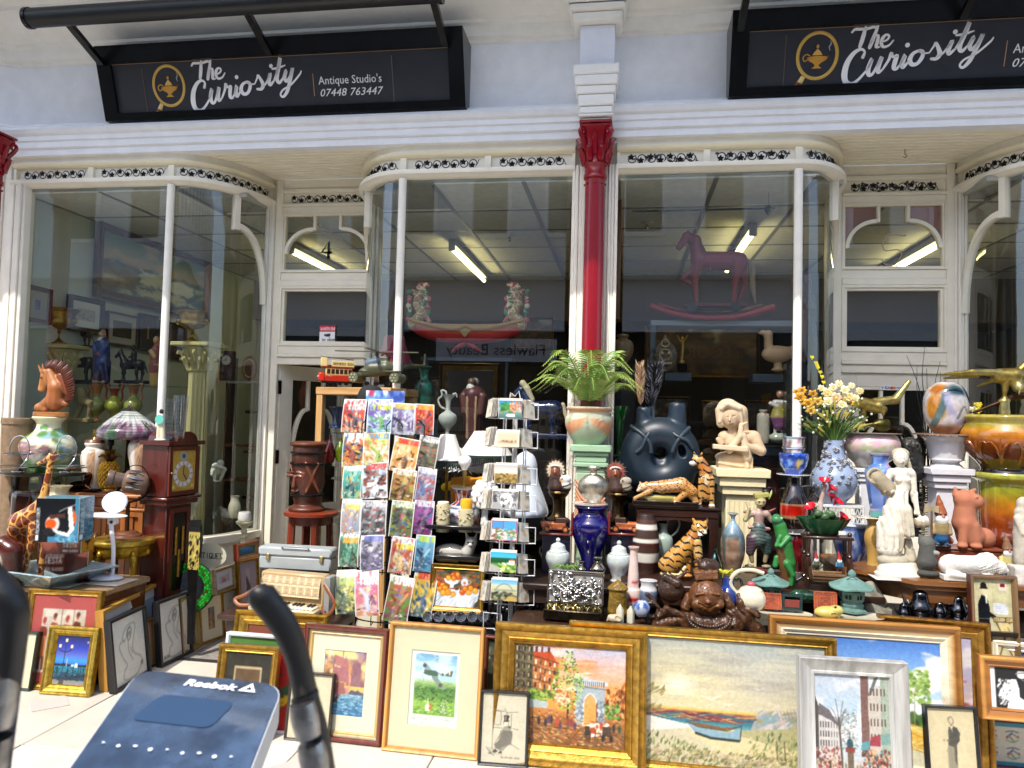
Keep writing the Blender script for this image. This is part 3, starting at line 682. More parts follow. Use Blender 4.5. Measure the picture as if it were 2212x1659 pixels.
for(x,y)in((1.72,.3),):sp('hook',MB().Jl([(x,y,ZCE),(x,y,ZCE-.03),(x+.012,y,ZCE-.045),(x,y,ZCE-.055),(x-.01,y,ZCE-.045)],.003,'8f8a7a',6),'metal')
def leaf(par,w_=.70,h_=1.84):
 Qb=MB()
 for(a,b_,c,d)in((0,.1,0,h_),(w_-.1,w_,0,h_),(.1,w_-.1,0,.75),(.1,w_-.1,h_-.09,h_)):Qb.Jn(a,b_,0,.042,c,d,'e6dfce',b=.003)
 frame_rect(Qb,.1,w_-.1,.75,h_-.09,.02,.004,.038,'e6dfce',False)
 o=mk('door_leaf',Qb.mesh('door_leaf'),'paint',par);arch_light(.12,w_-.12,.77,h_-.11,.02,o)
 mk('glass_pane',MB().Jn(.12,w_-.12,.019,.023,.77,h_-.11,'ffffff').mesh('glass_pane'),glass,o)
 for z in(.3,1.1,1.62):mk('hinge',MB().Jn(-.012,.012,-.006,.03,z,z+.1,'4a3526').mesh('hinge'),'metal',o)
 return o
lf=leaf(d4);lf.location=(-2.555,.62,.005);lf.rotation_euler=(0,0,R(62))
lf=leaf(d5,.655);lf.location=(1.422,.6,.005)
def Qh(ch,u,v0,v1,Y,col,par,pen=.012,kind='gloss',sl=0):
 h=(v0-v1)*S(u,v0,Y);P=W(u,v0,Y);Qb=MB()
 for st in GL[ch].split('|'):
  Qb.Qa([((int(p[0])/4*h*.6)+sl*int(p[1])/6*h,int(p[1])/6*h)for p in st.split('-')],pen,0,.002,col,0 if ch=='4'else 4)
 o=mk('door_number',Qb.mesh('door_number'),kind,par);o.location=P;return o
Qh('4',694,557,522,.595,'101014',d4,.023);Qh('5',1903,571,508,.595,'9d8e80',d5,.009,sl=.18)
cv=Cv(40,60,'f4f4f4');cv.Jj(0,.73,1,1,'c01828').Qd('WARNING',.06,.79,.13,'ffffff',.025,fit=.88)
cv.Jk([(.3,.62),(.7,.66),(.7,.56),(.45,.52)],'222222').Ji([(.6,.55),(.66,.48)],.02,'222222').ell(.35,.59,.07,.05,'333333')
cv.Qd('24 HOUR',.18,.36,.07,'222222',.016,fit=.64).Qd('VIDEO',.3,.25,.06,'222222',.014,fit=.4).Qd('SURVEILLANCE',.1,.15,.055,'222222',.012,fit=.8).Jj(.1,.06,.9,.08,'c06060')
s_=S(705,755,.59);o=mk('warning_sticker',Qg(cv,35*s_,53*s_).mesh('warning_sticker'),'paper',d4);o.location=W(689,755,.592)
cv=Cv(60,14,'f2f2f2').Qd('VISA',.06,.25,.55,'20306a',.1,fit=.36).ell(.55,.5,.1,.4,'c03030').ell(.66,.5,.1,.4,'d08030').Qd('PAYPAL',.76,.3,.4,'3060a0',.06,fit=.2)
s_=S(1920,840,.6);o=mk('payment_sticker',Qg(cv,42*s_,9*s_).mesh('payment_sticker'),'paper',d5);o.location=W(1902,842,.595)
def Qi(par,ox,oz,sc,y):
 Qb=MB();P=lambda pts:[(ox+a*sc,oz+b*sc)for a,b in pts]
 pen=lambda pts,w_,sm=5:Qb.Qa(P(pts),[q*sc*1.06 for q in w_]if hasattr(w_,'__len__')else w_*sc*1.06,y,y+.002,'f0eff2',sm)
 pen([(20,78),(24,82),(30,82),(42,82),(52,84),(57,82)],[3,4,4,4,3]);pen([(40,84),(37,68),(34,56)],[4,6,6,5])
 pen([(52,86),(56,90),(58,84),(52,64),(49,54)],[2,3,4,6,5]);pen([(50,60),(54,70),(60,71),(60,63),(59,55),(64,54)],[3,3,4,5,5,2])
 pen([(66,61),(74,64),(77,69),(73,72),(68,68),(66,60),(70,54),(78,56),(84,63)],[2,3,3,3,5,5,4,3,2])
 pen([(40,40),(42,48),(36,52),(26,47),(17,33),(14,16),(17,4),(26,0),(36,6),(48,20)],[5,3,4,6,8,9,8,6,4,3])
 pen([(48,20),(53,32),(54,36),(50,22),(52,13),(58,15),(66,32),(69,39),(65,24),(66,16),(72,20)],[3,4,6,7,6,4,4,6,7,5,3])
 pen([(72,20),(80,34),(83,44),(86,38),(92,40),(90,32),(89,22),(93,20),(98,26)],[3,4,5,3,5,7,6,4,3])
 pen([(98,26),(104,40),(101,28),(103,22),(110,30)],[3,6,7,5,3]);Qb.ball((ox+106*sc,y+.001,oz+55*sc),(3.6*sc,.0015,3.6*sc),'f0eff2')
 pen([(124,46),(116,42),(112,33),(116,26),(124,27),(130,36),(130,44),(124,46),(132,42),(140,42)],[4,5,7,6,5,6,5,4,3,2])
 pen([(140,42),(146,52),(148,56),(152,50),(156,40),(152,33),(144,33)],[2,3,4,5,7,5,4]);pen([(152,36),(160,40),(166,48)],[3,3,3])
 pen([(166,48),(172,58),(168,46),(170,39),(178,46)],[3,6,7,5,3]);Qb.ball((ox+175*sc,y+.001,oz+71*sc),(3.6*sc,.0015,3.6*sc),'f0eff2')
 pen([(178,46),(186,62),(194,84),(190,70),(184,50),(188,42),(196,50)],[3,4,6,7,7,5,3]);pen([(177,66),(188,67),(202,71)],[3,4,2])
 pen([(196,50),(203,62),(199,50),(202,44),(210,52),(216,66),(210,48),(202,28),(193,18),(188,22),(194,30),(210,38),(228,54),(232,60)],[3,6,6,5,5,6,6,6,4,3,3,3,3,2])
 return mk('lettering',Qb.mesh('lettering',1,30),'paper',par)
def sign(x0,x1,lab,full=True):
 """box sign: its face leans out at the top"""
 g_=bpy.data.objects.new('shop_sign',None);COL.objects.link(g_);tag(g_,lab,'shop sign','black shop signs of the antique shop');g_.location=(x0,0,3.44)
 w_=x1-x0;zb,zt,yb,yt=0,.445,-.1,-.25;T=lambda z:yb+(yt-yb)*z/zt
 def quad(a,b_,c,d,dep,off,col,name,kind='gloss',par=g_):
  V=[(a,T(c)+off,c),(b_,T(c)+off,c),(b_,T(d)+off,d),(a,T(d)+off,d)];V+=[(p[0],p[1]+dep,p[2])for p in V]
  return mk(name,MB().add(V,[(0,1,2,3),(7,6,5,4),(0,4,5,1),(1,5,6,2),(2,6,7,3),(3,7,4,0)],col).mesh(name),kind,par)
 BK='0b0b0c'
 V=[(0,yb,zb),(w_,yb,zb),(w_,yt,zt),(0,yt,zt),(0,-.01,zb),(w_,-.01,zb),(w_,-.01,zt),(0,-.01,zt)]
 V=[(p[0],p[1]+(.02 if i<4 else 0),p[2])for i,p in enumerate(V)]
 mk('box',MB().add(V,[(0,1,2,3),(7,6,5,4),(0,4,5,1),(1,5,6,2),(2,6,7,3),(3,7,4,0)],BK).mesh('box'),'gloss',g_)
 Qb=MB()
 for(a,b_,c,d)in((0,.1,0,zt),(w_-.1,w_,0,zt),(.1,w_-.1,0,.045),(.1,w_-.1,zt-.105,zt)):
  V=[(a,T(c)-.022,c),(b_,T(c)-.022,c),(b_,T(d)-.022,d),(a,T(d)-.022,d)];V+=[(p[0],p[1]+.04,p[2])for p in V]
  Qb.add(V,[(0,1,2,3),(7,6,5,4),(0,4,5,1),(1,5,6,2),(2,6,7,3),(3,7,4,0)],BK)
 mk('frame',Qb.mesh('frame'),'gloss',g_)
 pn=quad(.1,w_-.1,.045,zt-.105,.01,.0,'2b2c33','panel','satin')
 Qb=MB().Jn(.1,w_-.1,T(.34)-.006,T(.34)-.0015,.3385,.3405,'a08060');mk('brass_strip',Qb.mesh('brass_strip'),'satin',g_)
 ang=atan2(.15,.445);sc_=.00313
 def tilt(o):o.rotation_euler=(-0+ang,0,0);o.location=(0,T(0)-.003,0);return o
 tilt(Qi(pn,.1+160*sc_,.05,sc_*1.14,0))
 Qb=MB();cx,cz=.1+125*sc_,.212;r=36*sc_
 for i,(rr,c)in enumerate(((r,'c9a24a'),)):
  Qb.Jl([(cx+rr*cos(t)*.97,0,cz+rr*sin(t)*1.1)for t in np.linspace(0,2*pi,41)],3.0*sc_,c,6,sq=.4)
 Qb.Jl([(cx-r*.62,-.0,cz-r*.98),(cx-r*.78,-.0,cz-r*1.28)],[4*sc_,5*sc_],'d9c07a',8,sq=.4);Qb.Jl([(cx-r*.78,0,cz-r*1.28),(cx-r*.95,0,cz-r*1.6)],[6*sc_,7*sc_],'7c3320',8,sq=.3)
 tilt(mk('magnifier_emblem',Qb.mesh('magnifier_emblem'),'satin',pn))
 Qb=MB();q=lambda a,b_:(cx+a*sc_,cz+b_*sc_);G='c89238'
 Qb.Jk([q(*p)for p in[(-18,-3),(-14,-9),(-6,-13),(-3,-17),(-9,-22),(9,-22),(3,-17),(7,-13),(16,-8),(22,2),(25,3),(17,-2),(10,-1),(0,0),(-10,-1)]],-.002,.002,G)
 Qb.Jk([q(*p)for p in[(-9,1),(-5,7),(0,12),(5,7),(9,1)]],-.002,.002,'dbb05a');Qb.ball((q(0,16)[0],0,q(0,16)[1]),(2.5*sc_,.002,3.5*sc_),G)
 Qb.Qa([q(*p)for p in[(-13,-4),(-22,-9),(-25,-2),(-19,3),(-13,0)]],2*sc_,-.002,.002,G);Qb.Qa([q(*p)for p in[(22,8),(20,14),(23,20),(21,25)]],[1*sc_,2.5*sc_,.6*sc_],-.002,.002,'9a9aa4')
 tilt(mk('lamp_emblem',Qb.mesh('lamp_emblem'),'satin',pn))
 Qb=MB();xs=.1+448*sc_;Qb.Jn(xs,xs+1.2*sc_,0,.002,.11,.245,'b89070');Qb.Jn(xs+170*sc_,xs+171*sc_,0,.002,.05,.33,'6f6f76');Qb.Jn(.1+67*sc_,.1+68*sc_,0,.002,.05,.33,'6b5a48')
 tilt(mk('rule',Qb.mesh('rule'),'satin',pn))
 for(tx,z_,sz,sh)in(("Antique Studio's",.178,.066,0),('07448 763447',.105,.062,.25)):
  cu=bpy.data.curves.new('txt','FONT');cu.body=tx;cu.size=sz*1.06;cu.shear=sh;cu.extrude=.001;cu.resolution_u=2;cu.space_character=1.02
  ob=bpy.data.objects.new('txt',cu);me=bpy.data.meshes.new_from_object(ob);me.name='text_line';bpy.data.objects.remove(ob)
  xs_=[v_.co.x for v_ in me.vertices];k=(135*sc_)/(max(xs_)-min(xs_))
  for v_ in me.vertices:v_.co=Vector((xs+12*sc_+v_.co.x*k,-.001+v_.co.z*1,z_+v_.co.y))
  ca=me.color_attributes.new('Col','FLOAT_COLOR','POINT')
  for c_ in ca.data:c_.color=(.8,.8,.82,1)
  me.materials.clear();tilt(mk('text_line',me,'paper',pn))
 a_=bpy.data.objects.new('awning',None);COL.objects.link(a_);tag(a_,'rolled black awning tube on steel arms over the '+('left'if full else 'right')+' shop sign','awning');a_.location=(x0,0,3.44)
 Yt,Zt,rt=-.585,.475,.058
 Qb=MB();Qb.Jl([(-.2,Yt,Zt),(w_-.06,Yt,Zt)],rt,'131617',24)
 mk('tube',Qb.mesh('tube'),'satin',a_)
 for x_ in(-.2,w_-.06):mk('end_cap',MB().Jl([(x_-.012,Yt,Zt),(x_+.012,Yt,Zt)],rt+.006,'0d0e0f',24).mesh('end_cap'),'gloss',a_)
 for x_ in(.045,.045+(w_-.09)/2.02,w_-.11):
  p,q_=Vector((x_,-.245,.34)),Vector((x_,Yt+.02,Zt-.02));d=(q_-p).normalized();n_=Vector((0,-d.z,d.y))*.016
  V=[];
  for c in(p,q_):
   for sx in(-.02,.02):
    for sn in(-1,1):V.append(tuple(c+Vector((sx,0,0))+n_*sn))
  mk('arm',MB().add(V,[(0,1,3,2),(4,6,7,5),(0,4,5,1),(2,3,7,6),(1,5,7,3),(0,2,6,4)],'0c0c0d').mesh('arm'),'gloss',a_)
 return g_
sign(-3.525,-1.02,'left hand black Curiosity sign, whole, with gold lamp emblem and phone number',True)
sign(.585,3.09,'right hand Curiosity sign cut off by the right edge of the picture',False)
op=bpy.data.objects.new('opposite_building',None);COL.objects.link(op);tag(op,'white building across the arcade mirrored in the shop windows','building')
def opp(n_,Qb,k='plaster'):return mk(n_,Qb.mesh(n_),k,op)
YO=-9.2
opp('wall',MB().Jn(-14,14,YO-.5,YO,3.3,7.5,'e4e6ea'));opp('shop_wall',MB().Jn(-14,14,YO-.5,YO-.3,0,3.3,'55504a'));opp('cornice',MB().Jn(-14,14,YO,YO+.4,4.1,4.3,'efefef'))
opp('lower_cornice',MB().Jn(-14,14,YO,YO+.2,3.1,3.3,'efefef'))
for i in range(-9,10):
 x=i*1.45+.3;opp('window',MB().Jn(x-.32,x+.32,YO,YO+.03,5.0,6.7,'46453f'),'gloss');opp('window_frame',frame_rect(MB(),x-.42,x+.42,4.9,6.8,.08,YO+.01,YO+.08,'f4f4f4',False),'paint')
for(x,c,t,tc)in((-6.2,'6a1b4a','Smyths','c0a0b0'),(-2.4,'d6d6d8','Flawless Beauty','30202a'),(1.6,'1a1a1c','DECOR','e8e8e8'),(5.6,'cfcfd0','CJ','b02020')):
 b=opp('sign_board',MB().Jn(x-1.35,x+1.35,YO,YO+.2,2.45,3.08,'131314'),'gloss');opp('sign_face',MB().Jn(x-1.15,x+1.15,YO+.2,YO+.21,2.52,2.95,c),'satin')
 cu=bpy.data.curves.new('t','FONT');cu.body=t;cu.size=.3;cu.align_x='CENTER';cu.extrude=.002;ob=bpy.data.objects.new('t',cu);me=bpy.data.meshes.new_from_object(ob);bpy.data.objects.remove(ob)
 for v_ in me.vertices:v_.co=Vector((x-v_.co.x,YO+.213,2.64+v_.co.y))
 me.name='sign_text';ca=me.color_attributes.new('Col','FLOAT_COLOR','POINT')
 for c_ in ca.data:c_.color=(*lin(hx(tc)),1)
 me.materials.clear();mk('sign_text',me,'paper',op)
for i in range(-6,7):opp('shop_window',MB().Jn(i*2+.2,i*2+1.8,YO-.29,YO-.27,.5,2.4,'20242a'),'gloss')
ZI=3.0
room=bpy.data.objects.new('shop_interior',None);COL.objects.link(room);tag(room,'dim shop interior behind the windows with pale tiled ceiling','room')
def rp(n_,Qb,k='plaster',par=None):return mk(n_,Qb.mesh(n_),k,par or room)
XL,XR,YB=-4.28,4.0,4.2
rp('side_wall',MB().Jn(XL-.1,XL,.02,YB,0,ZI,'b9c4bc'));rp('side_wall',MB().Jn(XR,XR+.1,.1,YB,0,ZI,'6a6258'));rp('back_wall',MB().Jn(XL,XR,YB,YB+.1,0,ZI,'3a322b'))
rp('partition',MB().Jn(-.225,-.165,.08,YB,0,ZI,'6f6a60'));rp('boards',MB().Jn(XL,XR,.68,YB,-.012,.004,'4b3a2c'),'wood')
ceil=rp('ceiling_deck',MB().Jn(XL-.1,XR+.1,.64,YB,ZI+.02,ZI+.06,'8f8f88'))
tme=[MB().Jn(-.297,.297,-.297,.297,0,.012,c,b=.003).mesh('ceiling_tile')for c in('e6e5da','e0dfd4','eae9de')]
for t in tme:t.materials.append(mat('matte'))
gm=MB()
REC=((-2.68,-1.82),(1.34,2.17))
def clear(x,y,e=.3):return not any(a-e<x<b_+e and y<.64+e*.9 for a,b_ in REC)
for i in range(14):
 for j in range(7):
  if not clear(XL+.32+i*.6,.33+j*.6):continue
  o=bpy.data.objects.new('ceiling_tile',random.choice(tme));COL.objects.link(o);o.parent=ceil;o.location=(XL+.32+i*.6,.33+j*.6,ZI)
for i in range(15):
 x=XL+.02+i*.6;gm.Jn(x-.015,x+.015,.63 if not clear(x,0,.0)else.02,YB,ZI-.004,ZI+.0005,'8b8c86')
for j in range(1,8):gm.Jn(XL,XR,.015+j*.6+(.03 if j==1 else 0),.045+j*.6+(.03 if j==1 else 0),ZI-.0035,ZI+.0008,'8b8c86')
rp('ceiling_grid',gm,'satin',ceil)
for a,b_ in((XL,-3.0),(-1.5,-.2),(-.2,1.05),(2.6,XR)):rp('ceiling_edge',MB().Jn(a,b_,.03,.66,ZI+.013,ZI+.04,'b3b3a9'),'matte',ceil)
for a,b_ in((-3.0,-2.68),(-1.82,-1.5),(1.05,1.34),(2.17,2.6)):rp('ceiling_edge',MB().Jn(a,b_,.25,.66,ZI+.0135,ZI+.0395,'b3b3a9'),'matte',ceil)
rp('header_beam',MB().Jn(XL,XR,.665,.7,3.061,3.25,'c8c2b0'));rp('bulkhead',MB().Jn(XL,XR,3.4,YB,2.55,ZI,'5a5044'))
tubes=[]
for i,(x,y0,y1,wh)in enumerate(((-2.94,1.55,2.95,'behind the glass above door number four'),(-1.47,1.5,2.95,'over the carved dragon boat'),(.93,1.1,2.5,'behind the red rocking horse'),(2.4,1.45,2.65,'behind the glass above door number five'))):
 t=Jb('ceiling_light','lit fluorescent tube on a grey batten '+wh,'ceiling light',loc=(x,y0,ZI-.09),Jp='fluorescent tubes on the shop ceiling')
 t.Ja('batten',MB().Jn(-.03,.03,-.02,y1-y0+.02,.03,.085,'8a8a84'),'satin')
 t.Ja('end_clip',MB().Jn(-.028,.028,-.035,-.01,-.02,.06,'9a9a96',b=.004),'satin')
 t.Ja('tube',MB().Jl([(0,0,0),(0,y1-y0,0)],.016,'ffffff',12),emat('tube_glow',(1,.84,.38),7))
for(u,v)in((1100,508),(1397,480)):
 P=WZ(u,v,ZI);t=Jb('sprinkler','small sprinkler head on the shop ceiling '+('left'if u<1300 else 'right')+' of the red column','sprinkler',loc=(P.x,P.y,ZI))
 t.Ja('plate',MB().Jm([(-.012,.03),(0,.05)],16,'c8c8c0'),'satin');t.Ja('head',MB().Jm([(-.05,.012),(-.04,.016),(-.012,.008)],8,'b8b8b0'),'metal')
t=Jb('hanging_rod','thin dark rod with a black faceted drop hung above the rocking horse','rod',1365,457,.35)
t.Ja('rod',MB().Jl([(0,0,0),(295,0,2)],2.2,'26262a',8),'gloss');t.Ja('drop',MB().Jm([(-14,.2),(-4,7),(2,9),(8,4),(10,1)],6,'0a0a0c',283),'gloss');t.Ja('wire',MB().Jl([(283,0,8),(284,0,60)],.5,'444444',4),'gloss')
def place(bl,br,vt,z0=0,lean=9,Y=None):
 P0=WZ(*bl,z0)if Y is None else W(*bl,Y);P1=WZ(*br,z0)if Y is None else W(*br,Y if not isinstance(Y,tuple)else Y)
 x=(P1-P0);x.z=0;w_=x.length;x.normalize();nb=Vector((-x.y,x.x,0));up=Vector((0,0,cos(R(lean))))+nb*sin(R(lean))
 lo,hi=.01,3.0
 for _ in range(40):
  h=(lo+hi)/2
  if proj(P0+up*h)[1]>vt:lo=h
  else:hi=h
 back=x.cross(up)*-1
 M=Matrix((x,up.cross(x),up)).transposed().to_4x4();M.translation=P0;return M,w_,h
PF=dict(wide=[(0,0),(0,.03),(.01,.042),(.028,.036),(.034,.028),(.058,.018),(.062,.022),(.068,.018),(.08,.008),(.086,.008),(.09,0)],mid=[(0,0),(0,.022),(.006,.03),(.018,.026),(.022,.018),(.034,.012),(.038,.014),(.044,.004),(.046,0)],thin=[(0,0),(0,.016),(.004,.02),(.012,.016),(.016,.008),(.018,0)],flat=[(0,0),(0,.022),(.002,.024),(.02,.024),(.022,.02),(.022,0)],bev=[(0,0),(0,.03),(.004,.034),(.05,.012),(.054,.014),(.062,.012),(.066,0)])
def moulding(w_,h_,prof,cols,thick=.02,sc=1.0):
 mb=MB();V=[];C=[]
 for i,(d,p)in enumerate(prof):
  d*=sc;p*=sc;c=hx(cols[min(i,len(cols)-1)]if len(cols)>1 else cols[0])
  for(x,z)in((d,d),(w_-d,d),(w_-d,h_-d),(d,h_-d)):V.append((x,-p,z));C.append(c)
 F=[]
 for i in range(len(prof)-1):
  for j in range(4):a=i*4+j;b=i*4+(j+1)%4;F.append((a,b,b+4,a+4))
 n=len(V);
 for(x,z)in((0,0),(w_,0),(w_,h_),(0,h_)):V.append((x,thick,z));C.append(hx(cols[0]))
 for j in range(4):F.append((j,n+j,n+(j+1)%4,(j+1)%4))
 F.append((n+3,n+2,n+1,n));mb.add(V,F,np.array(C));return mb
NAT={}
def Jc(Jo,bl,br,vt,prof='mid',fc=('b8862c',),fk='gold',mount=None,cvf=None,res=1.15,z0=0,lean=9,cat='framed picture',glaze=False,Jp=None,M=None,wh=None,fs=1.0,ak='canvas',name='framed_picture',Y=None):
 if M is None:M,w_,h_=place(bl,br,vt,z0,lean,Y)
 else:w_,h_=wh
 o=bpy.data.objects.new(name,None);COL.objects.link(o);o.matrix_world=M;tag(o,Jo,cat,Jp)
 P=PF[prof];t=P[-1][0]*fs
 mk('frame',moulding(w_,h_,P,list(fc),sc=fs).mesh('frame',1,25),fk,o)
 a=t
 if mount:
  mw,mc=mount[:2];mb=MB();e=a-.004
  ax,az=(mount[2],mount[3])if len(mount)>2 else(mw,mw)
  b0=(a+ax,a+az)
  for(x0,x1,q0,q1)in((e,b0[0],e,h_-e),(w_-b0[0],w_-e,e,h_-e),(b0[0],w_-b0[0],e,b0[1]),(b0[0],w_-b0[0],h_-b0[1],h_-e)):mb.Jn(x0,x1,-.004,-.001,q0,q1,mc)
  mk('mount',mb.mesh('mount'),'board',o);mx,mz=b0
 else:mx=mz=a
 aw,ah=w_-2*mx+.006,h_-2*mz+.006
 px=(bl and abs(br[0]-bl[0])or 60)/w_*.463*res
 if cvf:
  cv=cvf(max(12,int(aw*px)),max(12,int(ah*px*1.0)));c=mk('artwork',Qg(cv,aw,ah,th=.003).mesh('artwork',1,60),ak,o);c.location=(mx-.003,0,mz-.003)
 if glaze:
  g_=mk('glazing',MB().Jn(a,w_-a,-.0075,-.0055,a,h_-a,'ffffff').mesh('glazing'),glassmat('picture_glass',(.97,.98,.98),.9,.02,.0),o)
 return o,w_,h_
def a_paris(w,h):
 c=Cv(w,h).Qc([(0,'5a3c22'),(.25,'a8621f'),(.35,'d08a4a'),(.55,'f0a35c'),(.75,'f2b8a0'),(1,'b9bfd6')])
 c.Qe('f7e2cc',.5,.7,40,12,3,.9,y0=.55);c.Qe('e88a4a',.55,.7,60,10,5,.8,y0=.45)
 c.Jk([(0,0),(0,1),(.17,1),(.17,.52),(0,.55)],'5e5138');c.Jk([(.17,.92),(.33,.92),(.4,.8),(.4,.45),(.17,.52)],'b06a3a').Jk([(.17,.86),(.17,.92),(.33,.93),(.39,.82),(.36,.78)],'c04a20')
 c.Jh(300,0,.5,.17,1,['6a5e42','4c4430','7c7050'],.012,.012,1)
 for i in range(5):
  for j in range(3):c.Jj(.02+j*.055,.56+i*.09,.045+j*.055,.615+i*.09,'2c281c').Jj(.02+j*.055,.565+i*.09,.028+j*.055,.61+i*.09,'b8aa80')
 c.Jh(160,.18,.52,.38,.86,['c87848','a85830','d89858'],.01,.01,2)
 for i in range(4):
  for j in range(5):c.Jj(.19+j*.042,.56+i*.08-j*.006,.205+j*.042,.605+i*.08-j*.006,['4a2c1c','e8dcb0'][(i+j)%2])
 for y in(.55,.65,.78,.88):c.Ji([(0,y+.04),(.17,y-.0),(.4,y-.06)],.008,'3a2c1c')
 for x in(.19,.24,.30):c.Jj(x,.92,x+.02,.98,'6a3a24')
 c.Jk([(.15,.55),(.4,.46),(.4,.4),(.15,.45)],'5c8030');c.Jh(90,.15,.42,.4,.54,['86a83c','3e6424','b8cc5c'],.014,.01,3)
 c.Jk([(.15,.44),(.33,.42),(.44,.35),(.15,.36)],'b9c4c0').Jk([(.3,.46),(.46,.4),(.48,.33),(.32,.36)],'f0a048')
 c.Jk([(.56,.18),(.56,.62),(.82,.60),(.82,.18)],'aab6bb').Jk([(.53,.66),(.55,.7),(.66,.69),(.84,.66),(.84,.62),(.54,.63)],'c5ced2')
 for i in range(14):c.Jj(.57+i*.018,.61,.576+i*.018,.655,'4a5058')
 c.Ji([(.545,.605),(.835,.585)],.012,'6a767c');c.Ji([(.56,.47),(.82,.46)],.01,'7a868c')
 c.ell(.69,.43,.055,.1,'f2a860').Jj(.637,.2,.742,.43,'f0a050').Ji([(.63,.2),(.63,.43),(.65,.5),(.69,.54),(.73,.5),(.748,.43),(.748,.2)],.012,'dfe6e6',sm=3).Jj(.742,.2,.758,.45,'7c4a34')
 c.Jh(60,.56,.25,.63,.45,['8894a0','ccd6da','707c84'],.01,.012,5);c.Jh(60,.76,.25,.82,.45,['8894a0','ccd6da','707c84'],.01,.012,6)
 c.Jk([(1,.68),(1,.25),(.82,.3),(.82,.5),(.92,.58)],'c8702c');c.Jh(120,.84,.3,1,.62,['e8a050','8a4a20','f2c078','5a3018'],.01,.02,7);c.Jh(80,.82,.3,.95,.44,['6c9a3c','9abf58','3c6428'],.012,.01,8)
 c.Jj(.485,.12,.5,.55,'3a2a1c');T=lambda x,y:abs(x-.49)<.13*(1-abs(y-.6)/.38)+.02
 c.Jh(700,.33,.36,.64,.96,['8ab23c','b8d860','4c7a2c','d8e890','2f5422','a8c848'],.009,.006,9,tri=T)
 c.Jh(70,.38,.4,.5,.56,['e08a40','f4c490','b05a28','f6e0c8'],.014,.01,10)
 c.Qc([(0,'5a3a20'),(.15,'8c5a2c'),(.3,'b07030')],0,1,0,.17)if 0 else None
 c.Jj(.0,.0,1,.2,'9a6230',.6);c.Jh(600,0,0,1,.27,['6e4420','b06830','d89848','4c3018','e8c080','b85420','7a7054'],.02,.004,11,ang=-15)
 c.Jh(60,.68,.12,.85,.24,['f8f0e0','fff8ee','f0c880'],.02,.01,12)
 for i in range(9):c.Ji([(.62+i*.05,.2-.008*i),(.5+i*.085,.0)],.004,'3a2818',.7)
 rng=random.Random(5)
 for i,x in enumerate([.24,.3,.35,.4,.43,.5,.53,.56,.33,.79,.9,.95]):
  y=.13+rng.uniform(0,.06);col=rng.choice(['3a4a7a','8a3a3a','2c4a2c','5a3a5a','c04030','2a2a34','5a7aa0']);c.ell(x,y+.06,.018,.055,col).ell(x,y+.13,.009,.014,'e8c8a0').ell(x,y+.15,.011,.006,'3a2a2a')
 c.ell(.72,.17,.035,.035,'b0461c').Jj(.69,.06,.7,.17,'5a2c18').Jj(.735,.06,.745,.17,'5a2c18').ell(.755,.21,.016,.03,'b0461c').Jj(.65,.12,.69,.21,'3a2a24').ell(.67,.11,.03,.05,'2a2018',.6)
 c.Jj(.8,.12,.88,.22,'4a3428').ell(.81,.1,.02,.045,'241a14').ell(.88,.1,.02,.045,'241a14')
 c.a=c.a*.88;return c.Qf(.05,3,3,4)
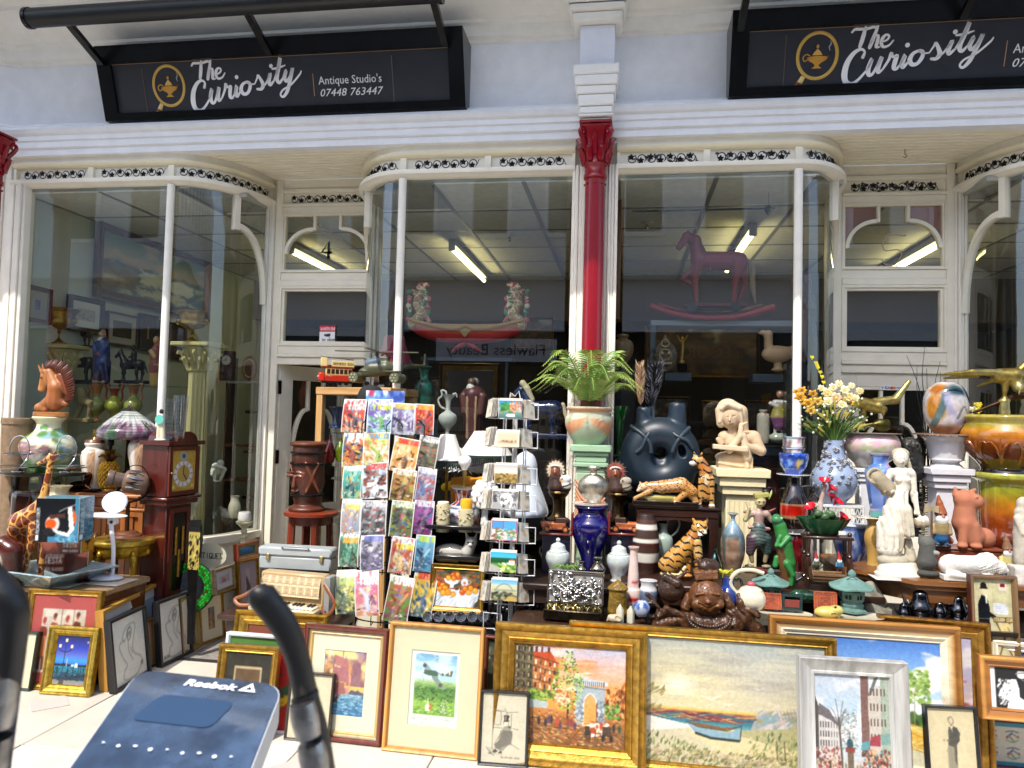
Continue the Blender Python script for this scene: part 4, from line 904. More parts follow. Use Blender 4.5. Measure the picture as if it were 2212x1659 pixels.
def a_beach(w,h):
 c=Cv(w,h).Qc([(0,'b8ad8c'),(.3,'cdbf96'),(.36,'d8d2b4'),(.5,'d8cfae'),(.7,'cdc9b6'),(1,'b4bcb8')])
 c.ell(.42,.62,.33,.4,'f2e2a4',.8,1.0).ell(.42,.62,.1,.12,'fffbe0',.95,.8);c.Qe('a9a49c',.52,.75,80,10,3,.55,y0=.5);c.Qe('e6dcbc',.52,.7,60,8,8,.5,y0=.45)
 c.Qc([(.3,'7fb0ac'),(.345,'2f7f93'),(.38,'3c8796'),(.4,'7a3a40'),(.415,'b06c50'),(.43,'e8c560'),(.45,'ecd890')],.1,.8,.3,.45)
 c.Jh(160,.1,.36,.8,.405,['6a3038','a04a40','2a6a80','d0a060'],.05,.003,4,jit=.3)
 c.Jk([(.1,.36),(.3,.34),(.52,.3),(.75,.3),(1,.2),(1,0),(0,0),(0,.3)],'d8cfae').Jk([(.12,.37),(.3,.36),(.5,.3),(.3,.24),(.2,.28)],'f2f0e4')
 c.Jk([(.72,.38),(.85,.47),(1,.52),(1,.3),(.7,.28)],'a8a8a4');c.Jh(120,.74,.3,1,.46,['c8b8b8','8aa8b0','d8ccc8','9a9c78','b4b08c'],.02,.008,5,ang=25)
 c.Jk([(.45,.25),(.75,.31),(1,.22),(1,.05),(.6,.1)],'e6d6a4');c.Jk([(.6,.28),(1,.38),(1,.15),(.8,.2)],'b8b484')
 T=lambda x,y:y<.42-.55*x or(x>.7 and y<.3)
 c.Jh(1900,0,0,1,.5,['7c8c50','a8a868','5c7040','c8bc80','d8cc98','8c9c60','4a5c38'],.009,.0028,6,ang=70,tri=T);c.Jh(700,0,0,1,.12,['8c8c58','b8a870','d8c898','6c7444','b89c88'],.008,.004,7,ang=40)
 rng=random.Random(3)
 for i in range(60):x=rng.uniform(0,.2);L=rng.uniform(.12,.38);dx=rng.uniform(0,.1);c.Ji([(x,.12),(x+dx*.3,.12+L*.6),(x+dx,.12+L)],.0045,rng.choice(['6c7c44','8c8c50','4c6038','a8a060']),.8,sm=2)
 for(x,y,x2,y2)in((.04,.25,.17,.78),(.09,.3,.24,.66),(.1,.25,.35,.58),(.12,.2,.33,.44),(.05,.2,.2,.5),(.02,.3,.1,.62)):
  c.Ji([(x,y),((x+x2)/2-.02,(y+y2)/2),(x2,y2)],.004,'8c8c58',sm=3);c.Jh(16,x2-.05,y2-.06,x2+.01,y2+.03,['8c8450','a89c68'],.014,.004,int(x*100),ang=50)
 c.Jk([(.45,.33),(.49,.25),(.55,.22),(.66,.22),(.67,.32),(.62,.27),(.5,.3)],'8fb4c4').Jk([(.45,.335),(.5,.305),(.6,.285),(.665,.33),(.6,.31),(.5,.33)],'8a5c30').Ji([(.49,.25),(.55,.22),(.66,.215)],.02,'23302c').Ji([(.67,.33),(.665,.22)],.008,'30383a').Ji([(.45,.335),(.5,.3),(.61,.285),(.67,.335)],.008,'404848')
 for(x,y,s)in((.55,.53,.04),(.62,.49,.02),(.74,.63,.02),(.53,.68,.012)):c.Ji([(x-s,y+s*.4),(x-s*.3,y+.005),(x,y-s*.3),(x+s*.3,y+.005),(x+s,y+s*.8)],.007 if s>.03 else.004,'fbfaf2',sm=2)
 for x in(.81,.84):c.Ji([(x,.1),(x-.003,.24)],.008,'5c5030')
 for i in range(14):x=.82+i*.013;c.Ji([(x,.4+i*.006),(x-.01,.47+i*.006)],.003,'8c8460')
 c.a=c.a*.84;return c.Qf(.03,3,3,4)
def a_blue(w,h):
 c=Cv(w,h).Qc([(0,'d8cc98'),(.1,'c8a040'),(.25,'e8c060'),(.34,'e0c878'),(.36,'8aa8c8'),(.5,'c0d4e0'),(.7,'86aedb'),(1,'4470b4')])
 c.Qe('f2e8d8',.5,.62,60,30,5,.95,x0=.4,x1=1,y0=.55);c.Qe('e6ecf0',.48,.6,70,30,9,.9,y0=.4,y1=.75);c.Jk([(.6,.36),(.72,.42),(.82,.37),(.82,.34),(.6,.34)],'5a78b0')
 c.Jj(0,.34,1,.36,'5c7844');c.Jh(90,.6,.33,1,.42,['2f4a28','4c6c38','5c7c3c'],.02,.02,2);
 for(x,t)in((.72,.62),(.82,.7),(.75,.5)):c.Ji([(x,.33),(x+.005,t-.1)],.008,'9a8c78')
 c.Jh(110,.64,.52,.79,.66,['7c9c4c','9cb860','5c7c38'],.012,.01,3);c.Jh(190,.76,.5,.92,.77,['7c9c4c','8cac54','5c7c38','a8c070'],.012,.01,4)
 c.Jh(300,0,.02,1,.33,['d8a840','f0d080','b88c30','e8dca8','c8b468'],.04,.004,6);c.Jk([(.55,.1),(.7,.16),(1,.08),(1,0),(.5,0)],'d0ccb0');return c.Qf(.02,4)
def a_silver(w,h):
 c=Cv(w,h).Qc([(0,'c8c4c0'),(.2,'d0c8c4'),(.35,'c0d0d8'),(.6,'b8d0e0'),(1,'c0cad8')]);c.Qe('e8e8ec',.45,.6,40,24,3,.9,y0=.4)
 c.Jk([(.62,1),(.72,1),(.74,.3),(.62,.3)],'7c5c54').Jk([(.71,.82),(1,1),(1,.25),(.73,.25)],'c8c0b4').Jk([(.71,.82),(.8,.98),(.86,1),(.76,.84)],'6c6c60').Jk([(.88,1),(1,1),(1,.3),(.88,.3)],'a4b0a0')
 for i in range(4):
  for j in range(5):c.Jj(.74+j*.045,.44+i*.13,.757+j*.045,.5+i*.13,'5c4c40')
 c.Jk([(0,.82),(.05,.72),(.05,.2),(0,.2)],'4c4844').Jk([(.05,.64),(.22,.6),(.33,.52),(.33,.25),(.05,.25)],'d0ccc8').Jk([(.05,.66),(.06,.74),(.2,.68),(.33,.54),(.22,.59),(.05,.64)],'6c6468')
 for i in range(3):
  for j in range(7):c.Jj(.07+j*.036,.37+i*.08,.083+j*.036,.42+i*.08,'54504c')
 c.Jh(200,0,.15,.35,.36,['8c4c40','c8a078','5c3c34','d8ccc0','a05c50','b04450'],.012,.02,5);c.Jh(240,.62,.12,1,.36,['7c342c','e0b080','4c2c28','b87058','5c98a0'],.012,.022,6)
 c.Jk([(.62,.42),(.74,.45),(.7,.36),(.6,.36)],'5c98a0').Jk([(.73,.47),(.86,.5),(.86,.4),(.72,.4)],'a03c48').Jk([(.86,.5),(1,.52),(1,.42),(.87,.41)],'7ca49c')
 c.Jh(260,.36,.35,.56,.7,['8c9080','6c7468','a8a890','5c6058'],.012,.007,7,al=.6);c.Ji([(.36,.02),(.35,.3),(.33,.5),(.32,.62)],.016,'4c4038')
 for(x,y)in((.22,.7),(.28,.78),(.38,.76),(.42,.7),(.25,.62),(.4,.62)):c.Ji([(.33,.5),((x+.33)/2,(y+.55)/2+.02),(x,y)],.005,'5c5048',sm=2)
 c.ell(.46,.4,.05,.055,'2c5058').Jj(.4,.33,.52,.37,'8c3c30').Jj(.425,.14,.5,.33,'6c5c48');c.Ji([(.46,.45),(.46,.5)],.008,'2c5058')
 c.Jh(400,0,0,1,.18,['d8d8e0','a8b8c4','c89c90','e8e4e4','8c98a0','d0b8b0'],.03,.006,8,ang=12)
 for(x,y,q,k)in((.2,.2,.05,'5c4c34'),(.66,.12,.06,'3c4c48'),(.7,.1,.04,'c05058'),(.86,.16,.07,'2c4c70'),(.55,.2,.04,'7c6c58'),(.59,.21,.035,'a07838'),(.4,.21,.04,'5c7050')):c.ell(x,y,.018,q,k).ell(x,y+q+.005,.01,.012,'d8b898')
 c.a=c.a*.88;return c.Qf(.05,3,3,4)
def a_ship(w,h):
 c=Cv(w,h).Qc([(0,'2c6484'),(.3,'4c88a8'),(.36,'c8a868'),(.5,'f0c858'),(.7,'d89c50'),(1,'9c88a8')])
 c.Qe('7c5068',.48,.62,20,24,4,.85,y0=.45);c.Qe('f6e090',.5,.62,26,30,7,.9,y0=.38);c.Qe('e8e0d0',.55,.65,16,20,12,.8,x1=.5,y0=.5)
 c.Qc([(0,'2c6ca0'),(.2,'3c7898'),(.33,'88a8b8')],0,1,0,.33);c.Jh(220,0,0,1,.32,['1c4c70','6ca8c8','c8dce4','2c5c80','8cb8cc'],.06,.008,3,ang=-6)
 c.Jk([(.1,.22),(.3,.25),(.48,.38),(.42,.3),(.34,.2),(.2,.16)],'6c3c30');c.Ji([(.36,.25),(.44,.98)],.012,'5c4034').Ji([(.2,.25),(.24,.9)],.01,'5c4034')
 c.Jk([(.24,.92),(.56,.86),(.6,.7),(.28,.76)],'b0706c').Jk([(.2,.74),(.58,.72),(.62,.5),(.3,.52)],'a8686c').Jk([(.58,.72),(.66,.6),(.64,.42),(.5,.3),(.62,.5)],'d89870').Jk([(.24,.5),(.5,.5),(.56,.34),(.3,.3)],'9c5c58').Jk([(.5,.44),(.62,.42),(.6,.3)],'c08880')
 c.Jk([(.62,.36),(.68,.4),(.8,.38),(.84,.42),(.86,.39),(1,.35),(1,.33),(.62,.33)],'4c4c68');return c.Qf(.05,3)
def a_plane(w,h):
 c=Cv(w,h,'d4d2ca');x0,x1,y0,y1=.1,.92,.15,.95
 c.Qc([(.15,'6c9c34'),(.3,'84b044'),(.5,'3c6c2c'),(.56,'90b45c'),(.6,'b8ccb0'),(.62,'a8c8d4'),(.8,'9cc4dc'),(.95,'6c9cc0')],x0,x1,y0,y1)
 c.Qe('d8e4ec',.5,.65,40,10,4,.7,x0,.62,x1,y1);c.Jh(260,x0+.03,.33,x1-.03,.5,['2c5420','4c7c2c','6c9c3c','24441c'],.02,.01,3);c.Jh(120,x0+.03,.5,x1-.03,.6,['88a860','5c8048','a8c080','8c9070'],.05,.003,4)
 c.Jh(200,x0+.02,.17,x1-.02,.33,['98c048','7cac3c','b0d060','4c7828','8c9c50'],.02,.012,5);c.Jh(70,.62,.16,.78,.35,['6c8c58','4c6c38','c8ccb0'],.012,.012,6)
 c.Jk([(.34,.2),(.4,.28),(.44,.2),(.44,.26)],'c87c3c').Jk([(.34,.2),(.34,.26),(.385,.3),(.43,.26),(.43,.2)],'f0ece0').Jk([(.41,.22),(.42,.3),(.47,.32),(.49,.22)],'b07830').Ji([(.387,.3),(.39,.37)],.01,'e8e4d8')
 G='46604e'
 c.Jk([(.25,.84),(.32,.82),(.44,.73),(.3,.72)],'8c9c94').Jk([(.4,.7),(.5,.7),(.72,.5),(.66,.49),(.46,.62)],'7c8c84').Jk([(.24,.71),(.3,.735),(.5,.735),(.62,.7),(.84,.69),(.82,.67),(.6,.67),(.4,.66),(.28,.68)],G)
 c.Jk([(.72,.7),(.83,.75),(.85,.74),(.84,.67)],G).Jj(.78,.69,.8,.74,'e8e0c8').Jj(.8,.69,.82,.74,'a84038').ell(.285,.79,.045,.03,'28304c').ell(.285,.79,.022,.015,'c85840').ell(.62,.55,.045,.03,'28304c').ell(.62,.55,.022,.015,'c85840')
 c.ell(.65,.69,.035,.025,'c8a040').ell(.65,.69,.03,.021,'28304c').ell(.65,.69,.012,.009,'c85840').Qd('QJ',.565,.675,.035,'dfe4e0',.008).Qd('E',.69,.675,.035,'dfe4e0',.008).ell(.265,.71,.025,.02,'e8ecf0').Ji([(.24,.67),(.29,.6)],.008,'90a0a8').ell(.48,.74,.04,.012,'a8c4d0')
 c.Jj(.47,.845,.57,.94,'8cb8d0').ell(.52,.88,.04,.03,'d8dce0').ell(.52,.88,.028,.02,'28304c').ell(.52,.88,.018,.013,'e8e8e8').ell(.52,.925,.02,.012,'7c3040')
 rng=random.Random(4)
 for i in range(22):
  x=rng.uniform(.06,.85);y=rng.uniform(.02,.11);c.Ji([(x,y),(x+.02,y+rng.uniform(-.01,.01)),(x+.04,y),(x+.07,y+.005)],.003,rng.choice(['8c8c88','6c6c70','a8a49c']),.8,sm=2)
 return c.Jj(.16,.05,.34,.12,'d8d2c8',.6)
def a_cartoon(w,h):
 c=Cv(w,h,'c9bfa8').Qf(.03,10);K='35322e'
 L=lambda P,t=.005:c.Ji(P,t,K,.85,sm=2)
 L([(.25,.2),(.25,.74)]);L([(.25,.74),(.5,.74)]);L([(.28,.55),(.28,.73),(.42,.73),(.42,.55),(.28,.55)]);L([(.5,.78),(.56,.7),(.56,.55)]);L([(.55,.72),(.8,.74)]);L([(.66,.7),(.66,.5)]);L([(.12,.22),(.3,.1)]);L([(.6,.3),(.85,.22)]);L([(.25,.5),(.45,.5)]);L([(.7,.5),(.82,.49)])
 for i in range(5):L([(.12+i*.06,.22),(.24+i*.06,.12)],.003)
 c.Jk([(.36,.25),(.42,.45),(.5,.52),(.64,.52),(.7,.4),(.66,.3),(.5,.18),(.42,.18)],'8f8878');
 for i in range(16):L([(.38+i*.02,.22+.004*i),(.48+i*.014,.46)],.003)
 c.Jk([(.3,.26),(.46,.36),(.58,.34),(.44,.2),(.34,.2)],'6d675c');c.Jk([(.26,.17),(.33,.2),(.38,.17),(.3,.14)],K).Jk([(.38,.15),(.46,.18),(.48,.14)],K);L([(.3,.26),(.36,.34),(.44,.42)])
 c.ell(.55,.56,.06,.045,'d8cdb4');L([(.49,.56),(.5,.6),(.58,.6),(.6,.55),(.54,.52)]);c.Jk([(.48,.6),(.63,.61),(.63,.6),(.48,.585)],K).Jk([(.5,.6),(.49,.68),(.61,.69),(.6,.61)],K).Jj(.53,.61,.545,.68,'c8bfa8');c.ell(.62,.52,.04,.02,K)
 c.Qd('THE LORD CHIEF JUSTICE',.45,.08,.016,'6c665c',.003,sx=.8).Qd('LOW',.18,.13,.02,K,.004);return c
def a_man(w,h):
 c=Cv(w,h,'cdbd98').Qf(.03,10);K='4a4640';sy=lambda y:.30+y*.7
 P=lambda pts,col:c.Jk([(x,sy(y))for x,y in pts],col)
 P([(.4,.0),(.38,.35),(.42,.45),(.6,.45),(.6,.2),(.58,-.3),(.44,-.3)],'a89c80');P([(.42,.42),(.44,.7),(.5,.74),(.62,.7),(.68,.62),(.66,.5),(.6,.45),(.58,.12),(.55,.15),(.54,.4)],'4c4840');P([(.47,.73),(.52,.62),(.54,.73)],'d8c8a4')
 c.ell(.5,sy(.80),.055,.045,'d0b894').Ji([(.46,sy(.83)),(.5,sy(.87)),(.55,sy(.82)),(.54,sy(.76)),(.49,sy(.75)),(.46,sy(.79)),(.44,sy(.83)),(.46,sy(.86))],.006,K,sm=3).Ji([(.34,sy(.5)),(.46,sy(.5)),(.62,sy(.54))],.02,'5c564c').ell(.37,sy(.5),.04,.015,'d0b894')
 for i in range(9):c.Ji([(.42+i*.02,sy(.4)),(.43+i*.017,0)],.003,K,.7)
 for i in range(10):c.Ji([(.46+i*.018,sy(.45)),(.5+i*.015,sy(.68))],.003,'2c2a26',.7)
 return c
def a_nude(seed):
 def f(w,h):
  c=Cv(w,h,'e9e5dd');K='2a2a2c';s=seed;L=lambda P,t=.006:c.Ji(P,t,K,.9,sm=4)
  L([(.4,.62),(.34,.7),(.5,.84),(.72,.84),(.7,.7),(.62,.52),(.66,.38),(.82,.3),(.86,.2),(.7,.06),(.45,.03),(.3,.08),(.34,.2),(.42,.26),(.3,.42),(.24,.6),(.4,.65)])
  L([(.5,.6),(.5,.45),(.6,.3)],.005);L([(.55,.5),(.6,.4)],.004);c.Ji([(.48,.7),(.55,.8),(.62,.76),(.56,.64),(.5,.62),(.5,.7),(.58,.74),(.54,.68)],.01,K,sm=3);L([(.46,.66),(.5,.78),(.6,.82)],.009)
  c.Qd('CB',.82,.16,.05,K,.006)if s else c.Qd('SULTAN',.12,.06,.035,K,.005,sl=.2);return c
 return f
def a_venice(w,h):
 c=Cv(w,h).Qc([(0,'8c8880'),(.1,'787670'),(.11,'16283c'),(.3,'1a7080'),(.38,'1878a0'),(.42,'2868c0'),(.5,'2c88d8'),(.6,'5060b0'),(.75,'2838a0'),(1,'101850')])
 c.Jh(130,0,.12,1,.36,['0c3048','188898','10202c','205c70'],.04,.01,3).Jh(80,.2,.1,1,.25,['0a1420','102838','183c58'],.05,.02,4).Jj(0,.39,1,.415,'0c1420').Jk([(0,.38),(.3,.44),(.6,.4),(1,.43),(1,.38)],'181828')
 for i in range(13):c.Jj(.03+i*.08,.18,.042+i*.08,.38,'0c1018')
 c.Jj(.36,.38,.4,.5,'9898a0').Jk([(.36,.5),(.38,.56),(.4,.5)],'9898a0').Jj(.52,.38,.6,.42,'c8c8c0').Jj(.62,.36,.72,.43,'e8e4d8').ell(.67,.44,.03,.03,'e8e4d8').Jj(.26,.12,.29,.85,'1c1c24').Jk([(.2,.0),(.22,.12),(.34,.12),(.36,.0)],'383838').Jj(.22,.02,.36,.1,'40403c')
 c.Ji([(.1,.76),(.1,.7),(.28,.66),(.45,.7),(.45,.76)],.018,'1c1c24',sm=3)
 for x,y in((.1,.78),(.28,.9),(.46,.78)):c.Jj(x-.035,y-.035,x+.035,y+.035,'f0c8a0')
 c.ell(.94,.88,.04,.03,'c0b8a0');
 for x,y in((.7,.95),(.6,.9),(.8,.92),(.15,.95),(.85,.8)):c.ell(x,y,.008,.006,'e8e8f0')
 return c
def a_maasai(w,h):
 c=Cv(w,h,'9c4440');c.Jj(.16,.12,.84,.84,'c2b8aa').Qe('a8a090',.5,.6,10,10,3,.8,.16,.12,.84,.84)
 for i,(x,y,k,g)in enumerate(((.2,.55,'b06a3c','6b2c1c'),(.36,.6,'a84038','8c4434'),(.56,.58,'b88858','8c3c34'),(.72,.62,'8c4030','5c281c'))):
  c.ell(x,y,.075,.12,g).ell(x,y+.15,.035,.045,'7c3424').ell(x+.01,y+.17,.036,.03,'4c2018'if i%2 else '9c3030').Jj(x-.06,y-.28,x+.05,y-.02,k).ell(x-.02,y-.15,.06,.12,k).Jj(x-.04,.15,x-.01,y-.25,'6b2c1c').Jj(x+.02,.15,x+.05,y-.25,'6b2c1c').Ji([(x-.03,y+.1),(x+.03,y+.09)],.012,'e8dcc8')
 for x in(.46,.65):c.Ji([(x,.2),(x+.01,.84)],.006,'4c3028')
 return c
def a_cuba(w,h):
 c=Cv(w,h,'1c1b1d').Jj(.0,.0,.07,1,'cfcfcf').Jj(.07,.0,1,.08,'1c1b1d')
 c.Jk([(.1,.35),(.2,.7),(.33,.72),(.36,.5),(.5,.72),(.6,.66),(.66,.5),(.6,.2),(.66,0),(.2,0),(.22,.2)],'ececec').Jk([(.36,.68),(.46,.7),(.5,.4),(.44,.15),(.36,.3)],'202022').ell(.4,.82,.06,.08,'f0f0f0').Jk([(.32,.84),(.36,.93),(.46,.92),(.47,.86)],'b8b8b8').Ji([(.34,.86),(.47,.9)],.012,'303030').Ji([(.12,.36),(.3,.34),(.42,.2)],.05,'f2f2f2').Jh(90,.1,.1,.3,.7,['ffffff','606060','d8d8d8'],.02,.008,3,ang=60).Jh(50,.55,.2,.66,.7,['ffffff','606060'],.02,.008,4,ang=60)
 c.ell(.43,.81,.006,.01,'202020').Ji([(.4,.72),(.5,.68)],.006,'f8f8f8').Jj(.72,.35,.95,.38,'d0d0d0').Ji([(.74,.58),(.82,.7)],.04,'f0f0f0')
 c.Qd('"CUBA LIBRE',.58,.82,.085,'f0f0f0',.022,sx=.5).Qd('GRAND',.84,.7,.085,'f0f0f0',.022,sx=.5).Qd('11',.94,.55,.09,'f0f0f0',.018,sl=.3);return c
def a_chinese(w,h):
 c=Cv(w,h,'3c8ca4').Jj(.07,.1,.93,.9,'dcd4c0')
 for(x,y)in((.3,.68),(.3,.3),(.66,.68),(.66,.3)):
  c.Ji([(x-.1,y+.1),(x,y+.13),(x+.1,y+.1)],.02,'4c5c70',sm=3).Ji([(x-.08,y),(x,y+.06),(x+.1,y-.02)],.025,'6c7c90',sm=3).Ji([(x,y+.1),(x-.04,y),(x+.03,y-.1)],.018,'38485c',sm=3).ell(x-.08,y-.02,.03,.04,'b8503c').ell(x+.09,y,.03,.04,'c87050').ell(x,y-.09,.03,.03,'d8b848').Ji([(x-.1,y-.08),(x,y-.13),(x+.1,y-.07)],.02,'58a090',sm=3)
 c.Qd('IYXI',.86,.3,.05,'604840',.01).Jj(.84,.2,.88,.28,'c04830');return c
def a_portrait(w,h):
 c=Cv(w,h,'2e2a20').Jj(.2,.08,.8,.82,'b8a37c').Jj(.23,.1,.77,.79,'5d452c');c.Qf(.05,6)
 c.ell(.5,.5,.07,.1,'c29468').Jk([(.42,.52),(.44,.62),(.52,.64),(.58,.56),(.54,.6),(.46,.58)],'2c1c12').Jk([(.34,.1),(.38,.36),(.46,.42),(.56,.4),(.64,.34),(.66,.1)],'2c2018').Ji([(.47,.4),(.5,.34),(.53,.4)],.02,'d8ccb0');return c.Ji([(.26,.58),(.4,.62)],.008,'8c7450').Jj(.2,.08,.8,.82,'000000',.0)
def a_street(w,h):
 c=Cv(w,h).Qc([(0,'b88858'),(.3,'c89868'),(.6,'7898b8'),(1,'5c88b0')]);c.Jk([(0,0),(0,1),(.35,.95),(.42,.5),(.36,.1),(.2,0)],'8c5c38').Jk([(1,0),(1,1),(.7,.9),(.6,.5),(.66,.1),(.8,0)],'9c6c44')
 return c.Jh(200,0,0,1,.9,['6c4028','a87850','c8a070','4c3020','d8b888'],.03,.05,3,tri=lambda x,y:abs(x-.5)>.12).Jh(50,.2,.0,.8,.25,['d8c098','8c6848'],.08,.02,4)
def a_oil(cols,sky='8c9c88',seed=1):
 def f(w,h):
  c=Cv(w,h).Qc([(0,cols[0]),(.4,cols[1]),(.6,sky),(1,sky)]);c.Jh(240,0,0,1,.75,cols,.05,.03,seed);c.Qe('d8d4c8',.55,.7,20,12,seed,.6,y0=.55)
  return c.Ji([(.25,.2),(.3,.6),(.28,.9)],.02,'4c3c24').Jh(80,.1,.5,.6,.95,cols,.05,.03,seed+1)
 return f
def a_sea(w,h):
 c=Cv(w,h).Qc([(0,'3c5c64'),(.3,'486c74'),(.45,'4c6c78'),(.5,'38545e'),(.56,'b49c80'),(.7,'8c9890'),(1,'3c6c74')]);c.Qe('b8a488',.5,.65,50,14,3,.8,y0=.5)
 c.Jh(260,0,.02,1,.5,['2c4c58','6c8c90','b8c8c4','38606c','4c7880'],.06,.012,4).Jh(80,.35,.3,.85,.45,['d8e0dc','c0d0cc'],.05,.015,5).Jh(60,0,.15,.25,.4,['3c3828','5c4c30','6c6844'],.05,.03,6);return c.Jh(60,.3,.05,.8,.2,['d0c8a8','a8b8b0'],.04,.008,7)
def a_fruit(w,h):
 c=Cv(w,h,'38301f').Jh(140,0,.5,1,1,['5c4828','2c2418','8c6030','385048','9c4c28'],.08,.04,3);c.Jk([(0,0),(0,.42),(.2,.5),(.5,.45),(.8,.5),(1,.5),(.96,.2),(.8,0)],'c8d0d4').Jh(60,.05,.05,.9,.42,['e8ecec','98a4b0','b4bec4','dce0e0'],.09,.015,4,ang=50)
 c.Jk([(.2,.74),(.56,.72),(.5,.62),(.42,.58),(.42,.5),(.34,.5),(.34,.58),(.24,.64)],'dfe3e4').ell(.66,.66,.09,.13,'ccd4d8').ell(.66,.79,.07,.03,'8894a0').ell(.66,.64,.04,.05,'b85c38').Ji([(.74,.74),(.8,.68),(.74,.6)],.02,'c0c8cc',sm=3)
 for(x,y,r)in((.3,.76,.07),(.4,.84,.07),(.42,.75,.07),(.52,.78,.065),(.5,.86,.06),(.08,.6,.075),(.18,.55,.07),(.14,.46,.08),(.24,.48,.08),(.3,.38,.085),(.2,.36,.08),(.42,.33,.065),(.62,.4,.075),(.68,.5,.07),(.76,.4,.07),(.8,.52,.07),(.9,.46,.075),(.05,.46,.06)):
  k=random.Random(int(x*100+y*37)).choice(['d8781c','e8a02c','c8501c','e08c20']);c.ell(x,y,r,r*c.asp,'6c3010').ell(x,y,r*.9,r*.9*c.asp,k).ell(x-r*.25,y+r*.3,r*.4,r*.4*c.asp,'f2c860',.7,.8)
 return c.Qf(.03,3)
def a_poster(w,h):return Cv(w,h,'b01c18').Jk([(0,.35),(.6,.45),(1,.7),(1,.5),(.6,.3),(0,.15)],'d8b018').Jk([(.4,.5),(.8,.6),(1,.55),(1,.48),(.5,.42)],'2c5c38').Jh(20,0,.2,1,.8,['8c1414','3c3c3c'],.1,.03,2)
def a_plain(c0,c1=None,s=3):
 def f(w,h):
  c=Cv(w,h,c0)
  return c.Jh(40,.2,.1,.8,.8,[c1,c0],.06,.02,s)if c1 else c
 return f
def a_police(w,h):
 c=Cv(w,h,'b9b48f');
 rng=random.Random(2)
 for i in range(60):x=rng.random();y=rng.random();c.Ji([(x,y),(x+.01,y-.12)],.006,rng.choice(['98a060','d0ccb0','a8a878']),.6)
 c.Jj(.66,.86,.86,.96,'d8c8b8').Jj(.7,.9,.82,.945,'6c2028')
 c.Jk([(.1,.38),(.12,.7),(.22,.8),(.36,.76),(.42,.62),(.4,.48),(.44,.22),(.36,.22),(.3,.38)],'14161c').ell(.27,.83,.06,.045,'c8b890').Jk([(.16,.87),(.4,.87),(.36,.89),(.35,.94),(.27,.96),(.2,.94),(.19,.89)],'1c1a18').Ji([(.34,.58),(.52,.52)],.05,'14161c').Ji([(.33,.8),(.34,.7)],.02,'e0dcc8')
 c.Jk([(.5,.7),(.84,.69),(.88,.56),(.52,.57)],'d8dce0');
 for i in range(5):c.Ji([(.54,.68-i*.022),(.84,.675-i*.022)],.005,'8894a0')
 c.Jk([(.46,.53),(1,.53),(.98,.46),(.5,.46)],'5c4420').Qd('COUGH CURES',.52,.475,.038,'e8d8a8',.009,fit=.44).Ji([(.56,.46),(.96,.02)],.018,'6c5028').Ji([(.9,.46),(.62,.05)],.018,'6c5028').Jj(.66,.28,.9,.44,'c8b47c').Ji([(.85,.4),(.94,.28),(.86,.2),(.78,.22)],.014,'8c7440',sm=3)
 return c.Ji([(0,.5),(1,.5)],.004,'8c8868').Ji([(0,.24),(1,.24)],.004,'8c8868')
GD=('a87c2e','c39a45','b58a36','8a6422','d0aa55','b0832e','c8a24a','a87c2e')
BR=('5a2418','6b2e1e','8a4a30','4a1c14','6b2e1e','b08850')
BK=('17171a','1e1e22');
Jc('oil painting of a Paris boulevard with arch at sunset in a broad gold frame',(1060,1642),(1394,1673),1342,'wide',GD,'gold',None,a_paris,1.5,ak='oil',lean=7)
Jc('oil painting of a beach at sunset with a pale blue rowing boat',(1222,1648),(1812,1706),1340,'mid',GD,'gold',None,a_beach,1.5,ak='oil',lean=6)
Jc('street painting with red awnings and a bare tree in a silvery white frame',(1728,1738),(1968,1758),1415,'bev',('b8b8b6','aeaeac','a09e9a','c0c0bc'),'wood',None,a_silver,1.5,ak='oil',lean=6)
Jc('large landscape with blue sky, white clouds and two slim trees',(1664,1667),(2086,1708),1327,'wide',('8a5a24','a87434','94642a','7a4c1c','a87434','d8c49c','e4d8bc'),'woodh',None,a_blue,1.3,ak='oil',lean=6,fs=.85)
Jc('beaded red gold frame with a mauve sky half hidden behind the blue landscape',(1902,1668),(2150,1700),1326,'wide',('7c4a20','9c6a2c','b88838','7a4c1c','c89a48'),'gold',None,a_oil(['8c2c30','c8b8a8','b09890','c4b4c0'],'a09ab0',5),.8,lean=6,fs=.8)
Jc('ship painting under full sail in a mahogany frame with cream mount',(642,1590),(826,1611),1345,'mid',('4a1a12','6e2c1c','54201a','7c3a28','3a1410','c8a868'),'darkwood',(.05,'d4ccb4',.06,.065),a_ship,1.5,lean=7,glaze=True)
Jc('signed print of a fighter plane over green fields in a narrow gilt frame',(827,1618),(1034,1641),1341,'thin',('b87830','c88c40','d8a858','b87830'),'wood',(.07,'ccc4a4',.085,.095),a_plane,1.6,lean=7,glaze=True,fs=1.2)
Jc('ink cartoon of a seated stout man in top hat in a thin black frame',(1032,1651),(1139,1659),1489,'thin',BK,'gloss',None,a_cartoon,1.6,lean=9,glaze=True,fs=.7)
Jc('pencil drawing of a standing bald man in tailcoat in a thin black frame',(2009,1735),(2124,1741),1522,'thin',BK,'gloss',None,a_man,1.5,lean=8,glaze=True,fs=.7)
Jc('black and white poster of a lady in furs reading Cuba Libre',(2118,1550),(2345,1570),1413,'mid',('9c6428','b87c38','c89048','9c6428'),'woodh',None,a_cuba,1.3,lean=7,z0=.32)
Jc('oriental butterfly picture with turquoise border in dark red frame',(2100,1652),(2240,1664),1551,'thin',('5c1824','6c2030'),'wood',None,a_chinese,1.5,lean=7,fs=.5)
Jc('white frame corner with a slate blue picture at the right edge',(2145,1500),(2330,1520),1380,'mid',('e4e0d4','efece0','c8b890','efece0'),'paint',None,a_plain('34507c'),.6,lean=6,z0=.35)
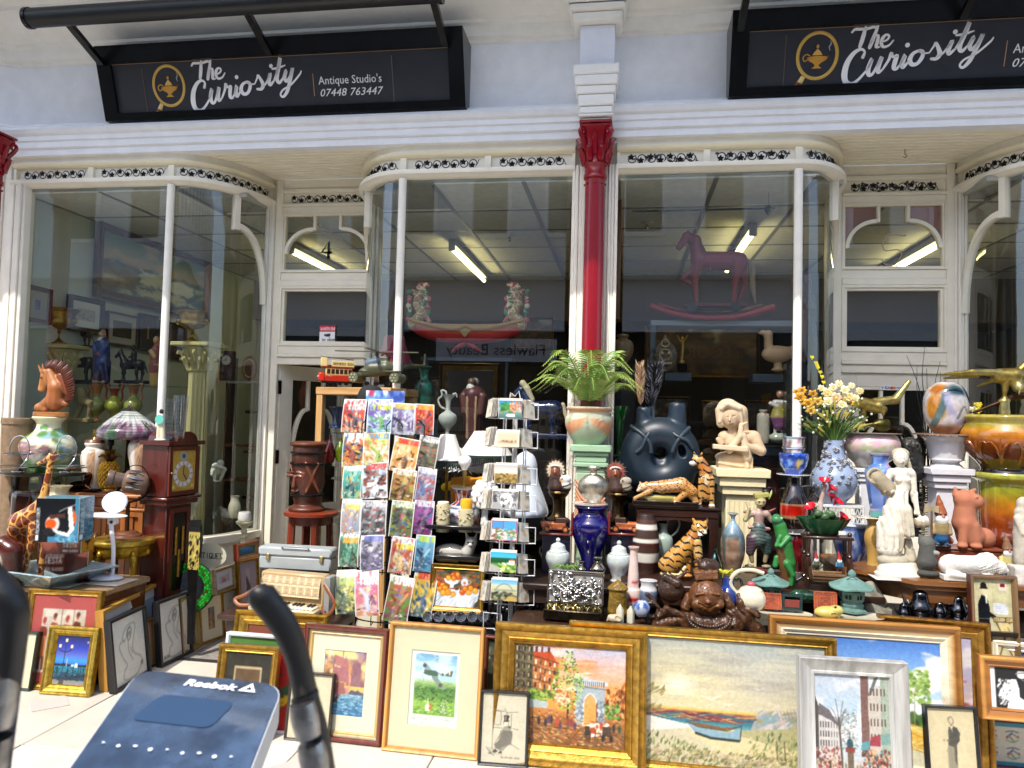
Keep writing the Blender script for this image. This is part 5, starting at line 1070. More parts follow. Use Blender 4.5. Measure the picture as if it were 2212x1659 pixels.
Jc('tile picture of a policeman at a cough cures stall in a brown frame',(2100,1430),(2203,1436),1240,'thin',('4a2418','5c3020','7c6040'),'wood',None,a_police,1.6,lean=5,z0=.485,fs=1.1,ak='glaze')
Jc('narrow dark painting squeezed between the plane print and the Paris scene',(1040,1590),(1080,1594),1372,'thin',BR,'wood',None,a_oil(['1c2418','2c3018','6c4820','141a14'],'24382c',2),1.0,lean=6)
Jc('pencil sketch on cream paper in a thin dark frame behind the exercise handle',(614,1597),(710,1606),1449,'thin',('2a2622','3a342c'),'gloss',None,a_plain('cfc3a4','a8a490'),1.0,lean=9,glaze=True,fs=.6)
Jc('sepia portrait of a dark haired man in a gold frame with black mount',(455,1588),(585,1600),1389,'mid',GD,'gold',None,a_portrait,1.3,lean=9,fs=.8,glaze=True)
Jc('red and yellow poster in a white frame behind the sepia portrait',(560,1580),(640,1586),1399,'thin',('e4e4e4',),'gloss',None,a_poster,.8,lean=6,fs=.6)
Jc('white framed green picture standing behind the sepia portrait',(474,1552),(612,1566),1364,'thin',('d8dade','e8eaee'),'gloss',(.03,'3f6a24'),a_plain('b8b8a0','8c8c70'),.7,lean=7,fs=1.1)
Jc('ornate gilt frame with a dull red panel under the accordion',(490,1512),(692,1530),1316,'wide',('a87c1e','d0a440','b88c2c','8a6418','d8b050'),'gold',None,a_plain('6c3420','8c4a30'),.7,lean=10,fs=.8)
Jc('night view of Venice lagoon with street lamp in a deep gold frame',(89,1497),(196,1505),1350,'wide',('b09028','d8c060','c8a840','907018','e0c868','b09030'),'gold',None,a_venice,1.7,lean=9,fs=.55)
Jc('print of four tribal women with red mount in a gilt frame',(40,1486),(200,1495),1270,'mid',GD,'gold',None,a_maasai,1.3,lean=6,fs=.7)
Jc('blank cream picture in a thin dark green frame at lower left',(14,1488),(66,1493),1361,'thin',('1c2c28','24342c'),'gloss',None,a_plain('cfc4a2'),.6,lean=8,fs=.7)
Jc('line drawing of a woman seen from behind, nearest of the two black frames',(244,1500),(322,1452),1343,'flat',BK,'satin',None,a_nude(1),1.7,lean=8,fs=.75,glaze=True)
Jc('line drawing of a woman with raised arms in the black frame further back',(344,1443),(414,1408),1301,'flat',BK,'satin',None,a_nude(0),1.7,lean=7,fs=.75,glaze=True)
Jc('wide plain yellow wood frame behind the black framed drawing',(223,1496),(352,1402),1321,'flat',('a8782c','b8883c'),'satin',(.05,'d8d4cc'),a_plain('9cb0bc','5c7484'),.9,lean=6)
Jc('narrow brown gilt frame round a grey sheet, rearmost of the leaning stack',(226,1470),(316,1408),1296,'thin',('94602c','a87438'),'wood',None,a_plain('8c8c86'),.6,lean=5)
Jc('dark framed white mount leaning behind the yellow wood frame',(268,1440),(360,1375),1268,'thin',BR,'wood',None,a_plain('c8c8cc'),.6,lean=5)
Jc('small gilt framed photo with tan mount between the two nude drawings',(296,1458),(338,1434),1352,'thin',GD,'gold',(.05,'a8845c'),a_plain('6c7c8c','b8c0c8'),1,lean=7)
Jc('small woodland oil in a dark brown and gilt frame',(392,1418),(430,1396),1294,'mid',('3a1c10','4c2814','a88838'),'darkwood',None,a_oil(['4c5428','7c7c40','8c8c50','34401c'],'a8ac88',4),1.3,lean=7,fs=.7)
Jc('picture of a narrow red brick street in a thin gold frame',(432,1394),(484,1375),1293,'thin',GD,'gold',(.06,'e0d8bc'),a_street,1.6,lean=7,fs=.9)
Jc('black and white arch drawing in a dull gold frame',(478,1372),(520,1352),1281,'thin',GD,'gold',None,a_plain('c4c4bc','50504c'),1.2,lean=7)
Jc('small print of praying hands in a silver gilt frame',(464,1285),(506,1268),1232,'mid',('b8a888','c8b898','a89878'),'gold',(.03,'c4c4cc'),lambda w,h:Cv(w,h,'b4b4bc').ell(.5,.35,.25,.3,'b4705c').Jj(.35,.3,.5,.75,'c08470'),1.5,lean=7,fs=.5,z0=.34)
Jc('etching of a horse with mauve mount in a thin gold frame',(516,1330),(560,1318),1212,'thin',GD,'gold',(.045,'9c8c98'),lambda w,h:Cv(w,h,'a89ca4').Jk([(.2,0),(.3,.5),(.2,.85),(.5,.7),(.9,.5),(1,0)],'4c3c40'),1.2,lean=7,z0=.1)
Jc('little blue bay seascape in a red wood frame beside the door jamb',(510,1212),(558,1201),1177,'mid',('4a1810','6c2818','8c3c24','a88050'),'darkwood',None,lambda w,h:Cv(w,h).Qc([(0,'5c6c3c'),(.3,'2c5c88'),(.6,'3c80b0'),(1,'88a8b4')]).Jk([(0,.4),(.3,.6),(0,.75)],'4c6c40').Jk([(.6,.9),(1,.95),(1,.1),(.8,.3),(.9,.6)],'5c7048'),1.5,lean=7,fs=.55,z0=.55)
Jc('still life of oranges and a white bowl on a cloth in a gilt frame',(926,1318),(1044,1326),1216,'mid',GD,'gold',None,a_fruit,1.6,lean=6,z0=.45,fs=.6,ak='oil')
def wallpic(Jo,u0,v0,u1,v1,vt,prof,fc,mount,cvf,fk='darkwood',x=None,fs=1.0,rot=0,**k):
 x=XL if x is None else x;
 def onx(u,v):d=ray(u,v);return CAMP+d*((x-CAMP.x)/d.x)
 P0,P1=onx(u0,v0),onx(u1,v1);T=onx(u0,vt);w_=abs(P1.y-P0.y);h_=T.z-P0.z;th=atan2(0,1)
 X_=Vector((0,1,0));M=Matrix((X_,Vector((-1,0,0)),Vector((0,0,1)))).transposed().to_4x4();M.translation=P0+Vector((.03,0,0))
 return Jc(Jo,(u0,v0),(u1,v1),vt,prof,fc,fk,mount,cvf,k.get('res',1.2),M=M,wh=(w_,h_),fs=fs)
wallpic('big stormy sea painting in an ornate dark gold frame on the shop wall',196,640,440,730,468,'wide',('6a4a1e','7c5824','3a2410','8a6a30','6a4a1e'),None,a_sea,'gold',fs=.9,res=2.2)
wallpic('vintage car print in a brown frame hung lowest at far left',42,693,98,710,612,'mid',('3a1c10','4a2414'),(.06,'8c8474'),a_plain('3c5080','c8ccd0'),fs=.8,res=2.5)
wallpic('white town sketch in a dark frame under the sea painting',138,712,212,732,634,'mid',('1c0e0a','2a1610'),(.05,'c8ccc4'),a_plain('a8a498','6c6454'),fs=.9,res=2.5)
wallpic('tall mahogany framed dark print beside the town sketch',222,742,286,760,670,'thin',BR,(.05,'a8a8a0'),a_plain('2c2828','4c3c34'),res=2.5)
wallpic('grey mounted portrait photograph in a dark frame',292,755,330,764,675,'thin',('2a2a2c','343436'),(.09,'2f2f31'),a_plain('a8927c','5c3c38'),res=2.5)
wallpic('dark reddish framed picture behind the window mullion',336,770,392,786,690,'thin',BR,(.05,'3c3434'),a_plain('4c443c','6c5c4c'),res=2)
def V_(u,vb,prof):return[(vb-v,r)for v,r in prof][::-1]if prof[0][0]<prof[-1][0]else[(vb-v,r)for v,r in prof]
def lat(u,vb,prof,n=32,col='cccccc',sm=4,**k):return MB().Jm(V_(u,vb,prof),n,col,sm=sm,**k)
def Jg(name,Jo,cat,u,vb,Y,prof,kind='ceramic',col='cccccc',Jp=None,sm=4,n=32,Qj=None,**k):
 """turned pot: prof = (v, radius) from top to bottom in picture units"""
 t=Jb(name,Jo,cat,u,vb,Y,Jp);t.Ja('body',lat(u,vb,prof,n,col,sm,**k),kind,ang=50)
 if Qj:Qj(t)
 return t
def fa(u0,vb,pr):
 out=[]
 for p in pr:
  q=list(p)
  if p[0]in 'cC':q[1]-=u0;q[2]=vb-q[2];q[4]-=u0;q[5]=vb-q[5]
  else:q[1]-=u0;q[2]=vb-q[2]
  out.append(tuple(q))
 return out
def Jd(name,Jo,cat,u,vb,Y,pr,kind='matte',vox=1.2,k=2.0,Jp=None,Ja='body',Qj=None,colk=None,fn=None):
 t=Jb(name,Jo,cat,u,vb,Y,Jp);t.Ja(Ja,fig(fa(u,vb,pr),vox,k,colk=colk,fn=fn),kind,ang=70)
 if Qj:Qj(t)
 return t
def L_(u0,vb,pts,y=0):return[(a-u0,(b_[2]if len(b_)>2 else y),vb-b_[1])for a,b_ in((p[0],p)for p in pts)]
def table(Jo,x0,x1,y0,y1,z,col='4a2c1c',th=.03,kind='wood',legs=True,cat='table',name='table',apron=.07):
 t=Jb(name,Jo,cat,loc=(x0,y0,0));w_,d_=x1-x0,y1-y0
 t.Ja('top',MB().Jn(-.02,w_+.02,-.02,d_+.02,z-th,z,col,b=.006),kind)
 t.Ja('apron',MB().Jn(.02,w_-.02,.01,d_-.01,z-th-apron,z-th-.001,col),kind)
 if legs:
  for(a,b_)in((.02,.01),(w_-.07,.01),(.02,d_-.06),(w_-.07,d_-.06)):t.Ja('leg',MB().Jn(a,a+.05,b_,b_+.05,0,z-th-apron-.001,col,b=.004),kind)
 return t
def spots(n,seed,lo,hi,c0,c1,th=1.2,stretch=1.0):
 rng=np.random.default_rng(seed);P=rng.random((n,3))*(np.array(hi)-np.array(lo))+np.array(lo)
 def f(C,x,y,z):
  d=np.sqrt((x[:,None]-P[None,:,0])**2+(y[:,None]-P[None,:,1])**2+((z[:,None]-P[None,:,2])*stretch)**2);s_=np.sort(d,1);m=(s_[:,1]-s_[:,0])<th
  C=np.where(m[:,None],np.array(hx(c0)),C*np.array(hx(c1))*1.0);return C
 return f
Jg('stone_planter','tall brown ribbed stone planter cut off by the left edge','planter',24,1180,-.2,[(903,30),(906,31),(916,31),(918,29),(1000,27),(1100,25),(1180,24)],'stone','8a7258')
P=WZ(80,1018,1.07)
t=Jb('round_table','dark round table with turned legs carrying silver trays at far left','table',loc=(P.x,P.y+.12,0));t.Ja('top',MB().Jm([(1.045,.27),(1.055,.29),(1.068,.29),(1.07,.28)],40,'3a3a34'),'gloss')
for a in range(4):t.Ja('leg',MB().Jm([(0,.02),(.05,.028),(.3,.018),(.5,.03),(.8,.02),(.9,.034),(.95,.02),(1.044,.03)],12,'17140f',.2*cos(a*pi/2+.5),.2*sin(a*pi/2+.5),sm=3),'darkwood')
def cake(u,vb,lab,w1,w2,hh):
 t=Jb('cake_stand',lab,'cake stand',u,vb,-.48,'silver cake stands with hooped handles')
 t.Ja('foot',MB().Jm([(0,13),(3,12),(5,5),(9,4)],24,'b8bcc2',sm=2),'metal');t.Ja('lower_plate',MB().Jm([(9,3),(9,w2*.8),(12,w2),(13,w2),(10.5,w2*.8),(10,2)],36,'c4c8ce',sm=2,rip=(.04,14)),'metal')
 t.Ja('upper_plate',MB().Jm([(36,2),(36,w1*.75),(39,w1),(40,w1),(37.5,w1*.75),(37,1)],36,'c4c8ce',sm=2,rip=(.04,14)),'metal')
 t.Ja('handle',MB().Jl([(-w1*.78,0,36),(-w1*.85,0,50),(-w1*.7,0,66),(-w1*.3,0,hh),(w1*.3,0,hh),(w1*.7,0,66),(w1*.85,0,50),(w1*.78,0,36),(w1*.5,0,22),(w1*.2,0,12)],1.2,'c4c8ce',8,3),'metal')
cake(40,1019,'silver cake stand with hooped handle behind the giraffe head',28,42,76);cake(142,1020,'silver cake stand with hooped handle in front of the fish vase',28,44,77)
def cv_fish(w,h):
 c=Cv(w,h,'d8d3a4').Qc([(0,'b0b890'),(.5,'d4d4b0'),(1,'dcd6b0')])
 for x in(.0,.5):
  c.Jk([(x+.08,.45),(x+.14,.62),(x+.24,.62),(x+.3,.5),(x+.37,.66),(x+.38,.4),(x+.3,.46),(x+.22,.3),(x+.13,.3)],'8c6a68').ell(x+.12,.47,.02,.04,'5c3c48').Jh(60,x+.12,.34,x+.3,.6,['a88884','6c4848','b89c90'],.012,.012,4)
  c.ell(x+.42,.66,.045,.05,'b03c34').ell(x+.4,.3,.05,.06,'b43c2c').Jh(26,x+.0,.7,x+.5,.84,['4c7c3c','6c9c50','88a8b8','e8dcc0'],.05,.03,3).Jh(30,x+.0,.08,x+.5,.3,['3c6c34','5c8c44','88a060'],.05,.03,5).Jh(20,x+.38,.35,x+.5,.75,['6c98b8','e0dcc0','58884c'],.02,.05,6,ang=60)
 return c.Qf(.02,5)
Jg('floor_vase','large bulbous vase painted with a mauve carp and lilies','vase',100,1040,-.22,[(900,32),(903,33),(906,31),(912,25),(922,24),(932,29),(945,45),(960,54),(975,53),(1000,42),(1030,30),(1040,32)],'ceramic',cv=cv_fish(140,90).roll(),n=72,sm=5)
onew('wood_plinth','oval pale brown wood plinth under the carved horse head','plinth',MB().Jm([(0,38),(1,41),(9,41),(10,39)],36,'a06a38',sq=.5),'woodh',W(110,900,-.22),sc=S(110,900,-.22))
def horse_extra(t):
 mb=MB()
 arc=Jf([(97,792),(112,789),(128,792),(144,801),(154,816),(160,835),(163,855),(160,872)],7)
 for i,(a,b_)in enumerate(arc):
  t_=i/len(arc);L=13+7*sin(t_*3);dx,dz=-cos(t_*1.7-1.5),sin(t_*1.7-1.5)
  mb.Jl([(a-110+dx*(-3),-2+(i%3)*1.5,900-b_+dz*-3),(a-110+dx*L*.5,-4+(i%2)*3,900-b_+dz*L*.5-3),(a-110+dx*L,-5,900-b_+dz*L-7)],[1.2,3.2,1.2],'5a2a14',6,3)
 t.Ja('mane',mb,'darkwood')
Jd('horse_bust','carved wooden horse head with dark mane on an oval plinth','statue',110,890,-.22,[('c',93,812,10,84,838,6,'b8773a'),('c',100,820,10,91,842,5,'b8773a'),('e',85,841,7,6,'c08850'),('c',104,806,12,122,838,17,'a5652c'),('c',122,838,17,120,868,19,'a05c2a'),('c',118,862,16,84,881,9,'a86a38'),('c',120,866,14,146,872,6,'8c4c22'),('c',85,803,4,78,790,1.2,'a5652c',-3,-5),('c',93,803,4.5,90,787,1.2,'a5652c',-6,-7),('e',91,816,3,2.5,'5a2a14',-8,2),('C',80,840,1.5,82,840,1.5,'5a2a14',-6,-6),('c',130,812,10,150,850,8,'7c3e1c',2,2),('c',84,881,9,100,885,7,'a86a38',-4,-4)],'wood',1.0,4,Qj=lambda t:horse_extra(t))
def cv_lampv(w,h):
 c=Cv(w,h,'ded8ce')
 for i in range(4):
  x=i*.25;c.Jj(x+.02,.12,x+.115,.86,'b08c6c').Jj(x+.028,.14,x+.107,.84,'c4a080').Jh(50,x+.03,.15,x+.1,.83,['8c6444'],.004,.008,i);c.Ji([(x+.18,.2),(x+.19,.5),(x+.17,.7)],.012,'c8a04c',sm=3).ell(x+.17,.6,.015,.05,'b87860').ell(x+.2,.4,.015,.04,'d0a838').ell(x+.19,.75,.012,.03,'c8a048')
 return c
for(u,vb,Y,a,lab)in((200,1058,-.16,0,'white porcelain lamp base with pink lattice panel beside the gold pineapple'),(302,1040,-.17,.4,'white porcelain lamp base with gold irises half behind the long clock')):
 t=Jg('lamp_base',lab,'lamp base',u,vb,Y,[(vb-103,18),(vb-99,20),(vb-92,17),(vb-88,19),(vb-80,25),(vb-60,26),(vb-30,20),(vb-6,16),(vb,18)],'ceramic',cv=cv_lampv(120,50),n=64,sm=4,Jp='pair of white and gold lamp bases')
 t.Ja('wood_cap',MB().Jm([(100,18),(103,20),(108,17),(109,6)],24,'6c3a20'),'wood');t.Ja('lamp_holder',MB().Jm([(109,6),(114,3),(117,5),(124,5),(125,4),(130,4)],16,'a8884c'),'antique')
t=Jb('pineapple_lamp','gold pineapple lamp with bronze leaf crown and black socket','lamp',234,1058,-.2)
mb=MB()
for i in range(11):
 for j in range(14):
  z=8+i*5;r=19*sqrt(max(.1,1-((z-32)/36)**2));a=(j+.5*(i%2))/14*2*pi;mb.ball((r*cos(a),r*sin(a),z),(4,4,3.6),'c8a03c',5,3)
t.Ja('fruit',mb,'gold');t.Ja('foot',MB().Jm([(0,14),(5,12),(8,8)],16,'a8842c'),'gold')
for i in range(16):a=i*2.4;q=1 if i<9 else.55;t.Ja('leaf',MB().Jl([(3*cos(a),3*sin(a),62),(14*q*cos(a),14*q*sin(a),74+(10 if q<1 else 0)),(25*q*cos(a),25*q*sin(a),70+(16 if q<1 else 0))],[3,5,.6],'6c4c28',6,3,sq=.3),'antique')
t.Ja('lamp_holder',MB().Jm([(80,4),(95,4),(96,7),(110,7),(111,5),(124,5)],14,'141414'),'gloss')
def cv_tiff(w,h):
 c=Cv(w,h,'c8ccc8').Qc([(0,'5c4858'),(.25,'94808c'),(.4,'c0b8bc'),(.6,'ccd0cc'),(1,'b0b8b0')]);c.Jh(200,0,.02,1,.35,['7c4c6c','5c3c54','98708c','54744c','3c5c40','b898a8'],.012,.05,3)
 rng=random.Random(3)
 for i in range(11):y=i/11;c.Ji([(0,y),(.3,y+.02),(.6,y-.01),(1,y)],.012,'26262a',.8)
 for i in range(60):x=i/60;c.Ji([(x,0),(x+rng.uniform(-.01,.01),1)],.01,'26262a',.7)
 return c.Jh(26,0,.45,1,.8,['1a1a1c'],.006,.03,9)
t=Jb('table_lamp','leaded glass table lamp with domed floral shade','lamp',272,1060,-.14)
t.Ja('shade',MB().Jm([(112,60),(118,63),(130,62),(140,54),(155,38),(168,20),(174,12)],96,cv=cv_tiff(260,60),sm=6),'ceramic');t.Ja('cap',MB().Jm([(172,16),(176,12),(180,5),(186,2),(188,.3)],20,'7c746c'),'metal');t.Ja('stem',MB().Jm([(0,20),(5,18),(12,5),(110,4)],16,'3c2a1c'),'antique')
Jd('statuette','small cream statuette wearing a turquoise label on top of the clock','statuette',346,953,-.42,[('e',346,889,4.5,5.5,'1c1612'),('c',346,898,5,346,915,7,'dedcd2'),('c',344,918,6,342,944,5,'d8d0b4'),('c',350,918,5,352,945,5,'d0c8ac'),('c',338,902,3.5,336,920,3,'dedcd2'),('e',346,950,13,3,'d8d4c4',0,8)],'matte',.9,2,Qj=lambda t:t.Ja('label_tag',MB().Jm([(0,10),(1,10)],20,'5cb4a4').xf(Matrix.Translation((2,-9,47))@Matrix.Rotation(pi/2,4,'X')),'paper'))
cg=glassmat('crystal',(.93,.95,.97),2.2,.12,.16)
for(u,vt,r0,r1,lab)in((364,862,10,7,'shorter ribbed crystal vase beside the statuette'),(388,854,15,9,'taller flaring crystal vase behind the clock arch')):
 mb=MB();mb.Jm([(0,r1),(3,r1),(948-vt,r0),(948-vt,r0-1.2),(5,r1-1)],36,'ffffff',rip=(.05,18));t=Jb('crystal_vase',lab,'vase',u,948,-.4,'two crystal vases on the clock');t.Ja('body',mb,cg)
 mb=MB()
 for i in range(9):mb.Jm([(6+i*9.0,r1+(r0-r1)*i/9+.4),(7.2+i*9.0,r1+(r0-r1)*i/9+.4)],24,'c8ccd8')
 t.Ja('cut_band',mb,glassmat('cut_glass',(.75,.78,.86),2.5,.2,.25))
CL=WZ(366,1409,0)
t=Jb('longcase_clock','small mahogany longcase clock with arched hood and brass dial','clock',loc=(-2.73,-.3,0),rz=80);MH='4e1a12'
def bx(*a,col=MH,b=.004):return MB().Jn(*a,col,b)
w2,D=.125,.2
t.Ja('plinth',MB().Jn(-w2-.01,w2+.01,0,D,0,.3,MH,.006).Jn(-w2-.02,w2+.02,-.012,D,0,.06,MH,.004),'darkwood')
t.Ja('trunk',MB().Jn(-w2+.02,w2-.02,.015,D-.01,.3,.92,MH,.004),'darkwood');t.Ja('trunk_door',frame_rect(MB(),-w2+.04,w2-.04,.34,.88,.03,.0,.014,'5a2016',False),'darkwood')
t.Ja('door_glass',MB().Jn(-w2+.07,w2-.07,.006,.01,.37,.85,'0c0806'),'gloss')
for x in(-.028,.0,.028):t.Ja('weight',MB().cyl((x,.002,.45+abs(x)*5),(x,.002,.62+abs(x)*5),.009,'b89040',12),'gold')
t.Ja('trunk_moulding',MB().Jn(-w2-.01,w2+.01,-.01,D,.9,.93,MH,.004).Jn(-w2-.025,w2+.025,-.025,D,.931,.95,MH,.004),'darkwood')
t.Ja('hood',MB().Jn(-w2-.005,w2+.005,0,D,.951,1.27,MH,.004),'darkwood')
mb=MB()
arch=[(-w2-.03,1.27),(-w2-.03,1.295),(-w2+.02,1.295)]+[(.085*-cos(a),1.295+.06*sin(a))for a in np.linspace(0,pi,12)]+[(w2-.02,1.295),(w2+.03,1.295),(w2+.03,1.27)]
mb.Jk(arch,-.03,D,MH);t.Ja('hood_arch',mb,'darkwood',ang=25)
t.Ja('dial_door',frame_rect(MB(),-w2,w2,.96,1.26,.025,-.016,-.001,'5a2016',False),'darkwood')
dc=Cv(60,76,'b8963c').Qf(.08,4).ell(.5,.42,.42,.33,'d0d0d0').ell(.5,.42,.28,.22,'b4964a')
for i in range(12):a=i*pi/6;dc.Ji([(.5+.31*cos(a),.42+.245*sin(a)),(.5+.39*cos(a),.42+.31*sin(a))],.014,'202028')
dc.Ji([(.5,.42),(.52,.64)],.02,'181818').Ji([(.5,.42),(.66,.26)],.025,'181818').ell(.5,.86,.17,.12,'98a0a8').ell(.5,.86,.08,.06,'383c40').ell(.1,.1,.08,.06,'e0c070').ell(.9,.1,.08,.06,'e0c070')
o=t.Ja('dial',Qg(dc,.2,.25),'satin');o.location=(-.1,-.006,.985)
for z in(1.0,1.2):t.Ja('hinge',MB().cyl((w2+.004,-.012,z),(w2+.004,-.012,z+.03),.003,'c8a050',8),'gold')
t.Ja('knob',MB().ball((-w2+.012,-.022,1.1),.006,'c8a050'),'gold')
A_,B_=W(137,1062,-.72),W(318,1068,-.55)
t=Jb('cupboard','oak cupboard with tongued doors and brass handles beside the clock','cupboard',loc=(W(137,1062,-.27).x,-.27,0),rz=0);OK='9a5c2a';cw,chh=W(314,1066,-.27).x-W(137,1062,-.27).x,W(225,1066,-.27).z
t.Ja('carcass',MB().Jn(0,cw,.01,.25,0,chh-.09,OK),'wood');t.Ja('top',MB().Jn(-.02,cw+.02,-.02,.255,chh-.022,chh,'a8683a',.006),'woodh');t.Ja('frieze',MB().Jn(0,cw,0,.25,chh-.085,chh-.023,OK),'wood');t.Ja('moulding',MB().Jn(-.015,cw+.015,-.015,.252,chh-.105,chh-.086,OK,.005),'woodh')
for i in range(12):t.Ja('frieze_slat',MB().Jn(.006+i*cw/12.2,.006+i*cw/12.2+cw/13.8,-.006,.0,chh-.08,chh-.028,OK,.003),'wood')
for s_ in(0,1):
 for i in range(4):t.Ja('door_plank',MB().Jn(s_*cw/2+.03+i*.047,s_*cw/2+.073+i*.047,-.004,.01,.12,chh-.13,['a4642e','955626','a05e2a','8c5224'][i],.003),'wood')
 t.Ja('door_rail',frame_rect(MB(),s_*cw/2+.003,s_*cw/2+cw/2-.003,.09,chh-.108,.03,-.012,-.0045,OK,False),'wood');x=cw/2-.03+s_*.06
 t.Ja('handle',MB().Jl([(x,-.014,.6),(x,-.03,.62),(x,-.032,.66),(x,-.014,.69)],[.004,.006,.006,.004],'d0a850',8,3).ball((x,-.02,.56),.009,'d0a850',8,6),'gold')
Jd('dog_figurine','bronze lying dog figurine with raised head on the oak cupboard','figurine',182,1062,-.22,[('e',170,1047,18,8,'3a2418',0,8),('c',185,1045,8,192,1030,6,'3a2418'),('e',193,1025,6,5.5,'3a2418',-2,5),('c',192,1026,3.5,188,1030,2.5,'2c1a10',-6,-8),('c',199,1024,2,200,1031,1.6,'3a2418',-3,-3),('c',190,1050,4,203,1055,2.2,'3a2418',-5,-7),('c',185,1051,4,197,1056,2.2,'3a2418',3,1),('e',157,1049,9,7,'3a2418',-3,7),('c',154,1053,3,166,1056,2,'3a2418',-7,-9),('c',150,1052,2,142,1056,1.2,'3a2418'),('b',180,1058,39,2.5,'2c1a10',0,12),('c',205,1056,1.5,219,1056,1,'2c1a10')],'antique',.9,2)
t=Jb('searchlight','old brown metal theatre spotlight on a yoke with round wooden base','spotlight',273,1166,-.46)
mb=MB().Jm([(-62,15),(-60,17.5),(-50,17.5),(-48,16),(-34,16),(-32,15),(-28,15)],32,'4a3c32');M=Matrix.Translation((16,0,127))@Matrix.Rotation(R(-100),4,'Y')@Matrix.Rotation(R(-28),4,'X')
Mx=Matrix.Translation((16,0,127))@Matrix(((.80,0,.60,0),(0,1,0,0),(-.6,0,.8,0),(0,0,0,1)))
ax=Vector((-.80,-.52,.20)).normalized();q=ax.to_track_quat('Z','X').to_matrix().to_4x4();MB_=Matrix.Translation((14,0,124))@q
t.Ja('body',MB().Jm([(-30,.5),(-28,16),(-22,23),(-10,25),(14,25),(20,22),(24,14),(26,14)],32,'6c5444').xf(MB_),'satin');t.Ja('lens_tube',MB().Jm([(20,14),(26,15),(40,15),(42,17),(52,17.5),(54,16.5),(53,15)],32,'5c4c42').xf(MB_),'satin')
t.Ja('lens',MB().Jm([(49,14.8),(51.5,10),(53,5),(53.5,.2)],28,'1c2a34').xf(MB_),'glaze')
for i in range(5):a=.3+i*.42;t.Ja('cooling_fin',MB().Jl([(-16,0,0),(0,0,0),(14,0,0)],[1,4,1],'8c8884',6,3).xf(MB_@Matrix.Rotation(a+2.4,4,'Z')@Matrix.Translation((0,25,0))@Matrix.Rotation(pi/2,4,'Y')),'metal')
t.Ja('yoke',MB().Jl([(38,6,140),(46,4,126),(44,2,104),(30,0,90),(8,0,82),(0,0,80)],2.4,'3c2c22',8,4),'antique');t.Ja('bail',MB().Jl([(-14,-8,142),(8,-4,160),(30,0,158),(42,4,140),(44,4,126)],1,'4c4440',6,4),'metal')
t.Ja('pole',MB().Jm([(16,7),(20,4.5),(82,4)],14,'4a3224'),'antique');t.Ja('base',MB().Jm([(0,37),(6,37),(8,32),(12,30),(14,24),(18,20),(20,9)],36,'6c4028',sm=2),'woodh')
t=Jb('gilt_stool','round gilt stool with carved apron and cabriole legs','stool',263,1292,-.45)
t.Ja('top',MB().Jm([(116,56),(118,62),(124,64),(128,62),(131,56)],40,'c8a844',sm=3),'gold');t.Ja('apron',MB().Jm([(92,50),(96,54),(112,56),(117,54)],60,'b8922c',rip=(.03,12)),'gold')
for i in range(10):a=i*.628;t.Ja('rosette',MB().ball((56*cos(a),56*sin(a),102),(6,6,7),'c8a034',8,5),'gold')
for i in range(4):a=i*pi/2-.6;ca,sa=cos(a),sin(a);t.Ja('leg',MB().Jl([(46*ca,46*sa,104),(56*ca,56*sa,84),(52*ca,52*sa,50),(44*ca,44*sa,10),(46*ca,46*sa,-70),(54*ca,54*sa,-122)],[9,8,6,5,4.5,6],'c09a38',10,4),'gold')
ZC=.5
A,B,C_=WZ(50,1264,ZC),WZ(212,1277,ZC),WZ(282,1244,ZC);rz=math.degrees(atan2(B.y-A.y,B.x-A.x));cw=(B-A).length;cdp=(C_-B).length
t=Jb('chest','weathered wooden chest with worn top under the glass tray and boxes','chest',loc=(A.x,A.y,0),rz=rz)
t.Ja('top',MB().Jn(-.02,cw+.02,-.02,cdp+.02,ZC-.035,ZC,'a08464',.008),'woodh');t.Ja('carcass',MB().Jn(0,cw,0,cdp,0,ZC-.036,'5c3018'),'darkwood')
for i in range(2):t.Ja('side_panel',MB().Jn(cw,cw+.01,.03+i*cdp*.48,cdp*.45+i*cdp*.48,.06,ZC-.08,'6c3c1e',.004),'darkwood')
def onchest(u,v,z=.5):return WZ(u,v,z)
t=Jb('placemat','cream placemat with a red rose under the glass tray','placemat',loc=onchest(115,1260,ZC+.003),rz=rz,Jp='two rose placemats on the chest');t.Ja('mat',MB().Jn(-.16,.16,-.09,.1,0,.004,'d8d0c0',.002).ball((-.03,-.04,.004),(.03,.02,.002),'b02820',10,4),'gloss')
t=Jb('placemat','cream placemat with a red rose under the white lamp base','placemat',loc=onchest(225,1258,ZC+.003),rz=rz,Jp='two rose placemats on the chest');t.Ja('mat',MB().Jn(-.15,.13,-.07,.12,0,.004,'d8d0c0',.002).ball((-.1,-.03,.004),(.03,.02,.002),'b02820',10,4),'gloss')
t=Jb('glass_tray','square patterned glass dish holding the beer glass boxes','dish',loc=onchest(118,1256,ZC+.008),rz=rz-12)
hw,hb=.26,.12;V=[(-hb,-hb,0),(hb,-hb,0),(hb,hb,0),(-hb,hb,0),(-hw,-hw*.8,.075),(hw,-hw*.8,.085),(hw,hw*.8,.075),(-hw,hw*.8,.085)];V+=[(x*.97,y*.97,z+.006)for x,y,z in V]
t.Ja('bowl',MB().add(V,[(0,3,2,1),(0,1,5,4),(1,2,6,5),(2,3,7,6),(3,0,4,7),(8,9,10,11),(9,8,12,13),(10,9,13,14),(11,10,14,15),(8,11,15,12),(4,5,13,12),(5,6,14,13),(6,7,15,14),(7,4,12,15)],'8a9ea0'),'glaze')
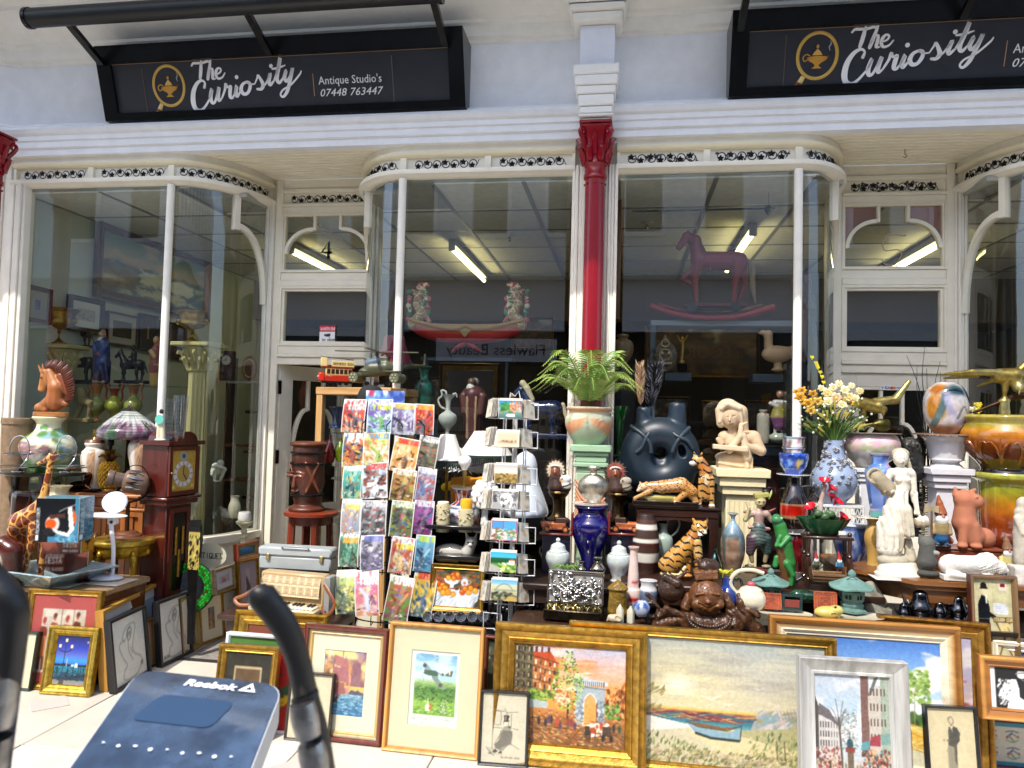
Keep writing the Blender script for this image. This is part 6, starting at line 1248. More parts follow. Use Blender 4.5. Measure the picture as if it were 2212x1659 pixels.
def carton(name,Jo,u,v,z,rz_,w_,d_,h_,front,side,top='b89a60'):
 t=Jb(name,Jo,'box',loc=WZ(u,v,z),rz=rz_);t.Ja('box',MB().Jn(0,w_,.003,d_,0,h_-.001,top),'gloss')
 t.Ja('front_print',Qg(front,w_,h_),'gloss');o=t.Ja('side_print',Qg(side,d_-.003,h_),'gloss');o.location=(w_+.003,.003,0);o.rotation_euler=(0,0,pi/2);return t
def siesta(w,h,big):
 c=Cv(w,h,'5c2a22').Qc([(0,'3c1c18'),(.5,'7c4030'),(1,'94606c')]).ell(.15,.6,.14,.5,'8c5040',.6).ell(.65,.5,.12,.4,'3c201c',.7).ell(.82,.4,.1,.3,'6c3828',.7)
 x=.14 if big else.55;return c.Qd('6',x+.1,.74,.16,'f0e8e0',.03).Qd('RAVENHEAD',x,.6,.1,'e8d8d0',.02,fit=.3).Qd('SIESTA',x,.38,.2,'ffffff',.03,fit=.3).Qd('BEER GLASSES',x,.12,.1,'e8d8d0',.018,fit=.3)
def bird(w,h):return Cv(w,h,'c0882c').Jk([(.5,.2),(.54,.5),(.7,.6),(.78,.75),(.6,.68),(.5,.72),(.4,.68),(.22,.75),(.3,.6),(.46,.5)],'2c2014').Jj(.42,.18,.58,.24,'2c2014').Qd('RAVENHEAD',.25,.82,.07,'8c6420',.015,fit=.5)
carton('glassware_box','larger brown and yellow box of six beer glasses in the glass dish',78,1239,ZC+.02,12,.285,.2,.16,siesta(64,40,True),bird(40,32))
carton('glassware_box','smaller brown and yellow beer glass box on top of the larger one',90,1195,ZC+.18,10,.21,.13,.095,siesta(50,22,False),bird(26,20),'8c4c3c')
def road(w,h):
 c=Cv(w,h,'14161a').Jk([(.55,0),(1,0),(1,1),(.92,1),(.92,.3),(.8,.15),(.3,.12),(.3,0)],'3c7c9c').Jh(60,.5,0,1,.2,['2c6484','5c9cb8','88b8c8'],.04,.02,3)
 c.ell(.4,.42,.18,.2,'c8c4c0').ell(.36,.42,.14,.12,'d8541c').Jk([(.3,.62),(.68,.66),(.7,.56),(.34,.54)],'4c3028').Jk([(.4,.3),(.75,.22),(.8,.28),(.74,.8),(.84,.82),(.92,.3),(.78,.12),(.5,.2)],'d8d8d4').Jk([(.86,.8),(.96,.6),(.95,.35),(.88,.5)],'d05c24').ell(.3,.24,.14,.1,'202024').Ji([(.55,.7),(.7,.78),(.92,.86)],.02,'a8a8ac').Jj(.02,.04,.09,.16,'e8e8e8')
 for i,ch in enumerate('ROADRIDER'):
  y=.2+i*.066
  for st in GL[ch].split('|'):
   c.Ji([(.09-int(p[1])/6*.065,y+int(p[0])/4*.05)for p in st.split('-')],.014,'f4f4f4')
 return c
def road2(w,h):
 c=Cv(w,h,'3c7890').Jh(160,0,0,1,1,['2c6484','5c9cb8','78a8b8','24506c'],.08,.03,3).Jj(.1,.04,.3,.16,'e8e8e8')
 for i,ch in enumerate('ROADRIDER'):
  y=.2+i*.066
  for st in GL[ch].split('|'):c.Ji([(.34-int(p[1])/6*.2,y+int(p[0])/4*.05)for p in st.split('-')],.014,'f4f4f4')
 return c
carton('toy_scooter_box','blue and black boxed toy scooter balanced on the beer glass boxes',74,1171,ZC+.275,14,.215,.17,.23,road(60,54),road2(34,50),'5c8898')
t=Jb('magnifier_lamp','white folding magnifier lamp with oval lid standing on the chest','lamp',loc=onchest(228,1252,ZC+.008),sc=S(228,1252,-.8));WP='dcdce6'
t.Ja('base',MB().ball((-4,0,5),(43,26,7),WP,28,10),'gloss');t.Ja('arm',MB().Jl([(14,0,8),(16,0,30),(17,-2,70),(12,-3,105),(9,-3,126)],[6,5,5,5.5,6],WP,12,4,sq=.6),'gloss')
t.Ja('tray',MB().ball((-4,-2,141),(49,26,6),'eeeeee',28,8),'gloss');t.Ja('neck',MB().Jn(2,22,-8,6,122,136,WP,2),'gloss');t.Ja('pivot',MB().Jl([(14,-10,128),(14,8,128)],3.5,'9898a0',12).Jl([(14,-8,20),(14,8,20)],3,'9898a0',12),'metal')
t.Ja('lid',MB().Jm([(-2,1),(-2,29),(0,31),(3,30),(4,.5)],36,'d4d8e8').xf(Matrix.Translation((11,4,170))@Matrix.Rotation(R(78),4,'X')@Matrix.Diagonal((1,.78,1,1))),'gloss')
GC='a8601c'
Jd('giraffe_statue','carved wooden giraffe with brown patches at far left','statue',45,1452,-.85,[('c',96,985,6,60,1003,3.4,'a8643c'),('e',92,988,9,7,GC),('c',90,981,2,86,971,1.2,'4a2c18',-3,-3),('c',96,980,2,99,970,1.2,'4a2c18',2,2),('c',100,986,3,109,980,1.2,GC),('c',92,992,6.5,86,1035,6.5,GC),('c',86,1035,6.5,78,1080,10,GC),('c',78,1080,10,58,1112,21,GC),('c',58,1112,21,24,1130,22,GC),('c',20,1132,20,14,1150,13,GC),('c',66,1135,11,60,1180,6.5,GC,-8,-9),('c',60,1180,6.5,44,1260,5,GC,-9,-10),('c',44,1260,5,40,1448,4.5,GC,-10,-10),('c',72,1130,9,74,1200,6,GC,8,9),('c',74,1200,6,72,1448,4.5,GC,9,9),('c',12,1150,10,6,1220,6,GC,-8,-8),('c',6,1220,6,8,1448,4.5,GC,-8,-8),('c',22,1150,10,20,1448,5,GC,9,9),('c',2,1130,3,-2,1190,2,'5a3018')],'darkwood',1.5,4,colk=spots(560,5,(-60,-25,0),(70,25,485),'e0a450','bb8466',1.7))
t=Jb('leather_saddle','rounded brown leather seat edge beside the giraffe legs','seat',16,1330,-.95);t.Ja('seat',fig([('c',-16,150,22,4,140,20,'4a1c14'),('c',4,140,20,10,60,16,'3c1610'),('c',10,60,16,6,0,14,'3c1610')],2.2,6),'gloss')
Jg('jar','dark amber glass jar with flame pattern behind the giraffe','jar',54,1215,-.62,[(1060,22),(1064,27),(1075,31),(1160,31),(1200,27),(1215,25)],'glaze',col=lambda t:['2a1206','6c2c0c','7c340e','2c140a','1c0c06'][min(4,int(t*5))])
Jg('jug','cream frilled china jug behind the toy scooter box','jug',122,1155,-.6,[(1050,26),(1054,22),(1062,18),(1072,20),(1085,29),(1105,32),(1135,24),(1155,20)],'ceramic',col='d2c8a4',rip=(.04,10))
cc=Cv(30,80,'a89448').Jh(60,0,0,1,.78,['2c3c1c','3c2c18','c8b468','4c5c28','14140f'],.12,.05,3,ang=60).Jj(0,.86,1,1,'101010')
for x,y in((.2,.6),(.8,.62),(.2,.38),(.8,.4),(.5,.14)):cc.ell(x,y,.13,.07,'0c0c0c')
t=Jb('skateboard','camouflage patterned foot board leaning by the oval antiques sign','board',411,1392,-.42);t.Ja('deck',MB().Jk([(-14,168),(-16,250),(-12,266),(12,268),(14,252),(18,225),(14,190),(10,160),(8,0),(-8,0)],0,3,'0c0c0c'),'gloss');o=t.Ja('print',Qg(cc,26,94),'gloss');o.location=Vector((-13,-1.5,160))*t.s
cc=Cv(80,54,'c9c6ae').Qd('ANTIQUES',.09,.38,.24,'1c1c1a',.04,fit=.84)
t=Jb('antiques_sign','cream oval ANTIQUES sign standing inside the curved window foot','sign',450,1240,-.06)
o=t.Ja('plate',MB().Jm([(0,26),(2,26)],40,'c4c1aa').xf(Matrix.Translation((0,2,40))@Matrix.Rotation(pi/2,4,'X')@Matrix.Diagonal((1.55,1,1,1))),'paint')
mb=MB();x=-31
for ch in 'ANTIQUES':
 for st in GL[ch].split('|'):mb.Qa([(x+int(p[0])/4*5.6,34+int(p[1])/6*11)for p in st.split('-')],1.3,-.6,-.05,'1c1c1a',0)
 x+=8
t.Ja('lettering',mb,'gloss');t.Ja('ledge',MB().Jn(-40,40,-1,8,-3,13.8,'ded8c8'),'paint')
t=Jb('mosaic_mirror','round mirror with a bright green mosaic rim among the leaning pictures','mirror',401,1328,-.28);mb=MB();rng=random.Random(4)
for k_ in range(4):
 r=36+k_*5;n=int(2*pi*r/6.2)
 for i in range(n):
  a=2*pi*i/n+k_*.1;c=rng.choice(['1c8c24','28a030','187820','30a838','1c6c1c','4c3c1c']);M=Matrix.Translation((r*cos(a),0,56+r*sin(a)))@Matrix.Rotation(-a,4,'Y')
  q=MB().Jn(-2.2,2.2,-2.5-rng.random(),0,-2.7,2.7,c,.5).xf(M);mb.merge(q)
o=t.Ja('mosaic',mb,'ceramic');o['kind']='stuff';t.Ja('backing',MB().Jm([(0,56),(3,56)],48,'10240e').xf(Matrix.Translation((0,3.2,56))@Matrix.Rotation(pi/2,4,'X')),'matte');t.Ja('glass',MB().Jm([(0,33),(1,33)],48,'a0a8b0').xf(Matrix.Translation((0,-.1,56))@Matrix.Rotation(pi/2,4,'X')),'metal')
t.o.rotation_euler=(R(-10),0,R(18))
CRS='b8ae78'
def corinth(Jo,u,vt,vb,Y,w_):
 t=Jb('column_pedestal',Jo,'pedestal',u,vb,Y,'cream plaster columns with leafy capitals in the left window');H=vb-vt
 t.Ja('abacus',MB().Jn(-w_,w_,-w_,w_,H-9,H,CRS,2),'plaster');t.Ja('neck',MB().Jm([(H-60,w_*.52),(H-40,w_*.55),(H-18,w_*.78),(H-10,w_*.85)],28,CRS),'plaster')
 mb=MB()
 for i in range(12):
  for rr,z0 in((.6,H-58),(.72,H-44)):
   a=(i+.5*(z0>H-50))/12*2*pi;ca,sa=cos(a),sin(a);mb.Jl([(w_*rr*.9*ca,w_*rr*.9*sa,z0),(w_*rr*1.05*ca,w_*rr*1.05*sa,z0+14),(w_*rr*1.35*ca,w_*rr*1.35*sa,z0+24),(w_*rr*1.45*ca,w_*rr*1.45*sa,z0+18)],[3,5,4,2],CRS,6,3)
 t.Ja('acanthus',mb,'plaster');mb=MB();sh=H-62
 mb.Jm([(0,w_*.7),(6,w_*.7),(8,w_*.52),(sh,w_*.46),(sh+1,w_*.56),(sh+5,w_*.56)],64,CRS,rip=(.035,16));t.Ja('shaft',mb,'plaster');return t
def urn(Jo,u,vb,Y,s_):
 t=Jb('gilt_urn',Jo,'urn',u,vb,Y,'tarnished gold urns on the window columns');g_='b89848'
 t.Ja('foot',MB().Jm([(0,22*s_),(3*s_,22*s_),(5*s_,15*s_),(14*s_,5*s_),(24*s_,4*s_),(28*s_,7*s_),(34*s_,4*s_)],28,g_,sm=3),'antique');t.Ja('bowl',MB().Jm([(34*s_,5*s_),(40*s_,22*s_),(48*s_,32*s_),(54*s_,30*s_),(62*s_,31*s_),(72*s_,34*s_),(80*s_,42*s_),(80*s_,40*s_),(66*s_,26*s_)],36,g_,sm=3,rip=(.04,9)),'gold')
 for q in(-1,1):t.Ja('handle',MB().Jl([(q*28*s_,0,52*s_),(q*42*s_,0,48*s_),(q*44*s_,0,58*s_),(q*34*s_,0,60*s_)],2.5*s_,g_,8,3),'antique')
corinth('cream column with leafy capital behind the carved horse head',118,744,1150,.45,36);urn('tarnished gold urn with scalloped rim on the column behind the horse head',124,744,.45,.95)
corinth('cream fluted column with leafy capital right of the window mullion',414,740,1175,.3,44);urn('tarnished gold urn with scalloped rim on the column right of the mullion',414,740,.3,.82)
shg=glassmat('shelf_glass',(.75,.88,.84),1.2,.02,.1)
for v in(832,912):P=W(260,v,.5);onew('glass_shelf','green edged glass shelf '+('under the blue robed sage'if v<850 else 'under the green ewers'),'shelf',MB().Jn(-.42,.5,-.05,.3,-.008,0,'ffffff'),shg,P)
Jd('sage_figure','blue glazed sage figure with a long white beard in the left window','figurine',218,830,.5,[('e',217,724,8,9,'a07c5c',-2,8),('c',217,735,6,215,752,3,'dcd8d0',-7,-9),('c',218,742,14,218,790,16,'28407c'),('c',218,785,15,208,822,8,'203468'),('c',222,785,15,230,822,8,'1c2c5c'),('c',206,750,6,212,765,5,'30488c',-8,-12),('c',228,750,6,222,766,5,'30488c',-8,-12),('e',217,765,5,4,'8c3c3c',-14,4),('c',204,735,1.5,205,828,1.5,'3c2c24',-10,-10),('e',211,826,6,3,'a89878',-6,8),('e',226,826,6,3,'a89878',-6,8),('e',217,716,6,5,'a88464')],'glaze',1.1,3)
def horse(name,Jo,u,vb,Y,s_,col,kind='satin',rear=0,flip=1,Jp=None,Qj=None,vox=1.3,base=True):
 f=flip;H=[('c',-16*f*s_,30*s_,8*s_,14*f*s_,31*s_,9*s_),('c',-15*f*s_,34*s_,7*s_,-25*f*s_,50*s_,4*s_),('c',-25*f*s_,52*s_,4.2*s_,-34*f*s_,44*s_,2.6*s_),('c',-23*f*s_,55*s_,1.5*s_,-23*f*s_,60*s_,.8*s_)]
 H=[h+(col,)for h in H]
 for(x,y,k_)in((-16,-4,3),(-18,4,-3),(13,-4,-2),(15,4,3)):
  H+=[('c',x*f*s_,28*s_,4.5*s_,(x+k_)*f*s_,15*s_,2.6*s_,col,y*s_,y*s_),('c',(x+k_)*f*s_,15*s_,2.4*s_,x*f*s_,2*s_,2*s_,col,y*s_,y*s_)]
 H+=[('c',22*f*s_,34*s_,2.4*s_,29*f*s_,16*s_,1.4*s_,col)]
 if base:H+=[('b',0,-1*s_,30*s_,3*s_,col,0,10*s_)]
 t=Jb(name,Jo,'figurine',u,vb,Y,Jp);t.Ja('body',fig(H,vox,3*s_),kind);
 if Qj:Qj(t)
 return t
horse('horse_figurine','black horse statuette left of the blue robed sage',175,824,.55,1.35,'1a1c20','gloss');
def rider(t):t.Ja('rider',fig([('c',2,46,6,2,62,6,'1a1c20'),('e',0,74,5,6,'1a1c20'),('c',2,58,3,-10,52,2,'1a1c20'),('c',4,44,4,-2,28,3,'1a1c20',-8,-10)],1.2,2),'gloss')
horse('rider_figurine','black horse and rider statuette right of the blue robed sage',285,824,.55,1.2,'1a1c20','gloss',Qj=rider)
horse('horse_figurine','white faced carousel horse figurine in front of the town sketch',176,748,.7,.9,'3c241c','satin')
Jd('saint_figure','robed saint figure with a dull red cloak beside the mullion','figurine',336,830,.45,[('e',333,734,6,8,'b08c5c'),('c',334,736,7.5,337,752,7,'8c5c34',3,3),('c',335,756,11,336,800,15,'7c3c3c'),('c',336,790,14,337,826,13,'a88c4c'),('c',328,760,5,340,772,4,'b0884c',-9,-12),('c',346,758,5,342,812,8,'74343a')],'satin',1.2,3)
def ewer(Jo,u,vb,Y,body,hd,col2,h=72):
 t=Jb('ewer',Jo,'ewer',u,vb,Y,'green and rust Victorian ewers on the glass shelf');t.Ja('body',MB().Jm([(0,12),(3,12),(10,5),(16,8),(26,17),(38,18),(46,12),(52,7),(62,8),(h,13)],28,lambda q:body if.12<q<.75 else col2,sm=4),'ceramic')
 t.Ja('handle',MB().Jl([(-hd*14,0,40),(-hd*20,0,52),(-hd*18,0,66),(-hd*22,0,78),(-hd*13,0,80),(-hd*12,0,72)],2.2,col2,8,4),'ceramic')
 return t
ewer('green ewer with a courting scene, leftmost of the three on the glass shelf',206,911,.5,'8c9454',1,'a8683c',82);t=ewer('yellow green two handled ewer in the middle of the three',244,909,.5,'a0a840',1,'8c4428',70);t.Ja('handle',MB().Jl([(14,0,40),(20,0,52),(18,0,66),(22,0,78),(13,0,80),(12,0,72)],2.2,'8c4428',8,4),'ceramic');ewer('green ewer with rust lip, rightmost of the three behind the lamp shade',286,909,.5,'94984c',-1,'9c6034',78)
Jd('stone_torso','sandstone coloured bending figure behind the horse mane','statue',180,912,.45,[('c',172,846,10,178,864,9,'8c7c50'),('c',176,866,10,196,872,8,'8c7c50'),('c',172,880,6,160,906,5,'8c7c50'),('c',196,878,6,190,906,4,'8c7c50'),('b',176,908,26,5,'8c7c50',0,12)],'stone',1.3,3)
P=W(590,1050,.6)
t=Jb('display_shelves','white edged wall shelves with clocks inside the left curved window','shelf',480,1240,1.1)
for v in(822,960,1035):t.Ja('shelf_board',MB().Jn(-10,112,0,40,1240-v-5,1240-v,'b8b4a8'if v<900 else '5c3420'),'paint')
t.Ja('upright',MB().Jn(-10,-5,0,40,0,470,'3c2a1c').Jn(107,112,0,40,0,470,'3c2a1c'),'darkwood')
t=Jb('wall_clock','dark wall clock with pale roman dial inside the left curved window','clock',488,822,1.0);t.Ja('case',MB().Jn(-17,17,0,10,0,64,'2c1710',2),'darkwood');cc=Cv(26,26,'2c1710').ell(.5,.5,.48,.48,'b8b4a4').ell(.5,.5,.28,.28,'a8a490')
for i in range(12):a=i*pi/6;cc.Ji([(.5+.34*cos(a),.5+.34*sin(a)),(.5+.44*cos(a),.5+.44*sin(a))],.04,'181818')
cc.Ji([(.5,.5),(.2,.5)],.04,'101010').Ji([(.5,.5),(.5,.72)],.04,'101010');o=t.Ja('dial',Qg(cc,24,24),'gloss');o.location=Vector((-12,-2.5,32))*t.s
t=Jb('oval_mirror','small oval brass framed mirror on the shelf beside the wall clock','mirror',538,822,1.0);t.Ja('stand',MB().Jm([(0,17),(2.5,17)],32,'5a3018').xf(Matrix.Translation((0,2,26))@Matrix.Rotation(pi/2,4,'X')@Matrix.Diagonal((1,1.6,1,1))),'wood');t.Ja('rim',MB().Jl([(12*cos(a),-1,26+19*sin(a))for a in np.linspace(0,2*pi,25)],1.6,'b09858',8),'gold')
Jd('mannequin','white featureless seated mannequin with folded arms in the left curved window','figurine',470,1042,.55,[('e',475,1000,7,7.5,'d8d8c8'),('c',463,1006,6,460,1018,7,'d8d8c8'),('c',462,1006,4,486,1010,3.4,'d8d8c8',-5,-7),('c',460,1022,6,470,1010,5,'d8d8c8'),('c',461,1022,6,482,1014,5,'d8d8c8',4,4),('c',482,1014,4.6,474,1038,3,'d8d8c8',4,4),('c',462,1024,6,468,1016,5,'d8d8c8',-5,-5),('c',466,1018,4.6,466,1036,3,'d8d8c8',-5,-5),('e',470,1039,6,2.4,'d8d8c8',-5,6)],'gloss',.9,2)
Jg('vase','plain white flared vase low in the left curved window','vase',506,1118,.5,[(1071,10),(1076,8),(1082,9),(1094,13),(1108,12),(1118,8)],'ceramic','c4bfa8')
t=Jg('candle_stand','white cup on a cream turned stand by the door jamb','stand',526,1175,.3,[(1126,17),(1130,17),(1136,10),(1142,5),(1148,7),(1154,5),(1160,7),(1166,5),(1172,7),(1175,9)],'ceramic','c8c4a4');t.Ja('cup',MB().Jm([(50,12),(54,14),(66,13),(69,12)],24,'d0d0cc',sm=2),'ceramic')
Jd('coral','grey coral like rock beside the white vase','ornament',482,1122,.5,[('c',462,1116,8,476,1100,6,'6c6a60'),('c',476,1104,8,498,1114,7,'6c6a60'),('c',484,1112,7,506,1118,4,'605e54')],'stone',1.5,4)
t=Jb('bar_stool','round red brown wooden stool under the carved face drum','stool',662,1401,-.1)
SW='7c2e14'
t.Ja('seat',MB().Jm([(286,54),(288,58),(294,58),(296,55)],40,SW),'woodh')
for i in range(4):a=i*pi/2+.6;t.Ja('leg',MB().Jl([(40*cos(a),40*sin(a),286),(52*cos(a),52*sin(a),0)],[8,7],SW,8),'wood')
for z in(268,):t.Ja('apron',MB().Jm([(z,42),(z+17,42)],32,'6c2812'),'woodh')
for i in range(8):a=i*pi/4;t.Ja('slat',MB().Jl([(38*cos(a),38*sin(a),268),(42*cos(a),42*sin(a),60)],3,'5a2010',6),'wood')
DW='4a200e'
def drumx(t):
 mb=MB();mb.Jm([(147,34),(150,38),(153,39),(156,37),(158,30)],28,'5a2c14',sm=2,rip=(.03,9));t.Ja('skin',mb,'rubber')
 for z,r in((133,37),(110,37.5),(44,34)):t.Ja('band',MB().Jm([(z-1.5,r),(z,r+1.6),(z+2,r+1.6),(z+3.5,r)],32,'14100e'),'gloss')
Jd('carved_drum','dark wooden drum carved with a sleepy face on the tall stool','drum',662,1112,-.1,[('c',662,1000,34,662,1040,35,DW),('c',662,1040,35,662,1068,30,DW),('c',662,975,34,662,990,35,DW),('e',662,1099,38,13,'5c2a12',0,38),('c',662,1075,28,662,1090,27,DW),('B',662,925,60,31,DW,0,60),('c',648,1028,3.4,648,1048,4.5,'6c3418',-35,-38),('e',637,1026,9,3.4,'6c3418',-32,4,8),('e',659,1027,9,3.4,'6c3418',-34,4,-8),('e',648,1058,9,3,'6c3418',-33,4),('c',628,1020,2,645,1018,2,'6c3418',-29,-36),('c',652,1018,2,668,1022,2,'6c3418',-36,-33),('c',672,1000,2.4,696,1060,2.4,'6c3418',-34,-18),('c',694,1000,2.4,674,1060,2.4,'6c3418',-20,-32),('c',628,1000,2,640,1014,2,'6c3418',-22,-32),('C',648,1058,1,656,1058,1,'2c1408',-37,-36)],'wood',1.5,3,Qj=drumx)
cw=.56;P=W(684,832,-.02)
t=Jb('display_cabinet','pale wood framed glass display cabinet behind the comic rack','cabinet',loc=(P.x,-.02,0),rz=-14);PW='c89a60';ZH=1.66
for(a,b_)in((0,0),(cw-.045,0),(0,.3),(cw-.045,.3)):t.Ja('post',MB().Jn(a,a+.045,b_,b_+.045,0,ZH-.05,PW,.003),'wood')
t.Ja('top',MB().Jn(-.004,cw+.004,-.004,.35,ZH-.049,ZH,PW,.004),'woodh');t.Ja('base',MB().Jn(0,cw,0,.345,0,.08,PW,.004),'woodh')
for z in(.45,.78,1.06,1.36):t.Ja('glass_shelf',MB().Jn(.045,cw-.045,.02,.33,z,z+.006,'ffffff'),shg)
t.Ja('front_glass',MB().Jn(.045,cw-.045,.012,.016,.08,ZH-.05,'ffffff'),glass);t.Ja('back',MB().Jn(.04,cw-.04,.335,.34,.08,ZH-.05,'8f8272'),'wood')
Jg('vase','iridescent blue twisted vase inside the pale wood cabinet','vase',727,925,.12,[(878,18),(884,12),(900,9),(915,10),(920,14),(925,15)],'glaze','1c2c5c',rip=(.12,5));Jg('duck_ornament','red glass duck shaped ornament inside the cabinet','ornament',712,1000,.12,[(940,3),(950,3),(965,8),(985,12),(1000,8)],'glaze','8c0c14')
Jg('ornament','yellow and green glass ornament inside the cabinet','ornament',735,998,.14,[(945,3),(955,5),(968,12),(985,11),(998,7)],'glaze','9ca41c')
t=Jb('toy_tram','red and cream open top toy tram on the cabinet','toy tram',726,832,.08,rz=28);s_=1
t.Ja('chassis',MB().Jn(-32,34,-10,10,4,8,'20140c'),'gloss');t.Ja('dash',MB().Jn(-38,-26,-11,11,8,26,'d0301c',2),'gloss');t.Ja('lower_body',MB().Jn(-25.5,34,-11,11,8,20,'a82818',1),'gloss');t.Ja('saloon',MB().Jn(-24,32,-10,10,20.5,36,'d8b878',1),'gloss')
for i in range(6):t.Ja('window',MB().Jn(-21+i*9,-14+i*9,-10.8,-10.1,24,34,'3c2014'),'gloss')
t.Ja('upper_deck',MB().Jn(-32,36,-11,11,36.5,39,'8c3018'),'gloss');t.Ja('advert_board',MB().Jn(-12,36,-11.5,-10.5,39.5,52,'d8c080',.5).Jn(-34,-20,-9,9,39.5,58,'d8c080',1),'gloss');mb=MB();x=-9
for ch in 'SHEPHERDS BUSH':
 for st in GL.get(ch,'').split('|'):
  if st:mb.Qa([(x+int(p[0])/4*2.2,43+int(p[1])/6*5)for p in st.split('-')],.6,-11.9,-11.55,'2c1408',0)
 x+=3.1
t.Ja('lettering',mb,'gloss')
t.Ja('railing',MB().Jl([(-34,-9,62),(-34,9,62),(36,9,56),(36,-10,56),(-10,-10,58)],.5,'8c8c84',5),'metal');t.Ja('headlamp',MB().ball((-38.5,0,17),2.5,'c8c8c8'),'metal')
for i in range(4):t.Ja('wheel',MB().Jl([(-18+i*13,-9,4),(-18+i*13,9,4)],4,'101010',12),'gloss')
t=Jb('model_helicopter','olive green model attack helicopter on the cabinet top','model helicopter',812,834,.0,sc=S(812,834,0)*1.22);G_='4c4e38'
t.Ja('fuselage',fig([('c',-8,30,14,18,32,13,G_),('c',18,32,13,46,36,6,G_,0,14),('c',46,36,6,74,40,3,G_,14,50),('e',-18,24,13,9,G_,-3,10),('b',8,47,14,5,G_,0,8),('b',74,50,2,12,G_,50,2),('c',-22,24,6,-27,18,4,'60604c',-6,-8)],1.5,3),'satin')
t.Ja('canopy',fig([('c',-12,40,8,4,44,8,'5c6c7c',-3,-3)],1.4,3),'gloss')
for q in(-1,1):
 t.Ja('stub_wing',MB().Jn(-28 if q<0 else 12,-8 if q<0 else 48,-14,-4,24,27,G_,1),'satin');x=-34 if q<0 else 40
 t.Ja('rocket_pod',MB().Jl([(x,-24,14),(x+4,8,14)],9,'5a5a44',16),'satin');mb=MB()
 for i in range(7):a=i*1.047;r=5.5 if i<6 else 0;mb.Jl([(x+r*cos(a),-24.6,14+r*sin(a)),(x+r*cos(a),-24.1,14+r*sin(a))],1.6,'a8a888',8)
 t.Ja('rocket_nose',mb,'satin')
for x in(-14,4,24):t.Ja('wheel',MB().Jl([(x,-12,4),(x,-6,4)],4,'121212',12),'gloss')
t.Ja('rotor_mast',MB().cyl((0,0,50),(0,0,62),2.5,'3c3c30'),'satin')
for a in(.12,1.75,3.3,4.8):t.Ja('rotor_blade',MB().Jn(0,74,-3,3,-1,1,'5c5c48').xf(Matrix.Translation((0,0,61))@Matrix.Rotation(a,4,'Z')),'satin')
Jg('stone_egg','black speckled stone egg between the helicopter and the comics','ornament',800,905,-.3,[(832,2),(836,18),(846,26),(858,29),(880,26),(905,14)],'stone','202022',sm=5)
def comic(i,tt,tc,bg,pal,u,v,w_,h_,tilt,rz_,lab,Y):
 def art(w,h):
  c=Cv(w,h).Qc([(0,bg[0]),(.5,bg[1]),(1,bg[2])]);rng=random.Random(i*7+1)
  c.Qe(pal[0],.45,.6,8,8,i,.8);c.Jh(46,.1,0,.9,.75,pal,.09,.035,i+3,ang=rng.uniform(-80,80));x=rng.uniform(.4,.6)
  c.ell(x,.3,.14,.24,pal[1],.9).ell(x+.02,.56,.07,.06,pal[2]).Ji([(x-.05,.42),(x-.3,rng.uniform(.3,.6))],.07,pal[1]).Ji([(x+.08,.42),(x+.3,rng.uniform(.25,.65))],.06,pal[3]).Jh(26,x-.2,.05,x+.2,.5,pal+['181818'],.04,.012,i+9,ang=60)
  c.Jh(10,0,0,1,.2,['f0f0f0','101014',pal[2]],.06,.02,i);c.Jj(.03,.86,.14,.97,'e8e8e8',.8)
  k=[q for q in tt.split('/')if q];y=.83
  for q in k:c.Qd(q,.2,y-.0,.12,tc if q==k[-1]else 'f0f0f0',.034,fit=.74);y-=.14
  c.a=c.a*.8+.09;c.Jk([(.1+x*.3,0),(.3+x*.3,0),(.7+x*.2,1),(.5+x*.2,1)],'ffffff',.16);c.Jj(0,.975,1,1,'ececec').Jj(0,0,.02,1,'e4e4e4').Jj(.98,0,1,1,'e4e4e4');return c  # pale diagonal band is glare painted into the cover colours
 t=Jb('comic_book',lab,'comic',u,v,Y,'comics in plastic sleeves on the wire rack',rz=rz_)
 cv=art(int(w_*.463*1.5),int(h_*.463*1.5));bend=lambda a,b_:-.0*a+(.10*w_*(a-.5)**2*4*-.35+(b_-.0)**2*h_*.16)
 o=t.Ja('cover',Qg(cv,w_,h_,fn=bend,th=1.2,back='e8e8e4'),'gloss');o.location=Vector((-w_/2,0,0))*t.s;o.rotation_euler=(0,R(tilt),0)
rows=[(762,934,54,72,0,-6),(818,934,54,72,0,4),(868,938,50,68,2,14),(915,938,42,66,2,26),(762,1010,52,76,-2,-8),(812,1013,58,78,-2,2),(868,1016,56,74,9,12),(917,1010,44,72,10,24),(760,1078,48,72,-3,-10),(811,1079,56,76,-5,0),(866,1080,52,68,6,12),(915,1078,42,70,8,26),(757,1153,48,74,-3,-10),(806,1158,58,74,-2,0),(864,1158,50,76,4,12),(910,1152,44,72,6,24),(753,1226,50,74,-4,-12),(804,1232,54,72,-4,-2),(862,1236,50,76,6,10),(912,1232,42,76,6,24),(748,1330,52,92,-7,-14),(795,1334,56,96,-7,-4),(852,1340,54,96,9,10),(905,1328,52,96,10,22)]
